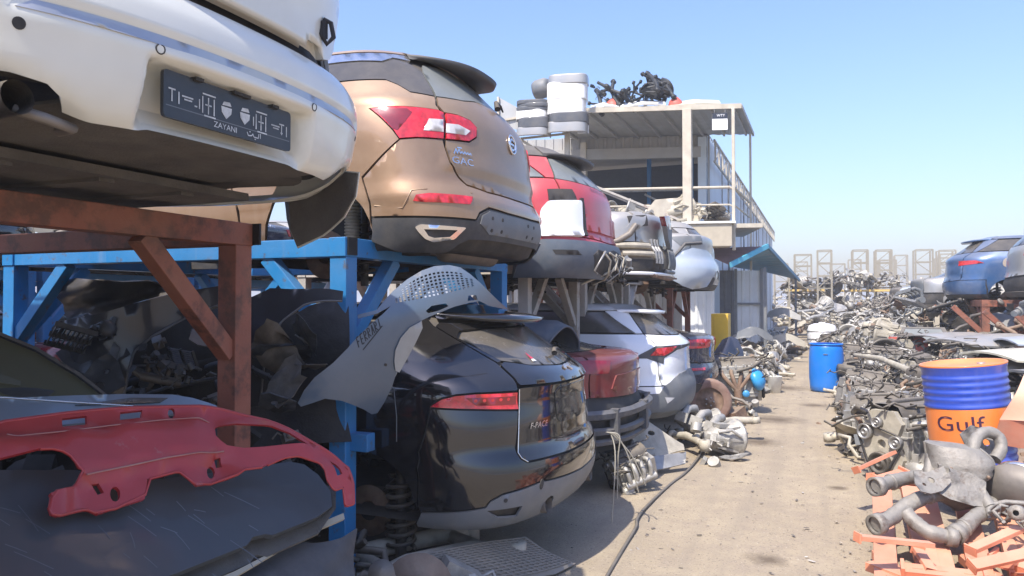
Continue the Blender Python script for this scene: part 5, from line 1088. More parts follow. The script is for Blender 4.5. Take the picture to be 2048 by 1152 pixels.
# headrest
mb = MB(); mb.lathe([(0, -.06), (.10, -.06), (.135, -.03), (.14, .02), (.11, .06), (0, .075)], 20, Matrix.Scale(1.35, 4, (1, 0, 0))); mb.tube([(-.06, 0, -.2), (-.06, 0, 0)], .008, 6); mb.tube([(.06, 0, -.2), (.06, 0, 0)], .008, 6)
o = mb.build('headrest', dk[2]); o.location = (-2.92, 2.0, 1.26); o.rotation_euler = (0, .1, .5); tag(o, 'rounded dark headrest behind the silver-grey wing panel', 'headrest', GD)

# ---- the other cars -----------------------------------------------------------------------
def basic(name, label, sh, place, paint, kind, lamps=(), bumper=None, group='scrap cars on the racks', glass=None, lower=None, roofpaint=None, lamp=True, spoil=None, gatepaint=None, hubs=True, arch_c=None, ends=2.6):
    t = gcar(name, label, place, 'car', group); glass = glass or M['glass']
    c = arch_c or (-1.70, .38); ar = arc(c, .37, 0, 180, 14); arh = [(c[0]+.37, .30)]+ar+[(c[0]-.37, .30)]
    h0 = float(sh.k[1, 0]); hr = float(sh.k[-1, 0])
    shell(t, sh, h0+.02, hr-.02, ends+.4, [arh, mir(arh)], M['dark'])
    belt = 1.30 if kind == 'suv' else 1.10; top = 1.60 if kind == 'suv' else 1.60
    side = [(-.80, .74), (-1.30, .74)] + [p for p in ar if p[0] < -1.30 and p[1] > .40] + [(c[0]-.40, .42), (-ends, .42), (-ends, belt), (-.78, belt)]
    both(t, sh, 'quarter_panel', side, paint, step=.06)
    if bumper is not False:
        panel(t, sh, 'bumper', sym([(0, .70), (-.79, .735), (-1.29, .735), (-1.31, .45), (0, .45)]), bumper or paint, step=.045)
    panel(t, sh, 'lower_bumper', sym([(0, .445), (-1.31, .445), (-1.30, .36), (0, .35)]), lower or M['plastic'], step=.06)
    if kind == 'suv':
        panel(t, sh, 'gate', sym([(0, 1.27), (-.45, 1.28), (-.77, 1.30), (-.79, .742), (0, .707)]), gatepaint or paint, step=.045)
        panel(t, sh, 'rear_window', sym([(0, 1.56), (-.62, 1.55), (-.76, 1.306), (-.45, 1.287), (0, 1.277)]), glass, step=.06, off=-.004)
        both(t, sh, 'side_window', [(-ends, 1.55), (-.95, 1.55), (-.86, 1.315), (-ends, 1.315)], glass, step=.08, off=-.004)
        both(t, sh, 'pillar', [(-.95, 1.56), (-.63, 1.56), (-.77, 1.308), (-.85, 1.308)], paint, step=.06)
        panel(t, sh, 'roof', [(-ends, 1.57), (ends, 1.57), (ends, hr-.03), (-ends, hr-.03)], roofpaint or paint, step=.09)
    else:
        panel(t, sh, 'boot_lid', sym([(0, 1.24), (-.72, 1.22), (-.78, 1.08), (-.79, .742), (0, .707)]), gatepaint or paint, step=.045)
        both(t, sh, 'rear_deck', [(-ends, 1.105), (-.785, 1.105), (-.73, 1.225), (-.73, 1.31), (-ends, 1.31)], paint, step=.07)
        panel(t, sh, 'rear_window', sym([(0, 1.58), (-.66, 1.57), (-.74, 1.32), (-.72, 1.25), (0, 1.25)]), glass, step=.07, off=-.004)
        both(t, sh, 'side_window', [(-ends, 1.57), (-.95, 1.57), (-.86, 1.325), (-ends, 1.325)], glass, step=.08, off=-.004)
        both(t, sh, 'pillar', [(-.95, 1.58), (-.67, 1.575), (-.75, 1.32), (-.85, 1.32)], paint, step=.06)
        panel(t, sh, 'roof', [(-ends, 1.59), (ends, 1.59), (ends, hr-.03), (-ends, hr-.03)], roofpaint or paint, step=.09)
    for pts, m, off, both_ in lamps:
        nm = 'tail_lamp' if m in (M['lens'], M['lensdark'], M['lenswhite']) else 'lamp_surround'
        for fn in ((lambda p: p, mir) if both_ else (lambda p: p,)): panel(t, sh, nm, fn(pts), m, off=off, thick=.015, step=.05, gap=0)
    if spoil: spoiler(t, sh, *spoil)
    if hubs:
        for sg in (-1, 1): hub(t, float(sh.base(np.array(c[0]), np.array(.45))[0])-.03, sg*.66, .36, sg)
    f = MB()
    for y in (-.5, .5): f.box((-1.8, y, .36), (2.6, .09, .10))
    f.box((-1.2, 0, .33), (.6, 1.2, .06)); f.tube([(-1.65, -.7, .30), (-1.65, .7, .30)], .035, 8); f.build('underframe', M['dark'], t)
    return t
# white crossover
GL_ = 'scrap cars on the ground'
t = basic('white_crossover', 'white crossover with boomerang tail lamps parked under the grey racks', CROSS, PL['cross'], M['whiteside'], 'suv', [
    ([(-1.06, 1.04), (-.93, 1.11), (-.805, 1.168), (-.45, 1.170), (0, 1.165), (0, 1.145), (-.44, 1.12), (-.69, 1.035), (-.71, .975), (-.80, 1.0), (-.91, 1.040)], M['plastic'], .006, True),
    ([(-.87, 1.068), (-.785, 1.148), (-.46, 1.158), (-.55, 1.11), (-.69, 1.062)], M['lens'], .012, True),
    ([(-.845, .632), (-.576, .609), (-.767, .51)], M['lens'], .010, True), ([(-.79, .615), (-.63, .600), (-.745, .545)], M['lenswhite'], .014, True)],
    None, GL_, lower=M['plasticgrey'], spoil=(.80, 1.565, .22, .02, M['whiteside']))
both(t, CROSS, 'bumper_cladding', [(0, .87), (-.404, .852), (-.776, .738), (-.853, .66), (-1.12, .655), (-1.28, .66), (-1.28, .45), (0, .45)], M['plasticgrey'], off=.012, step=.05, gap=.001)
# dark red saloon, bumper gone
t = basic('dark_red_saloon', 'dusty dark red saloon without its rear bumper, between the black SUV and the white crossover', SEDAN, PL['dred'], M['darkred'], 'sedan', [
    ([(-.55, 1.045), (-.80, 1.055), (-1.0, 1.04), (-.98, .95), (-.58, .94)], M['lensdark'], .010, True)], False, GL_)
b = MB(); q = np.linspace(-.95, .95, 24)
for h, o, r in ((.60, .035, .045), (.47, .03, .035), (.40, .05, .03)): b.tube([tuple(p) for p in SEDAN.S(q, np.full(24, h), np.full(24, o))], r, 6, smooth=False)
for u in (-.62, .05, .66): p = SEDAN.S(np.array([u]), np.array([.52]), np.array([.03]))[0]; b.box(tuple(p), (.07, .09, .26))
b.build('bumper_beam', mat('grey_blue_metal', (.055, .068, .09), .5, .3, 0, .25, 8, dust=.35, film=.3), t)
panel(t, SEDAN, 'boot_trim', sym([(0, .93), (-.46, .92), (-.53, .80), (-.45, .77), (0, .765)]), M['darkred'], off=.014, step=.05)
# navy saloon
t = basic('navy_saloon', 'dark navy saloon with broad red tail lamps beyond the white crossover', SEDAN, PL['bsed'], M['navy'], 'sedan', [
    ([(-.24, 1.03), (-.55, 1.05), (-.98, 1.04), (-1.0, .97), (-.85, .93), (-.30, .93)], M['lens'], .010, True), ([(-.83, .665), (-.52, .662), (-.58, .632), (-.84, .635)], M['lens'], .010, True),
    ([(-.50, 1.0), (-.80, 1.01), (-.80, .965), (-.50, .96)], M['lensdark'], .013, True)], None, GL_)
letters_on(SEDAN.S, 'eDrive', -.16, 1.05, .075, M['chrome'], t, sx=1.0, off=.02)
# red hatchback above
t = basic('red_hatchback', 'red hatchback with one white bumper corner on the grey rack', HATCH, PL['hatch'], M['red'], 'suv', [
    ([(-.90, 1.18), (-.64, 1.197), (-.60, 1.10), (-.63, 1.083), (-.905, 1.07)], M['dark'], .006, True)], M['red'], glass=M['dustglass'], lower=M['plasticgrey'], roofpaint=M['plastic'], spoil=(.66, 1.60, .20, .02, M['plastic']), ends=2.4)
panel(t, HATCH, 'bumper_corner', rounded([(-.985, .98), (-.915, 1.06), (-.56, 1.09), (-.575, .73), (-1.05, .72)], .03), M['whiteside'], off=.03, thick=.03, step=.05, gap=0, label='bright white bumper corner')
panel(t, HATCH, 'lower_bumper', sym([(0, .69), (-.55, .69), (-1.28, .70), (-1.30, .36), (0, .36)]), mat('blue_grey_plastic', (.075, .10, .135), .5, 0, 0, .15, 5, dust=.4, film=.2), off=.015, thick=.02, step=.05)
panel(t, HATCH, 'gate_handle_recess', sym([(0, .99), (-.50, .97), (-.54, .80), (0, .79)]), M['red'], off=.02, thick=.02, step=.05)
panel(t, HATCH, 'lamp_gap', [(-.565, 1.12), (-.52, 1.12), (-.50, .74), (-.555, .74)], M['dark'], off=.022, thick=.02, step=.05)
letters_on(HATCH.S, 'RANGE ROVER', 0, 1.235, .062, M['darkred'], t, sx=1.5, off=.004)
b = k_hoses(31).xf(Matrix.Translation((-.06, .28, .40)) @ Matrix.Rotation(R(70), 4, 'Y') @ Matrix.Scale(.6, 4)); b.build('torn_wiring', M['oily'], t); b = k_housing(33).xf(Matrix.Translation((-.10, .25, .38)) @ Matrix.Scale(.9, 4)); b.build('torn_bracket', M['plasticgrey'], t)
panel(t, HATCH, 'fog_slot', [(-.98, .60), (-.72, .60), (-.66, .55), (-.95, .55)], M['dark'], off=.018, thick=.006, step=.05)
panel(t, HATCH, 'torn_opening', [(-.50, .56), (-.40, .62), (-.2, .60), (0, .64), (.3, .61), (.6, .63), (.8, .55), (.7, .40), (.2, .37), (-.2, .40), (-.42, .42)], M['dark'], off=.019, thick=.006, step=.05)
rq = random.Random(14)
for q in range(9):
    u0 = rq.uniform(-.4, .6); P = HATCH.S(np.array([u0, u0+rq.uniform(-.2, .2), u0+rq.uniform(-.3, .3), u0+rq.uniform(-.2, .2)]), np.array([.60, rq.uniform(.5, .6), rq.uniform(.40, .5), rq.uniform(.30, .42)]), np.array([.02, .06, .08, .05])); MB().tube([tuple(p) for p in P], rq.uniform(.006, .014), 6).build('torn_wire', M['steel'] if q % 2 else M['beige'], t)
# silver saloon above, tail torn open
t = basic('silver_saloon', 'silver saloon with torn-open tail and dangling lamp on the second grey rack', SEDAN, PL['silv'], M['silver'], 'sedan', (), False, lower=M['dark'], ends=2.4)
both(t, SEDAN, 'tail_corner', [(-.80, 1.10), (-.62, 1.09), (-.66, .95), (-.78, .86), (-.90, .80), (-1.05, .745), (-1.29, .742), (-1.29, .80), (-.9, .90)], M['silver'], off=.012, step=.05)
panel(t, SEDAN, 'rear_bulkhead', sym([(0, .80), (-.50, .80), (-.90, .735), (-1.10, .73), (-1.05, .40), (0, .40)]), mat('tan_primer', (.17, .145, .115), .7, film=.35), off=-.012, step=.06, label='torn tan inner bulkhead')
SS = SEDAN.S
def onb(name, u, h, o, r, m, n=8, flat=True): q = np.linspace(u[0], u[1], 10); MB().tube([tuple(p) for p in SS(q, np.linspace(h[0], h[1], 10), np.full(10, o))], r, n, smooth=not flat).build(name, m, t)
onb('crash_box', (-1.06, -.62), (.685, .685), .02, .035, M['beige']); onb('crash_box', (-1.04, -.62), (.60, .60), .015, .030, M['beige'])
for u in (-.55, -.48, -.41): onb('rib', (u, u), (.78, .50), .012, .022, M['steel'])
for h in (.55, .63, .71): onb('rib', (-.58, -.38), (h, h), .018, .009, M['steel'])
for k in range(7): onb('slat', (-.16+k*.055, -.16+k*.055), (.66, .46), .03, .013, M['plasticgrey'])
onb('slat_frame', (-.22, .24), (.69, .68), .03, .022, M['plasticgrey']); onb('slat_frame', (-.22, .24), (.43, .43), .03, .022, M['plasticgrey']); onb('sill_edge', (-1.05, .9), (.40, .40), .03, .020, M['whiteside'], flat=False)
panel(t, SEDAN, 'boot_opening', [(-1.0, .545), (-.62, .545), (-.30, .53), (-.26, .44), (-.9, .42)], M['dark'], off=.0, step=.06)
P = np.array([(-1.20, .70), (-1.02, .74), (-.88, .82), (-.80, .93)]); b = MB(); Q = SEDAN.S(P[:, 0], P[:, 1], np.full(4, .03)); b.tube([tuple(p) for p in Q], .035, 8); b.build('bumper_bracket', M['pipe'], t)
panel(t, SEDAN, 'lamp_cavity', [(-.90, 1.03), (-.62, 1.06), (-.60, .93), (-.86, .90)], M['dark'], off=.01, step=.06)
b = MB(); Sl = lambda u, v, off=0.: np.stack([.06+np.asarray(off)-.25*np.asarray(u, float)**2, -.42+np.asarray(u, float), .93+np.asarray(v, float)], -1)
patch(b, Sl, [(-.20, .10), (.05, .13), (.24, .08), (.26, .0), (.10, -.03), (-.10, 0)], (), .05, 0, .06); b.build('dangling_lamp', M['lensdark'], t)
b = MB(); patch(b, Sl, [(-.16, -.01), (.10, -.04), (.26, -.01), (.24, -.22), (.10, -.26), (-.05, -.16)], (), .05, .01, .05); b.build('torn_bumper_corner', M['plasticgrey'], t)
b = MB(); b.box((-.25, .1, .36), (.4, 1.3, .02)); b.tube([(-.10, -.6, .37), (-.02, .0, .34), (-.10, .7, .37)], .03, 8); b.build('boot_floor', M['iron'], t)
# pale blue car above, nose corner with an arch
t = basic('pale_blue_saloon', 'pale blue saloon body with a bare lamp opening on the third grey rack', SEDAN, PL['pale'], M['silver'], 'sedan', [
    ([(-1.10, 1.03), (-.55, 1.055), (-.50, .93), (-.95, .90)], M['plasticgrey'], .006, True)], M['paleblue'], lower=M['dark'], ends=2.4)
panel(t, SEDAN, 'loose_bumper', [(.25, .62), (0, .72), (-.45, .85), (-.78, .87), (-1.0, .80), (-1.20, .62), (-1.30, .44), (-1.0, .36), (-.75, .33), (-.40, .36), (-.34, .46), (-.22, .53), (-.05, .55), (.10, .52), (.22, .44)], M['paleblue'], off=.05, thick=.02, step=.05, label='pale blue bumper hanging loose')
b = MB(); P = np.array([(-1.28, .62), (-1.1, .70), (-.98, .82), (-.90, .92), (-.62, .95)]); b.tube([tuple(p) for p in SEDAN.S(P[:, 0], P[:, 1], np.full(5, .05))], .022, 6); b.build('bumper_bracket', M['plastic'], t)
basic('grey_white_hatchback', 'dirty white hatchback on the red-brown rack at the end of the left row', HATCH, PL['far'], M['silver'], 'suv', [([(-.90, 1.18), (-.60, 1.19), (-.58, 1.05), (-.90, 1.06)], M['lenswhite'], .006, True)], M['silver'], ends=2.4, hubs=False)

# ---- the two-storey steel building behind the racks ------------------------------------------
cream = mat('cream_steel', (.50, .455, .365), .55, .1, 0, .15, 4, film=.35, dustcol=(.33, .26, .19), col2=(.20, .11, .07), c2amt=.10, c2scale=9, streak=.2)
sheetm = mat('galvanised_sheet', (.40, .41, .41), .5, .3, 0, .1, 2, film=.3, dustcol=(.33, .28, .22))
wallm = mat('pale_blue_cladding', (.55, .63, .70), .5, .05, 0, .06, 1, film=.2, dustcol=(.45, .42, .38), streak=.15)
greym = mat('grey_cladding', (.36, .36, .35), .6, .1, 0, .1, 2, film=.35)
whitedoor = mat('white_door_sheet', (.62, .64, .63), .5, .05, 0, .06, 2, film=.25, streak=.2)
awn = mat('blue_awning_paint', (.02, .19, .33), .5, 0, 0, .15, 3, film=.25); cyan = mat('light_blue_trim', (.07, .42, .58), .5, film=.2)
def corrugated(p0, p1, z0, z1, pitch=.25, depth=.035):
    """ribbed cladding from p0 to p1 (plan points), as one sheet with real folds"""
    p0, p1 = Vector((*p0, 0)), Vector((*p1, 0)); d = p1-p0; L = d.length; d.normalize(); nrm = Vector((d.y, -d.x, 0))
    n = max(1, int(L/pitch)); pts = []
    for i in range(n):
        for k, o in ((0, 0), (.55, 0), (.65, depth), (.9, depth)):
            pts.append(p0+d*(L*(i+k)/n)+nrm*o)
    pts.append(p1)
    G = [[(p.x, p.y, z0), (p.x, p.y, z1)] for p in pts]
    return MB().grid(G, False)
B = thing('building', 'two-storey steel building with a flat canopy and pale side cladding', 'building', (-5.5, 22, 0))
fw = lambda x: 21.5+.27*(x+2.9)          # front wall line
corrugated((-9.5, fw(-9.5)), (-2.9, fw(-2.9)), 5.95, 6.35).build('upper_front_cladding', greym, B, True)
corrugated((-9.5, fw(-9.5)), (-2.9, fw(-2.9)), 0, 3.55, .3).build('lower_front_cladding', greym, B, True)
corrugated((-9.5, fw(-9.5)), (-6.2, fw(-6.2)), 3.55, 5.95).build('side_front_cladding', greym, B, True)
for i in range(10):
    y0 = 21.5+i*3.05; corrugated((-2.9, y0), (-2.9, y0+3.03), 0, 6.35, .3, .03).build('cladding_panel', wallm, B, True)
    MB().box((-2.86, y0, 3.2), (.05, .03, 6.3)).build('cladding_seam', greym, B, True)
MB().box((-6.2, fw(-6.2)-.12, 4.9), (.16, .16, 2.6)).build('door_jamb', cream, B, True); MB().box((-3.02, fw(-3.02)-.10, 4.9), (.22, .16, 2.75)).build('door_jamb', wallm, B, True)
a = Vector((-9.4, fw(-9.4)-.10, 5.86)); b = Vector((-2.92, fw(-2.92)-.10, 5.86)); MB().bar(a, b, .14, .30).build('header_beam', greym, B, True)
MB().box((-6.2, 36, 6.42), (6.6, 30.5, .06)).build('roof', greym, B, True)
# upper store room behind the opening
MB().add([(-9.3, 25.5, 3.5), (-2.95, 25.5, 3.5), (-2.95, 25.5, 6.3), (-9.3, 25.5, 6.3)], [(0, 1, 2, 3)]).build('back_wall', mat('shaded_store_wall', (.05, .062, .085), .7), B, True)  # the store room's deep shade is put into the wall colour
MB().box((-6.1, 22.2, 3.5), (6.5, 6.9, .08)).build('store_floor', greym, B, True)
for x in (-4.9, -3.6): MB().bar((x, 23.2, 3.54), (x, 23.2, 6.3), .12).build('store_post', M['bluesteel'], B, True)
for z in (4.3, 5.1): MB().bar((-6.2, 22.6, z), (-3.0, 23.4, z), .07).build('store_beam', M['steel'], B, True)
MB().bar((-5.0, 23, 5.0), (-3.2, 23.2, 4.0), .06).build('store_brace', M['steel'], B, True)
# canopy slab on purlins
C4 = [(-6.0, 17.5), (-1.75, 18.7), (-1.73, 22.0), (-6.0, 20.6)]
n = 34; G = []
for i in range(n+1):
    k = i/n*1.14-.14; x = -6.0+4.25*k; y0 = 17.5+1.2*k; y1 = fw(x)+.15 if x < -2.9 else 21.6+.35*(x+2.9); z = 6.40+(.018 if i % 2 else 0)
    G.append([(x, y0, z), (x, y1, z)])
can = MB().grid(G, False); 
o = can.build('canopy', sheetm, B, True); s = o.modifiers.new('thickness', 'SOLIDIFY'); s.thickness = .03
for k in np.linspace(-.10, .97, 9):
    x = -6+4.25*k; MB().bar((x, 17.52+1.2*k, 6.34), (x, fw(x), 6.34), .05, .08).build('purlin', sheetm, B, True)
MB().bar((-6.6, 17.31, 6.37), (-1.72, 18.67, 6.37), .05, .12).build('canopy_edge', cream, B, True)
MB().bar((-1.72, 18.7, 6.37), (-1.70, 22.0, 6.37), .05, .10).build('canopy_edge', greym, B, True)
for x, y, w, z0 in ((-2.94, 18.33, .21, 3.1), (-5.75, 17.6, .12, 3.0), (-1.90, 18.62, .075, 2.9), (-1.76, 21.7, .06, 2.2)):
    MB().bar((x, y, z0), (x, y, 6.32), w).build('canopy_post', cream, B, True, bevel=.01)
# balcony with rails
MB().box((-4.3, 19.4, 3.50), (5.6, 2.6, .10), Matrix.Rotation(R(15), 3, 'Z')).build('balcony_floor', cream, B, True)
for z, r in ((4.42, .035), (4.0, .022)):
    MB().tube([(-6.0, 17.55, z), (-2.0, 18.6, z), (-1.9, 18.65, z-.05)], r, 8).build('hand_rail', cream, B, True); MB().tube([(-1.9, 18.65, z), (-1.78, 21.6, z)], r, 8).build('hand_rail', cream, B, True)
for p, q in (((-6.0, 17.5, 4.9), (-2.0, 18.5, 3.15)), ((-5.4, 17.7, 4.6), (-1.9, 18.6, 3.0)), ((-2.2, 18.5, 3.05), (-6, 17.3, 3.3))): MB().bar(p, q, .05).build('tie_rod', M['greysteel'], B, True)
# lattice along the top of the side wall
for z in (5.62, 6.22): MB().bar((-2.72, 21.6, z), (-2.72, 51.5, z), .05).build('lattice_rail', cream, B, True)
for i in range(34):
    y = 21.8+i*.9; MB().bar((-2.72, y, 5.62), (-2.72, y, 6.22), .04).build('lattice_bar', cream, B, True)
    if i % 2 == 0: MB().bar((-2.71, y, 5.64), (-2.71, y+.9, 6.2), .018).build('lattice_bar', cream, B, True)
for y in (24, 29, 35): MB().bar((-2.6, y, 2.4), (-2.6, y, 6.0), .05).build('wall_post', M['plasticgrey'], B, True)
# wall signs under the canopy edge
for x, y, lab, w in ((-5.35, 17.62, 'small white sign with a dark header at the left of the canopy', .28), (-2.20, 18.52, 'larger white sign with a black header at the right of the canopy', .36)):
    t = thing('hanging_sign', lab, 'sign', (x, y, 5.80), R(15), 'signs hanging under the canopy edge')
    MB().box((0, 0, .20), (w, .02, .40)).build('board', mat('sign_white', (.80, .80, .78), .4), t); MB().box((0, -.013, .34), (w, .008, .13)).build('header', mat('sign_black', (.02, .025, .04), .4), t)
    letters_on(lambda u, v, off=0.: np.stack([np.asarray(u, float), -.018-np.asarray(off), np.asarray(v, float)], -1), 'WTY', .02, .345, .085, mat('sign_white', (.8, .8, .78)), t, .001)
    for sx in (-1, 1): MB().tube([(sx*w*.35, 0, .4), (sx*w*.35, 0, .56)], .006, 5).build('hanger', M['steel'], t)
# slanted frame and sheet at the canopy's left end
t = thing('tube_scaffold', 'cream tube frame with a grey sheet at the left end of the canopy', 'frame', (-7.2, 17.2, 5.4))
for p, q, w in (((-7.35, 17.0, 6.15), (-6.0, 17.5, 6.38), .05), ((-7.35, 17.0, 5.9), (-7.35, 17.0, 6.75), .05), ((-7.35, 17.0, 6.05), (-6.35, 17.3, 5.35), .06), ((-7.0, 17.1, 5.68), (-5.7, 17.5, 5.8), .05)): MB().bar(p, q, w).build('tube', cream, t, True)
MB().add([(-7.35, 17.05, 6.75), (-7.35, 17.05, 6.1), (-6.85, 17.2, 5.9), (-6.85, 17.2, 6.45)], [(0, 1, 2, 3)]).build('sheet', sheetm, t, True)
# stacks of nested bumpers on the canopy
def band(w, d, h, n=22):
    G = []
    for i in range(n+1):
        a = math.pi*(i/n); c, s = math.cos(a), math.sin(a)
        x = w*np.sign(c)*abs(c)**.42; y = -d*abs(s)**.42
        G.append([(x*k, y*k, z) for k, z in ((.975, 0), (1.0, h*.05), (1.0, h*.08), (1.0, h*.90), (1.0, h*.94), (.975, h))])
    return MB().grid(G)
wb = mat('white_bumper', (.78, .78, .75), .4, 0, .3, .05, 3, film=.2); db = mat('dark_bumper', (.05, .06, .075), .45, 0, .2, .1, 3, film=.2)
def bumper_stack(x, y, z0, spec, wid, where, rz):
    z = z0
    for i, (h, m, cname) in enumerate(spec):
        o = band(wid*(1-.02*(i % 3)), .42, h).build('stacked_bumper', m); o.location = (x+.03*math.sin(i*2), y, z); o.rotation_euler = (0, 0, rz+.05*math.sin(i*3)); sm = o.modifiers.new('thickness', 'SOLIDIFY'); sm.thickness = .012
        pos = ['lowest', 'second', 'third', 'fourth', 'fifth', 'sixth'][i]
        tag(o, f'{cname} car bumper, {pos} of the {where} stack on the canopy', 'bumper', 'bumpers stacked at the left end of the canopy'); z += h*.9
sb = M['silver']
bumper_stack(-6.50, 17.3, 5.70, [(.20, sb, 'silver'), (.26, db, 'dark'), (.22, wb, 'white'), (.09, db, 'dark'), (.09, db, 'dark'), (.09, db, 'dark')], .40, 'shorter left', R(10))
bumper_stack(-5.68, 17.45, 5.74, [(.26, sb, 'silver'), (.24, db, 'dark'), (.38, wb, 'white'), (.42, wb, 'white'), (.22, sb, 'silver')], .48, 'taller right', R(12))
tag(at_base(MB().lathe([(0, -.2), (.20, -.2), (.24, -.12), (.24, .12), (.20, .2), (0, .2)], 18, Matrix.Translation((-6.35, 17.4, 6.95)) @ Matrix.Rotation(R(80), 4, 'Y')).build('headlamp_shell', M['plasticgrey'])), 'round grey shell wedged beside the taller bumper stack', 'shell')

# ---- right side of the lane -----------------------------------------------------------------
def hp(x, y):
    """height of the heap right of the lane"""
    edge = .30+.10*math.sin(y*1.1)+.06*math.sin(y*2.7+1)
    if y > 14: edge -= .02*(y-14)
    k = min(1, max(0, (x-edge)/1.0)); k = k*k*(3-2*k)
    hmax = .26+.035*max(0, min(y, 26)-7) + .10*math.sin(x*2.3+y*.9)
    near = min(1, max(0, (y-6.6)/1.2)); return k*max(.08, hmax)*near
xs = np.linspace(.15, 9, 60); ys = np.linspace(6.4, 36, 130)
G = [[(x, y, hp(x, y)*.82+.0+.05*random.random()*(hp(x, y) > .05)-.03) for y in ys] for x in xs]
link(bpy.data.objects.new('scrap_mound', MB().grid(G).mesh('scrap_mound', mat('scrap_dirt', (.16, .14, .115), .9, .1, 0, .45, 9, film=.5, bump=.8, bscale=18))), None, kind='stuff', label='mound of oily dirt and fine scrap under the heap right of the lane', category='scrap mound')
def zone(y):
    return ('in the heap by the blue and orange drum', 'in the heap short of the plain blue barrel', 'in the heap beyond the plain blue barrel', 'at the far end of the heap right of the lane')[0 if y < 9.2 else 1 if y < 14.5 else 2 if y < 20 else 3]
GH = 'scrap parts heaped right of the lane'
rr = random.Random(21)
E0 = make_engine()
eng = [(.72, 7.80, .02, R(52), 1.2, 'pale scrap engine with a blue oil filter at the near corner of the heap'), (1.15, 8.4, .18, R(95), 1.0, 'dusty engine behind the near corner engine, left of the drum'), (.62, 9.3, .03, R(170), 1.0, 'engine standing at the lane edge beyond the near corner engine'),
       (1.7, 9.4, .28, R(30), 1.0, 'engine lying behind the blue and orange drum'), (.58, 10.7, .05, R(185), .95, 'third engine along the lane edge of the heap'), (1.3, 10.6, .25, R(120), 1.0, None), (.55, 12.1, .05, R(160), 1.0, 'engine at the lane edge just short of the plain blue barrel'),
       (1.25, 12.4, .3, R(60), 1.0, None), (2.1, 11.4, .38, R(200), 1.0, None), (.95, 14.2, .3, R(10), 1.0, None), (2.0, 13.4, .42, R(100), 1.05, None), (.6, 16.8, .2, R(150), 1.0, None), (1.5, 16.0, .45, R(80), 1.0, None), (2.6, 9.9, .4, R(140), 1.0, None), (1.1, 18.4, .5, R(40), 1.0, None), (.3, 19.5, .3, R(120), 1.0, None)]
er = random.Random(61)
for q in range(26):
    y = 8.6+12*(q/26)**1.1+er.uniform(-.3, .3); x = er.uniform(.5, 1.1) if q % 2 else er.uniform(.9, 2.6); eng.append((x, y, hp(x, y)*.75, er.uniform(0, 6.28), er.uniform(.55, .8), 'small scrap engine tipped over '+zone(y) if q % 2 else 'small dusty scrap engine '+zone(y)))
for i, (x, y, z, a, s, lab) in enumerate(eng):
    o = E0 if i == 0 else copy_tree(E0)
    o.location = (x, y, z); o.rotation_euler = ((rr.uniform(-.18, .18) if i < 16 else rr.uniform(-1.0, 1.0))*(i > 0), rr.uniform(-.15, .15)*(i > 0)*(1 if i < 16 else 3), a); o.scale = (s, s, s)
    o['label'] = lab or ('scrap engine with '+['pulleys up', 'manifold showing', 'one side buried'][i % 3]+' '+zone(y)); o['group'] = 'scrap engines in the heap right of the lane'
used = 0
for i in range(235):
    k = (i+.5)/235; y = 7.0+17*k**1.35+rr.uniform(-.3, .3); x = .38+abs(rr.gauss(0, 1))*.75 if i % 3 else rr.uniform(.4, 3.4)
    j = rr.randrange(len(KIT)); s = rr.uniform(.75, 1.25)
    if y < 7.6 and .7 < x < 1.5: x += .9
    if y < 8.5 and x < 1.25: y += 1.6
    kit_piece(j, (x, y, hp(x, y)*.95+.02), (rr.uniform(-.5, .5), rr.uniform(-.5, .5), rr.uniform(0, 6.28)), s, zone(y), GH)
sp = []
for i in range(4200):
    y = 7.0+26*rr.random()**1.35; x = rr.uniform(.30, 1.9) if i % 3 else rr.uniform(.3, 6.5)
    if y < 8.4 and x < 1.1: continue
    sp.append((x, y, hp(x, y)*.95+rr.uniform(-.03, .12), rr.uniform(.18, .5) if y < 16 else rr.uniform(.4, .8)))
for i in range(330):
    x, y = rr.uniform(1.6, 5.5), rr.uniform(17.5, 31); sp.append((x, y, rr.uniform(.5, 1.75), rr.uniform(.5, 1.0)))
heap_stuff('small_scrap', 'countless small metal scraps filling the heap right of the lane', 'scrap', sp, ['alu', 'beige', 'steel', 'oily', 'iron', 'pipe', 'plasticgrey', 'rubber'], 5)
# a long bent beam lying on the heap, white panel by the barrel, red lump, bucket shapes
tag(at_base(MB().tube([(.55, 14.2, .75), (.85, 12.6, .80), (1.15, 11.2, .72), (1.5, 9.9, .62), (1.75, 9.3, .55)], [.03, .045, .05, .045, .03], 8).build('chassis_rail', M['beige'])), 'long bent grey chassis rail lying down the slope of the heap', 'chassis rail')
tag(at_base(MB().lathe([(0, -.02), (.15, 0), (.165, .02), (.165, .05), (.11, .08), (0, .09)], 24, T(1.68, 15.8, .85) @ RX(70)).build('fan_shroud', mat('faded_red_plastic', (.55, .10, .07), .5, film=.2))), 'round faded red plastic shell on the heap', 'plastic shell')
tag(at_base(MB().box((1.35, 15.9, .92), (.30, .1, .16), Matrix.Rotation(.4, 3, 'Z')).box((1.40, 15.8, .80), (.2, .12, .12), Matrix.Rotation(.9, 3, 'X')).build('lamp_unit', mat('faded_red_plastic', (.55, .10, .07)))), 'broken red lamp unit left of the round red shell', 'lamp unit')

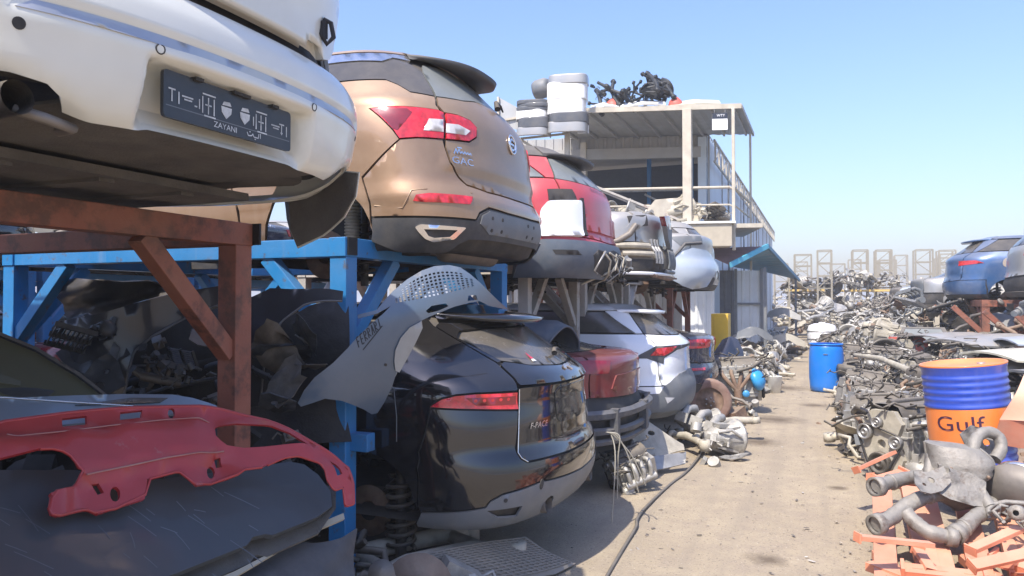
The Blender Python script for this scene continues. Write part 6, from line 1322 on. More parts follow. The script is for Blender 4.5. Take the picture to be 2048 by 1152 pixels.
# barrels ---------------------------------------------------------------------------------
def plastic_barrel():
    t = thing('plastic_barrel', 'plain bright blue plastic barrel at the edge of the heap', 'barrel', (.10, 15.2, .0))
    bm = mat('blue_plastic', (.0, .17, .62), .35, 0, .1, .06, 3, film=.1)
    MB().lathe([(0, .0), (.25, .0), (.285, .03), (.292, .12), (.302, .25), (.302, .62), (.292, .76), (.285, .82), (.27, .86), (.26, .865), (.255, .84), (0, .835)], 36).build('body', bm, t)
    MB().lathe([(.262, .855), (.292, .862), (.296, .88), (.285, .89), (.262, .885)], 36).build('rim', bm, t)
    for x in (-.12, .12): MB().lathe([(.035, .83), (.035, .86), (0, .86)], 14, T(x, 0, 0)).build('bung', M['rubber'], t)
    a = np.linspace(-1.75, -1.50, 5); MB().tube([(.306*math.cos(q), .306*math.sin(q), .70) for q in a], .008, 5).build('moulded_mark', M['navy'], t)
plastic_barrel()
def oil_drum():
    t = thing('oil_drum', 'leaning steel drum painted blue and orange with Gulf lettering', 'drum', (1.10, 6.72, .30)); t.rotation_euler = (R(1), R(-5.5), 0)
    ob = mat('drum_blue', (.018, .065, .42), .32, 0, .45, .1, 3, dust=.4, film=.14, col2=(.16, .12, .10), c2amt=.06, c2scale=14, streak=.12); oo = mat('drum_orange', (.74, .205, .035), .38, 0, .4, .1, 3, dust=.4, film=.16, col2=(.30, .14, .08), c2amt=.07, c2scale=14, streak=.15)
    def ribs(z0, z1, n, r=.289, a=.0036):
        out = []
        for i in range(n*6+1):
            k = i/(n*6); out.append((r+a*math.sin(k*n*2*math.pi), z0+(z1-z0)*k))
        return out
    MB().lathe([(0, .015), (.27, .015), (.292, 0), (.296, .012), (.289, .03)] + ribs(.05, .26, 4) + [(.289, .285), (.298, .295), (.289, .305)], 44).build('lower_band', ob, t)
    MB().lathe([(.2895, .305), (.290, .32), (.290, .555), (.289, .565)], 44).build('middle_band', oo, t)
    MB().lathe([(.289, .565), (.298, .578), (.289, .59)] + ribs(.62, .83, 4) + [(.289, .855), (.296, .868), (.297, .88)], 44).build('upper_band', ob, t)
    MB().lathe([(.297, .878), (.300, .886), (.295, .893), (.284, .890), (.280, .868), (0, .862)], 44).build('lid', oo, t)
    MB().lathe([(.03, .862), (.03, .872), (0, .872)], 12, T(.14, .1, 0)).build('bung', M['steel'], t)
    Sd = lambda u, v, off=0.: np.stack([(.290+np.asarray(off))*np.sin(np.asarray(u)/.29), -(.290+np.asarray(off))*np.cos(np.asarray(u)/.29), np.asarray(v, float)], -1)
    letters_on(Sd, 'Gulf', -.115, .455, .160, mat('drum_ink', (.05, .015, .045), .45), t, .002, sx=1.22)
oil_drum()
# folded orange sheet box beside the drum
pk = mat('faded_orange_sheet', (.62, .30, .19), .6, 0, 0, .12, 3, dust=.5, film=.35, dustcol=(.62, .50, .38))
t = thing('sheet_box', 'faded orange folded sheet metal cover to the right of the drum', 'metal cover', (1.65, 6.7, .45))
G = np.array([[(1.20, 6.40, .80), (1.30, 6.42, .98), (1.40, 6.60, 1.13)], [(1.45, 6.38, .80), (1.52, 6.45, 1.00), (1.60, 6.62, 1.16)], [(1.85, 6.45, .78), (1.95, 6.50, .98), (2.0, 6.70, 1.15)]]); mb = MB(); patch(mb, catgrid(G), [(0, 0), (1, 0), (1, 1), (0, 1)], (), .1, 0, .012); mb.build('top_sheet', pk, t, True)
G = np.array([[(1.20, 6.40, .80), (1.16, 6.44, .62)], [(1.85, 6.45, .78), (1.80, 6.5, .50)]]); mb = MB(); patch(mb, catgrid(G), [(0, 0), (1, 0), (1, 1), (.5, .9), (0, 1)], (), .12, 0, .012); mb.build('front_sheet', mat('brown_orange_sheet', (.42, .15, .09), .6, film=.3), t, True)

# exhaust assembly thrown on the orange beams -----------------------------------------------------
ex = mat('dusty_exhaust', (.22, .205, .185), .55, .4, 0, .22, 9, dust=.5, film=.5, dustcol=(.36, .33, .28), bump=.6, bscale=22, col2=(.10, .065, .045), c2amt=.28, c2scale=7)
t = thing('exhaust_assembly', 'dusty grey exhaust with silencer box and forked pipes on the orange beams', 'exhaust', (.8, 5.6, .2)); t.scale = (.91, .91, .91)
def pipe(pts, r, name='pipe', n=12, sub=5, taper=None, dent=0.0):
    P = [Vector(p) for p in pts]; out = []
    for i in range(len(P)-1):
        a = P[max(i-1, 0)]; b = P[i]; c = P[i+1]; d = P[min(i+2, len(P)-1)]
        for k in range(sub):
            u = k/sub; out.append(.5*((2*b)+(c-a)*u+(2*a-5*b+4*c-d)*u*u+(3*b-a-3*c+d)*u**3))
    out.append(P[-1]); mb = MB().tube(out, [r*(1+dent*math.sin(i*1.9)*math.sin(i*.7+1)) for i in range(len(out))], n); return mb
def flange(mb, p, d, r): 
    q = Vector(d).to_track_quat('Z', 'Y').to_matrix().to_4x4(); return mb.lathe([(r*.75, -.012), (r, -.02), (r, .045), (r*.85, .05), (r*.8, .0), (r*.75, -.012)], 16, T(*p) @ q)
m1 = pipe([(.285, 5.36, .495), (.384, 5.48, .507), (.546, 5.654, .517), (.80, 5.80, .50)], .050, dent=.09); flange(m1, (.275, 5.36, .49), (1, 1, 0), .068); m1.build('upper_pipe', ex, t, True)
m2 = pipe([(.265, 5.10, .295), (.36, 5.20, .325), (.454, 5.295, .385), (.606, 5.41, .447), (.769, 5.56, .445), (.93, 5.66, .395), (1.05, 5.72, .36)], .052, dent=.09); flange(m2, (.258, 5.10, .292), (1, .9, .2), .070); m2.build('lower_pipe', ex, t, True)
m3 = pipe([(.45, 5.24, .36), (.50, 5.20, .31), (.58, 5.15, .265), (.69, 5.16, .245)], .050, dent=.09); flange(m3, (.70, 5.165, .243), (1, .1, -.1), .062); m3.build('fork_pipe', ex, t, True)
m4 = pipe([(.71, 5.17, .245), (.80, 5.27, .285), (.90, 5.42, .335), (1.03, 5.60, .37)], .052, dent=.09); flange(m4, (.74, 5.2, .25), (.6, .8, .3), .066); m4.build('fork_pipe', ex, t, True)
m5 = pipe([(.93, 5.72, .66), (.94, 5.75, .76), (.985, 5.82, .825), (1.055, 5.87, .845), (1.12, 5.89, .81), (1.13, 5.86, .73), (1.08, 5.80, .66)], .042, dent=.06); m5.build('bend_pipe', ex, t, True)
G = []
for i in range(17):
    a = i/16; z = .755-.43*a; w = .08+.135*math.sin(math.pi*min(1, .2+a*.85))**.7; d = .07+.11*math.sin(math.pi*min(1, .18+a*.8)); cx = .80+.07*a+.03*math.sin(a*7); cy = 5.74-.03*a
    bead = 1+.05*math.sin(a*30)*(a > .25)
    G.append([(cx+w*bead*np.sign(math.cos(q))*abs(math.cos(q))**.75, cy+d*bead*np.sign(math.sin(q))*abs(math.sin(q))**.8, z+.05*math.cos(q)*(a-.3)) for q in np.linspace(0, 2*math.pi, 25)])
mb = MB().grid(G); c0 = tuple(np.mean(G[0], 0)+np.array([0, 0, .02])); mb.add([c0]+G[0], [(0, i+1, i+2) for i in range(24)], True); mb.build('silencer_box', ex, t, True)
mb = MB().tube([G[i][12] for i in range(17)], .012, 6); mb.build('seam', ex, t, True); mb = MB().tube([G[i][0] for i in range(17)], .012, 6); mb.build('seam', ex, t, True)
for i, k in ((5, 17), (9, 19), (12, 15), (7, 21)): MB().lathe([(0, .018), (.012, .018), (.012, -.01)], 6, T(*G[i][k]) @ RX(90)).build('bolt', M['iron'], t, True)
mb = MB().tube([(.66, 5.72, .68), (.64, 5.62, .55), (.66, 5.56, .42)], [.03, .045, .03], 8); mb.box((.70, 5.58, .62), (.02, .12, .05)); mb.build('heat_shield', ex, t, True); MB().tube([(.93, 5.60, .50), (.96, 5.52, .44), (.99, 5.46, .39)], .042, 14, cap=False).build('outlet_stub', ex, t, True)
for p in ((.384, 5.48, .507), (.606, 5.41, .447), (.80, 5.27, .285)):
    wq = MB().lathe([(.05, -.012), (.060, -.008), (.060, .008), (.05, .012)], 16, T(*p) @ Vector((1, .9, .3)).to_track_quat('Z', 'Y').to_matrix().to_4x4()); wq.build('weld_ring', ex, t, True)
# flywheel and axle at the right edge
t = thing('gear_casing', 'grey gear casing with a silver ring at the right edge of the picture', 'gear casing', (1.3, 5.75, .3))
q = T(1.20, 5.78, .46) @ Matrix.Rotation(R(-58), 4, 'X') @ Matrix.Rotation(R(25), 4, 'Y')
MB().lathe([(.06, .01), (.07, .03), (.12, .03), (.125, .015), (.15, .015), (.155, .03), (.175, .03), (.18, 0), (.16, -.02), (.05, -.02)], 32, q).build('ring', M['chrome'], t, True)
MB().lathe([(0, -.02), (.19, -.02), (.21, -.06), (.17, -.14), (.08, -.18), (0, -.18)], 24, q).box((1.28, 5.6, .28), (.2, .25, .12)).tube([(1.18, 5.5, .30), (1.25, 5.3, .18), (1.32, 5.15, .12)], .05, 10).build('casing', M['pipe'], t, True)

# salmon orange beams ----------------------------------------------------------------------------
og = mat('salmon_beam_paint', (.62, .225, .125), .55, 0, .05, .10, 4, dust=.55, film=.32, dustcol=(.60, .42, .30), col2=(.35, .13, .08), c2amt=.12, c2scale=12)
og2 = mat('orange_beam_paint', (.56, .185, .095), .55, 0, .05, .14, 4, dust=.5, film=.32, dustcol=(.55, .39, .29), col2=(.30, .12, .08), c2amt=.14, c2scale=11)
def channel(L, w, h, th=.006):
    mb = MB(); mb.box((0, 0, 0), (w, L, th)); mb.box((-w/2+th/2+.0005, 0, -h/2-th/2), (th, L*.999, h)); mb.box((w/2-th/2-.0005, 0, -h/2-th/2), (th, L*.999, h)); return mb
ORD = ['first', 'second', 'third', 'fourth', 'fifth', 'sixth', 'seventh', 'eighth', 'ninth']
GO = 'orange steel beams lying at the lower right'
for i in range(7):
    x = .37+i*.165; mb = channel(1.75, .125, .05); o = mb.build('steel_beam', og if i % 3 else og2, bevel=.002)
    o.location = (x+.05*math.sin(i*2.1), 5.42+.05*math.sin(i*3), .20+.012*(i % 2)); o.rotation_euler = (R(9.5+.8*math.sin(i)), R(3*math.sin(i*1.7)), R(-3+2.5*math.sin(i*1.3)))
    tag(o, f'long salmon orange steel beam, {ORD[i]} from the lane in the row under the exhaust', 'steel beam', GO)
rr = random.Random(4)
for i, (x, y, z, L, a, ty) in enumerate(((.42, 4.50, .10, .55, 68, 0), (.62, 4.78, .16, .42, 88, 1), (.80, 4.62, .13, .55, 84, 0), (1.0, 4.55, .12, .45, 60, 1), (1.12, 4.86, .20, .55, 55, 0), (1.32, 4.98, .22, .60, 50, 1), (1.42, 5.2, .26, .6, 42, 0), (1.55, 4.75, .15, .6, 62, 1), (.48, 6.28, .36, .32, -40, 1), (.92, 6.15, .38, .34, 12, 0), (1.28, 4.6, .10, .5, 75, 0), (.55, 4.35, .05, .6, 50, 1), (.85, 4.38, .06, .5, 100, 0))):
    mb = channel(L, .085, .045); 
    mb.box((0, L/2-.01, -.02), (.10, .02, .09)); mb.box((0, -L/2+.01, -.02), (.10, .02, .09))
    for k in (-.3, 0, .3): mb.box((.0, k*L, .0045), (.012, .05, .003))
    o = mb.build('beam_bracket', og2 if ty else og, bevel=.002); o.location = (x, y, z); o.rotation_euler = (R(rr.uniform(-8, 8)), R(rr.uniform(-25, 25)), R(a))
    tag(o, ('bright orange' if ty else 'faded salmon')+' short beam with end plates, '+('leaning by the engine' if y > 6 else f'{ORD[min(i, 8)]} in the jumble at the bottom right corner' if i < 8 else 'low in the jumble at the bottom right corner'), 'beam bracket', GO)

for i in range(12):
    x = .45+(i % 6)*.21+.06*math.sin(i*5); y = 4.30+.42*(i//6)+.08*math.sin(i*3.3); mb = channel(.95, .11, .045); o = mb.build('steel_beam', og if i % 2 else og2, bevel=.002)
    o.location = (x, y, .05+.045*(i//6)+.01*(i % 3)); o.rotation_euler = (R(2*math.sin(i)), R(4*math.sin(i*2.2)), R(-14+28*((i*.618) % 1)+(55 if i % 4 == 3 else 0)))
    tag(o, f'short orange steel beam lying flat, {ORD[i % 6]} from the lane in the '+('front' if i < 6 else 'back')+' layer at the bottom right', 'steel beam', GO)

rq = random.Random(41)
for i in range(22):
    L = rq.uniform(.22, .5); mb = channel(L, .062, .022, .004); mb.box((0, L/2-.006, -.012), (.075, .010, .055)); o = mb.build('beam_offcut', og2 if i % 2 else og, bevel=.002)
    x = rq.uniform(.34, 1.7); y = rq.uniform(4.25, 5.15) if i % 3 else rq.uniform(5.6, 6.7); o.location = (x, y, .16+.16*rq.random()+(.12 if y > 5.3 else 0)); o.rotation_euler = (R(rq.uniform(-25, 25)), R(rq.uniform(-50, 50)), R(rq.uniform(0, 180)))
    tag(o, 'small orange beam offcut thrown '+('on the front of the beam pile' if y < 5.2 else 'on the back of the beam pile below the drum'), 'offcut', 'orange beam offcuts at the lower right')
for j, p, rt, s, lab in ((10, (.80, 5.50, .47), (R(62), R(20), R(15)), .36, 'torn heat shield sheet wrapped on the silencer box'), (3, (.62, 5.40, .50), (R(35), R(-20), R(60)), .45, 'bracket plate caught between the exhaust pipes'), (5, (1.12, 5.35, .30), (0, 0, 0), .7, 'hoses lying right of the forked exhaust pipes'), (6, (1.25, 5.25, .30), (R(20), R(10), R(70)), .8, 'suspension arm lying at the right edge on the orange beams'), (21, (1.0, 5.95, .70), (R(70), R(15), R(20)), .5, 'flat bracket leaning against the drum')):
    o = bpy.data.objects.new(KIT[j][0], KME[j]); o.location = p; o.rotation_euler = rt; o.scale = (s, s, s); o.material_slots[0].link = 'OBJECT'; o.material_slots[0].material = ex; link(o, None, label=lab, category=KIT[j][0].replace('_', ' '), group='loose parts on the orange beams')

# right-hand rack with cars ------------------------------------------------------------------------
G2 = 'steel car racks along the right of the heap'
rk = rack('car_rack', 'red-brown rack carrying the blue SUV', 16.6, 19.2, 2.9, 5.6, 1.70, .13, M['brownsteel'], G2)
rk = rack('car_rack', 'red-brown rack carrying the grey hatchback at the right edge', 13.6, 15.9, 3.3, 6.0, 1.62, .13, M['brownsteel'], G2)
t = basic('blue_suv', 'blue SUV on the right-hand rack', BLACK, ((2.42, 18.2, 1.36), math.pi), M['bluecar'], 'suv', [([(-1.17, 1.07), (-1.03, 1.13), (-.68, 1.13), (-.67, 1.03)], M['lens'], .008, True)], M['bluecar'], spoil=(.8, 1.575, .25, .03, M['bluecar']), ends=3.4)
disc_on(t, BLACK.S, 'fuel_filler', 1.58, 1.08, .10, mat('bare_filler', (.33, .27, .22), .7), .006, .006)
t = basic('grey_hatchback', 'silver-grey hatchback with red lamp at the right edge', HATCH, ((2.95, 15.2, 1.42), math.pi), M['silver'], 'suv', [([(-1.10, 1.18), (-.60, 1.19), (-.58, 1.08), (-1.0, 1.06)], M['lens'], .008, True)], False, ends=3.2)
basic('grey_saloon', 'stripped grey saloon body beyond the blue SUV', SEDAN, ((2.1, 21.6, 1.15), math.pi), M['silver'], 'sedan', (), False, ends=3.0, lower=M['pipe'], gatepaint=M['plasticgrey'])
basic('pale_saloon', 'pale stripped saloon shell far along the right rack', SEDAN, ((1.9, 25.2, 1.0), math.pi), M['paleblue'], 'sedan', (), False, ends=3.0, lower=M['pipe'], gatepaint=M['pipe'], hubs=False)
rack('car_rack', 'cream rack under the stripped grey saloon', 20.6, 22.6, 2.6, 5.4, 1.45, .10, cream, G2); rack('car_rack', 'cream rack under the pale stripped saloon', 24.2, 26.2, 2.4, 5.2, 1.3, .10, cream, G2)
# bonnets stacked below that rack
def bonnet(m, label, loc, rot, s=1.0):
    G = np.array([[(x, y, .10*(1-(y/.75)**2)-.06*((x+.5)/1.0)**2) for y in np.linspace(-.75, .75, 5)] for x in np.linspace(-.5, .5, 5)])
    mb = MB(); patch(mb, catgrid(G), [(.02, .12), (.25, .02), (.8, 0), (1, .06), (1, .94), (.8, 1), (.25, .98), (.02, .88), (0, .5)], (), .09, 0, .022)
    o = mb.build('bonnet', m); o.location = loc; o.rotation_euler = rot; o.scale = (s, s, s); return tag(o, label, 'bonnet', 'bonnets stacked under the right rack')
cream_p = mat('cream_paint', (.66, .63, .50), .35, 0, .6, .05, 3, dust=.4, film=.2)
bonnet(cream_p, 'cream bonnet on top of the stack behind the drum', (2.35, 10.9, 1.00), (0, R(-6), R(20)), 1.05); bonnet(M['silver'], 'silver bonnet under the cream one behind the drum', (2.45, 11.0, .84), (0, R(-4), R(10)), 1.05)
bonnet(M['plasticgrey'], 'grey bonnet at the right edge above the orange cover', (2.35, 8.9, .92), (0, R(-5), R(16)), 1.0); bonnet(db, 'dark bonnet beneath the grey one at the right edge', (2.4, 8.95, .78), (0, R(-3), R(8)), 1.0)
bonnet(M['silver'], 'silver bonnet lying beyond the cream one', (2.3, 13.6, 1.05), (0, R(-8), R(25)), 1.1); bonnet(M['paleblue'], 'pale blue bonnet with a raised edge by the rack posts', (2.9, 12.6, 1.12), (0, R(-9), R(5)), 1.0); bonnet(M['silver'], 'far silver bonnet beside the round red shell', (2.1, 15.6, 1.02), (0, R(-6), R(30)), 1.0)
t = thing('rear_screen', 'dark car window with frame lying beyond the silver bonnets', 'car window', (1.9, 17.0, 1.0)); mb = MB(); Sg = lambda u, v, off=0.: np.stack([1.9+np.asarray(u, float), 17.0+np.asarray(v, float)*.6, 1.02+.45*np.asarray(v, float)+np.asarray(off)], -1)
patch(mb, Sg, [(-.5, -.3), (.5, -.3), (.4, .3), (-.35, .3)], [[(-.42, -.24), (.42, -.24), (.33, .24), (-.3, .24)]], .2, 0, .03); mb.build('frame', M['plastic'], t, True); mb = MB(); patch(mb, Sg, [(-.42, -.24), (.42, -.24), (.33, .24), (-.3, .24)], (), .2, -.01, .01); mb.build('pane', M['dustglass'], t, True)

heap_stuff('rack_scrap', 'dark parts crammed under the right-hand racks', 'scrap', [(rr.uniform(2.8, 6.5), rr.uniform(13, 20), rr.uniform(.1, 1.5), rr.uniform(.6, 1.3)) for q in range(230)], ['oily', 'plasticgrey', 'iron', 'pipe', 'steel'], 31)
for i in range(34):
    x = rr.uniform(1.5, 4.2); y = rr.uniform(19.2, 28); j = rr.choice([2, 5, 7, 8, 11, 16, 17, 19]); kit_piece(j, (x, y, rr.uniform(.8, 1.7)), (rr.uniform(-.8, .8), rr.uniform(-.8, .8), rr.uniform(0, 6)), rr.uniform(.8, 1.2), 'heaped on the stripped saloons', 'parts heaped on the stripped saloons')

# ---- shed and awning below the building ------------------------------------------------------
t = thing('shed', 'lean-to shed with white sheet doors under the blue awning', 'shed', (-2.4, 20.6, 0))
corrugated((-2.05, 20.75), (-1.45, 20.95), 0.0, 2.5, .16, .02).build('door', whitedoor, t, True)
MB().bar((-2.07, 20.70, 0), (-2.07, 20.70, 2.55), .07).build('door_frame', M['plasticgrey'], t, True); MB().bar((-1.43, 20.9, 0), (-1.43, 20.9, 2.55), .07).build('door_frame', M['plasticgrey'], t, True); MB().bar((-2.05, 20.69, 1.62), (-1.45, 20.89, 1.62), .05).build('door_rail', M['plasticgrey'], t, True)
corrugated((-3.3, 19.6), (-2.5, 19.8), 0, 2.5, .2, .02).build('wall_sheet', whitedoor, t, True); corrugated((-2.45, 20.4), (-2.1, 20.6), 0, 2.5, .2, .02).build('wall_sheet', db, t, True)
A, Bp, Cp, Dp = (-1.98, 18.6, 2.55), (-1.22, 20.0, 3.08), (-.66, 27.6, 2.42), (-2.85, 27.5, 2.9)
n = 24; G = []
for i in range(n+1):
    k = i/n; e0 = np.array(A)*(1-k)+np.array(Dp)*k; e1 = np.array(Bp)*(1-k)+np.array(Cp)*k
    G.append([e0, (e0+e1)/2+np.array([0, 0, .05]), e1])
G = np.array(G); G[1::2, :, 2] += .02
o = MB().grid(G, False).build('awning_sheet', awn, t, True); sm = o.modifiers.new('thickness', 'SOLIDIFY'); sm.thickness = .02
MB().bar(A, Bp, .05, .12).build('awning_edge', cyan, t, True); MB().bar(Bp, Cp, .05, .10).build('awning_edge', awn, t, True)
E = (-2.9, 19.2, 3.0); o = MB().add([A, Bp, E], [(0, 1, 2)]).build('awning_gable', mat('brown_gable', (.16, .10, .10), .7), t, True); sm = o.modifiers.new('thickness', 'SOLIDIFY'); sm.thickness = .02
for p in ((-1.3, 20.2), (-.75, 26.8)): MB().bar((*p, 0), (*p, 2.55), .07).build('awning_post', M['plasticgrey'], t, True)
t = thing('yellow_cabinet', 'yellow steel cabinet standing by the shed', 'cabinet', (-1.9, 16.0, 0)); ym = mat('yellow_paint', (.75, .47, .03), .45, 0, .2, .1, 3, film=.15)
MB().box((0, 0, .72), (.34, .45, 1.4)).build('body', ym, t, bevel=.01); MB().box((.02, -.235, .75), (.26, .02, 1.2)).build('door', ym, t, bevel=.005); MB().box((.10, -.25, .8), (.02, .02, .15)).build('handle', M['steel'], t)

# clutter on balcony, canopy and under the awning ----------------------------------------------------
rr = random.Random(33)
def beige_tub(label, loc, rz, s, m=None):
    t = thing('engine_tray', label, 'tray', loc, rz, 'cream metal trays on the balcony'); m = m or cream
    o = [(-.5, 0), (.5, 0), (.62, .22), (.55, .42), (.2, .55), (-.4, .5), (-.6, .25)]
    S = lambda u, v, off=0.: np.stack([np.asarray(u, float)*s, np.asarray(off)+.06*np.sin(np.asarray(u)*4)*s, np.asarray(v, float)*s], -1)
    mb = MB(); patch(mb, S, o, [arc((.3, .2), .05, 0, 330, 8)], .12, 0, .03); mb.build('face', m, t)
    mb = MB(); mb.box((0, .25*s, .05*s), (1.0*s, .5*s, .10*s)); mb.box((-.3*s, .2*s, .3*s), (.1*s, .4*s, .4*s)); mb.build('body', m, t)
beige_tub('cream metal tray standing upright by the big canopy post', (-3.25, 18.25, 3.56), R(15), 1.15); beige_tub('long cream panel along the balcony edge', (-2.45, 18.30, 3.0), R(14), .8); beige_tub('smaller cream tray left of the upright one', (-4.2, 18.0, 3.55), R(12), .7)
MB_ = MB()
t = thing('balcony_skip', 'cream steel bin hanging at the balcony edge', 'bin', (-2.5, 18.45, 2.95), R(14)); MB().box((0, 0, .30), (1.1, .5, .55)).build('body', mat('dirty_cream_bin', (.42, .37, .28), .65, film=.3), t, bevel=.02); MB().box((0, 0, .60), (1.25, .6, .05)).build('rim', mat('white_board', (.75, .73, .66), .5), t)
for i in range(42):
    x = rr.uniform(-5.8, -2.1); y = 18.4+.27*(x+2.9)+rr.uniform(-.1, 1.3); j = rr.choice([0, 2, 4, 5, 7, 11, 16, 20])
    kit_piece(j, (x, y, 3.60+.1*rr.random()), (rr.uniform(-.4, .4), rr.uniform(-.4, .4), rr.uniform(0, 6)), rr.uniform(.8, 1.4), 'stored on the balcony behind the rails', 'parts stored on the balcony')
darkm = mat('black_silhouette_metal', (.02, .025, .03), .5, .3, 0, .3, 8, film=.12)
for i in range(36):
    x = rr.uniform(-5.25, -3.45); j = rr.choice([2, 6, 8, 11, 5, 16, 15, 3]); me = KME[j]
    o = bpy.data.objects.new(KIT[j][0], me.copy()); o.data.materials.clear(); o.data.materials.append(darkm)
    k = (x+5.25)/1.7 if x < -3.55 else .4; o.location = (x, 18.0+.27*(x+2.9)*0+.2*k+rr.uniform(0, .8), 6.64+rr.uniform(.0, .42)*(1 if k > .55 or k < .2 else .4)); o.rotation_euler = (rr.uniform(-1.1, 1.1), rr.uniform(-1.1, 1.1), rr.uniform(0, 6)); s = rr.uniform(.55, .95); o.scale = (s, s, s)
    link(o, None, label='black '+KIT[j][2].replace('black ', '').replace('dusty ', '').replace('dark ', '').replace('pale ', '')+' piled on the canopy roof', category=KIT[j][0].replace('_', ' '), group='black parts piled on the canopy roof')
for x, y, L, m, lab in ((-4.9, 18.0, .7, wb, 'white panel lying at the left of the canopy roof'), (-4.0, 18.2, 1.1, wb, 'long white panel in front of the black parts on the canopy'), (-2.8, 18.6, 1.2, cream_p, 'cream panel at the right of the canopy roof')):
    G = np.array([[(-L/2, -.2, 0), (-L/2, .2, .16)], [(0, -.22, .03), (0, .2, .24)], [(L/2, -.2, 0), (L/2, .2, .2)]]); mb = MB(); patch(mb, catgrid(G), [(0, .1), (.5, 0), (1, .1), (1, .9), (.5, 1), (0, .8)], (), .2, 0, .03); o = mb.build('body_panel', m); o.location = (x, y, 6.44); o.rotation_euler = (0, 0, R(15)); tag(o, lab, 'car panel', 'panels on the canopy roof')
for x, s, lab in ((-4.75, 1.0, 'small red wing mirror shell on the canopy roof'), (-3.25, .9, 'red lamp shell standing on the canopy roof')):
    o = MB().lathe([(0, .30), (.06, .28), (.14, .18), (.17, .06), (.15, 0), (0, 0)], 14, Matrix.Scale(1.2, 4, (1, 0, 0))).build('red_shell', mat('faded_red_plastic', (.55, .10, .07))); o.location = (x, 18.15+.27*(x+4.75)*.8, 6.43); o.scale = (s, s, s); tag(o, lab, 'shell')
# heap under the awning and along the left lane edge, beyond the racks -----------------------------
GLF = 'scrap parts along the left lane edge beyond the racks'
for i in range(60):
    k = rr.random(); y = 14.5+14*k; x = -1.55+.55*k+rr.uniform(-.5, .35)-.3*rr.random(); j = rr.randrange(len(KIT)); z = max(0, .40-.5*abs(x+1.9))+.02
    kit_piece(j, (x, y, z), (rr.uniform(-.5, .5), rr.uniform(-.5, .5), rr.uniform(0, 6.28)), rr.uniform(.8, 1.3), 'heaped by the shed left of the lane' if y < 21 else 'heaped under the awning left of the lane', GLF)
sp = [(-1.75+rr.uniform(-.7, .55)+.02*(q % 20), 14.2+16*((q*.618) % 1), rr.uniform(.02, .45), rr.uniform(.4, .9)) for q in range(420)]
heap_stuff('small_scrap', 'countless small scraps heaped along the left lane edge by the shed', 'scrap', sp, ['alu', 'beige', 'steel', 'oily', 'iron', 'pipe'], 6)
# wings leaning under the awning
for i, (x, y, z, m, lab) in enumerate(((-1.0, 23.5, 1.15, mat('dull_silver', (.30, .30, .29), .5, .2, .2, .1, 3, dust=.4, film=.3), 'silver car wing standing on the heap under the awning'), (-.85, 22.0, .45, mat('dull_cream', (.38, .35, .28), .5, 0, .2, .1, 3, dust=.4, film=.3), 'cream bumper lying on the heap in front of the awning post'), (-1.5, 19.5, .7, M['plasticgrey'], 'grey wing on the heap in front of the white shed doors'))):
    G = np.array([[(-.7, 0, 0), (-.6, .05, .35)], [(-.2, -.12, .12), (-.15, 0, .5)], [(.3, -.1, .05), (.25, 0, .42)], [(.7, 0, -.1), (.65, .05, .2)]]); mb = MB(); patch(mb, catgrid(G), [(0, .2), (.3, 0), (.5, .35), (.7, 0), (1, .2), (1, .9), (.5, 1), (0, .9)], (), .12, 0, .02); o = mb.build('car_wing', m); o.scale = (.72, .72, .72); o.location = (x, y, z); o.rotation_euler = (0, 0, R(20*i-10)); tag(o, lab, 'car wing', GLF)

# far yard: storage towers, shelves with parts, heaps ---------------------------------------------------
far = mat('pale_galvanised', (.30, .27, .21), .5, .3, 0, .1, 3, film=.2)
def tower(x0, y, w, h, label, rz=0.0, dep=1.1):
    t = thing('storage_tower', label, 'storage tower', (x0, y, 0), rz, 'storage rack towers at the far end')
    for x in (0, w):
        for yy in (0, dep): MB().bar((x, yy, 0), (x, yy, h), .085).build('upright', far, t)
    for k, z in enumerate(np.arange(.5, h+.01, (h-.5)/6)):
        for yy in (0, dep): MB().bar((0, yy, z), (w, yy, z), .05).build('rung', far, t)
        if k < 6:
            a, b = (0, w) if k % 2 else (w, 0); MB().bar((a, 0, z), (b, 0, z+(h-.5)/6), .04).build('brace', far, t)
    return t
for x, y, w, h, lab in ((-1.35, 46, .9, 4.4, 'leftmost pale storage tower, next to the awning'), (-.10, 38.8, .62, 4.15, 'storage tower straight above the plain blue barrel'), (1.54, 41.6, .70, 4.3, 'left one of the two close storage towers in the middle'), (2.62, 42, .72, 4.3, 'right one of the two close storage towers in the middle'), (4.95, 47.3, .85, 4.6, 'storage tower rising behind the far right heap'), (6.45, 50, .85, 4.7, 'rightmost storage tower behind the far right heap')):
    tower(x, y, w, h, lab)
for i, (x, y, h) in enumerate(((-3.2, 60, 4.6), (-1.9, 66, 5.0), (.7, 58, 4.4), (2.2, 68, 5.2), (4.0, 62, 4.8), (5.8, 70, 5.6), (7.6, 60, 4.8), (8.6, 66, 5.4), (10.5, 62, 5.0), (12.5, 58, 4.8), (3.6, 54, 4.4), (9.6, 54, 4.6))): tower(x, y, .95, h, f'distant storage tower, {(["first"]+ORD[1:]+["tenth", "eleventh", "twelfth"])[i]} in the hazy back row')
for x, y, lab in ((1.9, 41.5, 'long yellow-edged shelf of parts between the middle storage towers'), (-.6, 39.5, 'shelf of parts beside the storage tower above the blue barrel')):
    t = thing('storage_shelf', lab, 'shelf', (x, y, 0), 0, 'shelves at the far end'); L = 3.4 if x > 0 else 1.6
    for z in (.9, 2.25): MB().box((0, .5, z), (L, 1.1, .10)).build('shelf_board', mat('yellow_board', (.62, .42, .12), .6, film=.3), t)
    for sx in (-.5, .5): MB().bar((sx*L, 0, 0), (sx*L, 0, 3.0), .09).build('upright', far, t)
sp = []
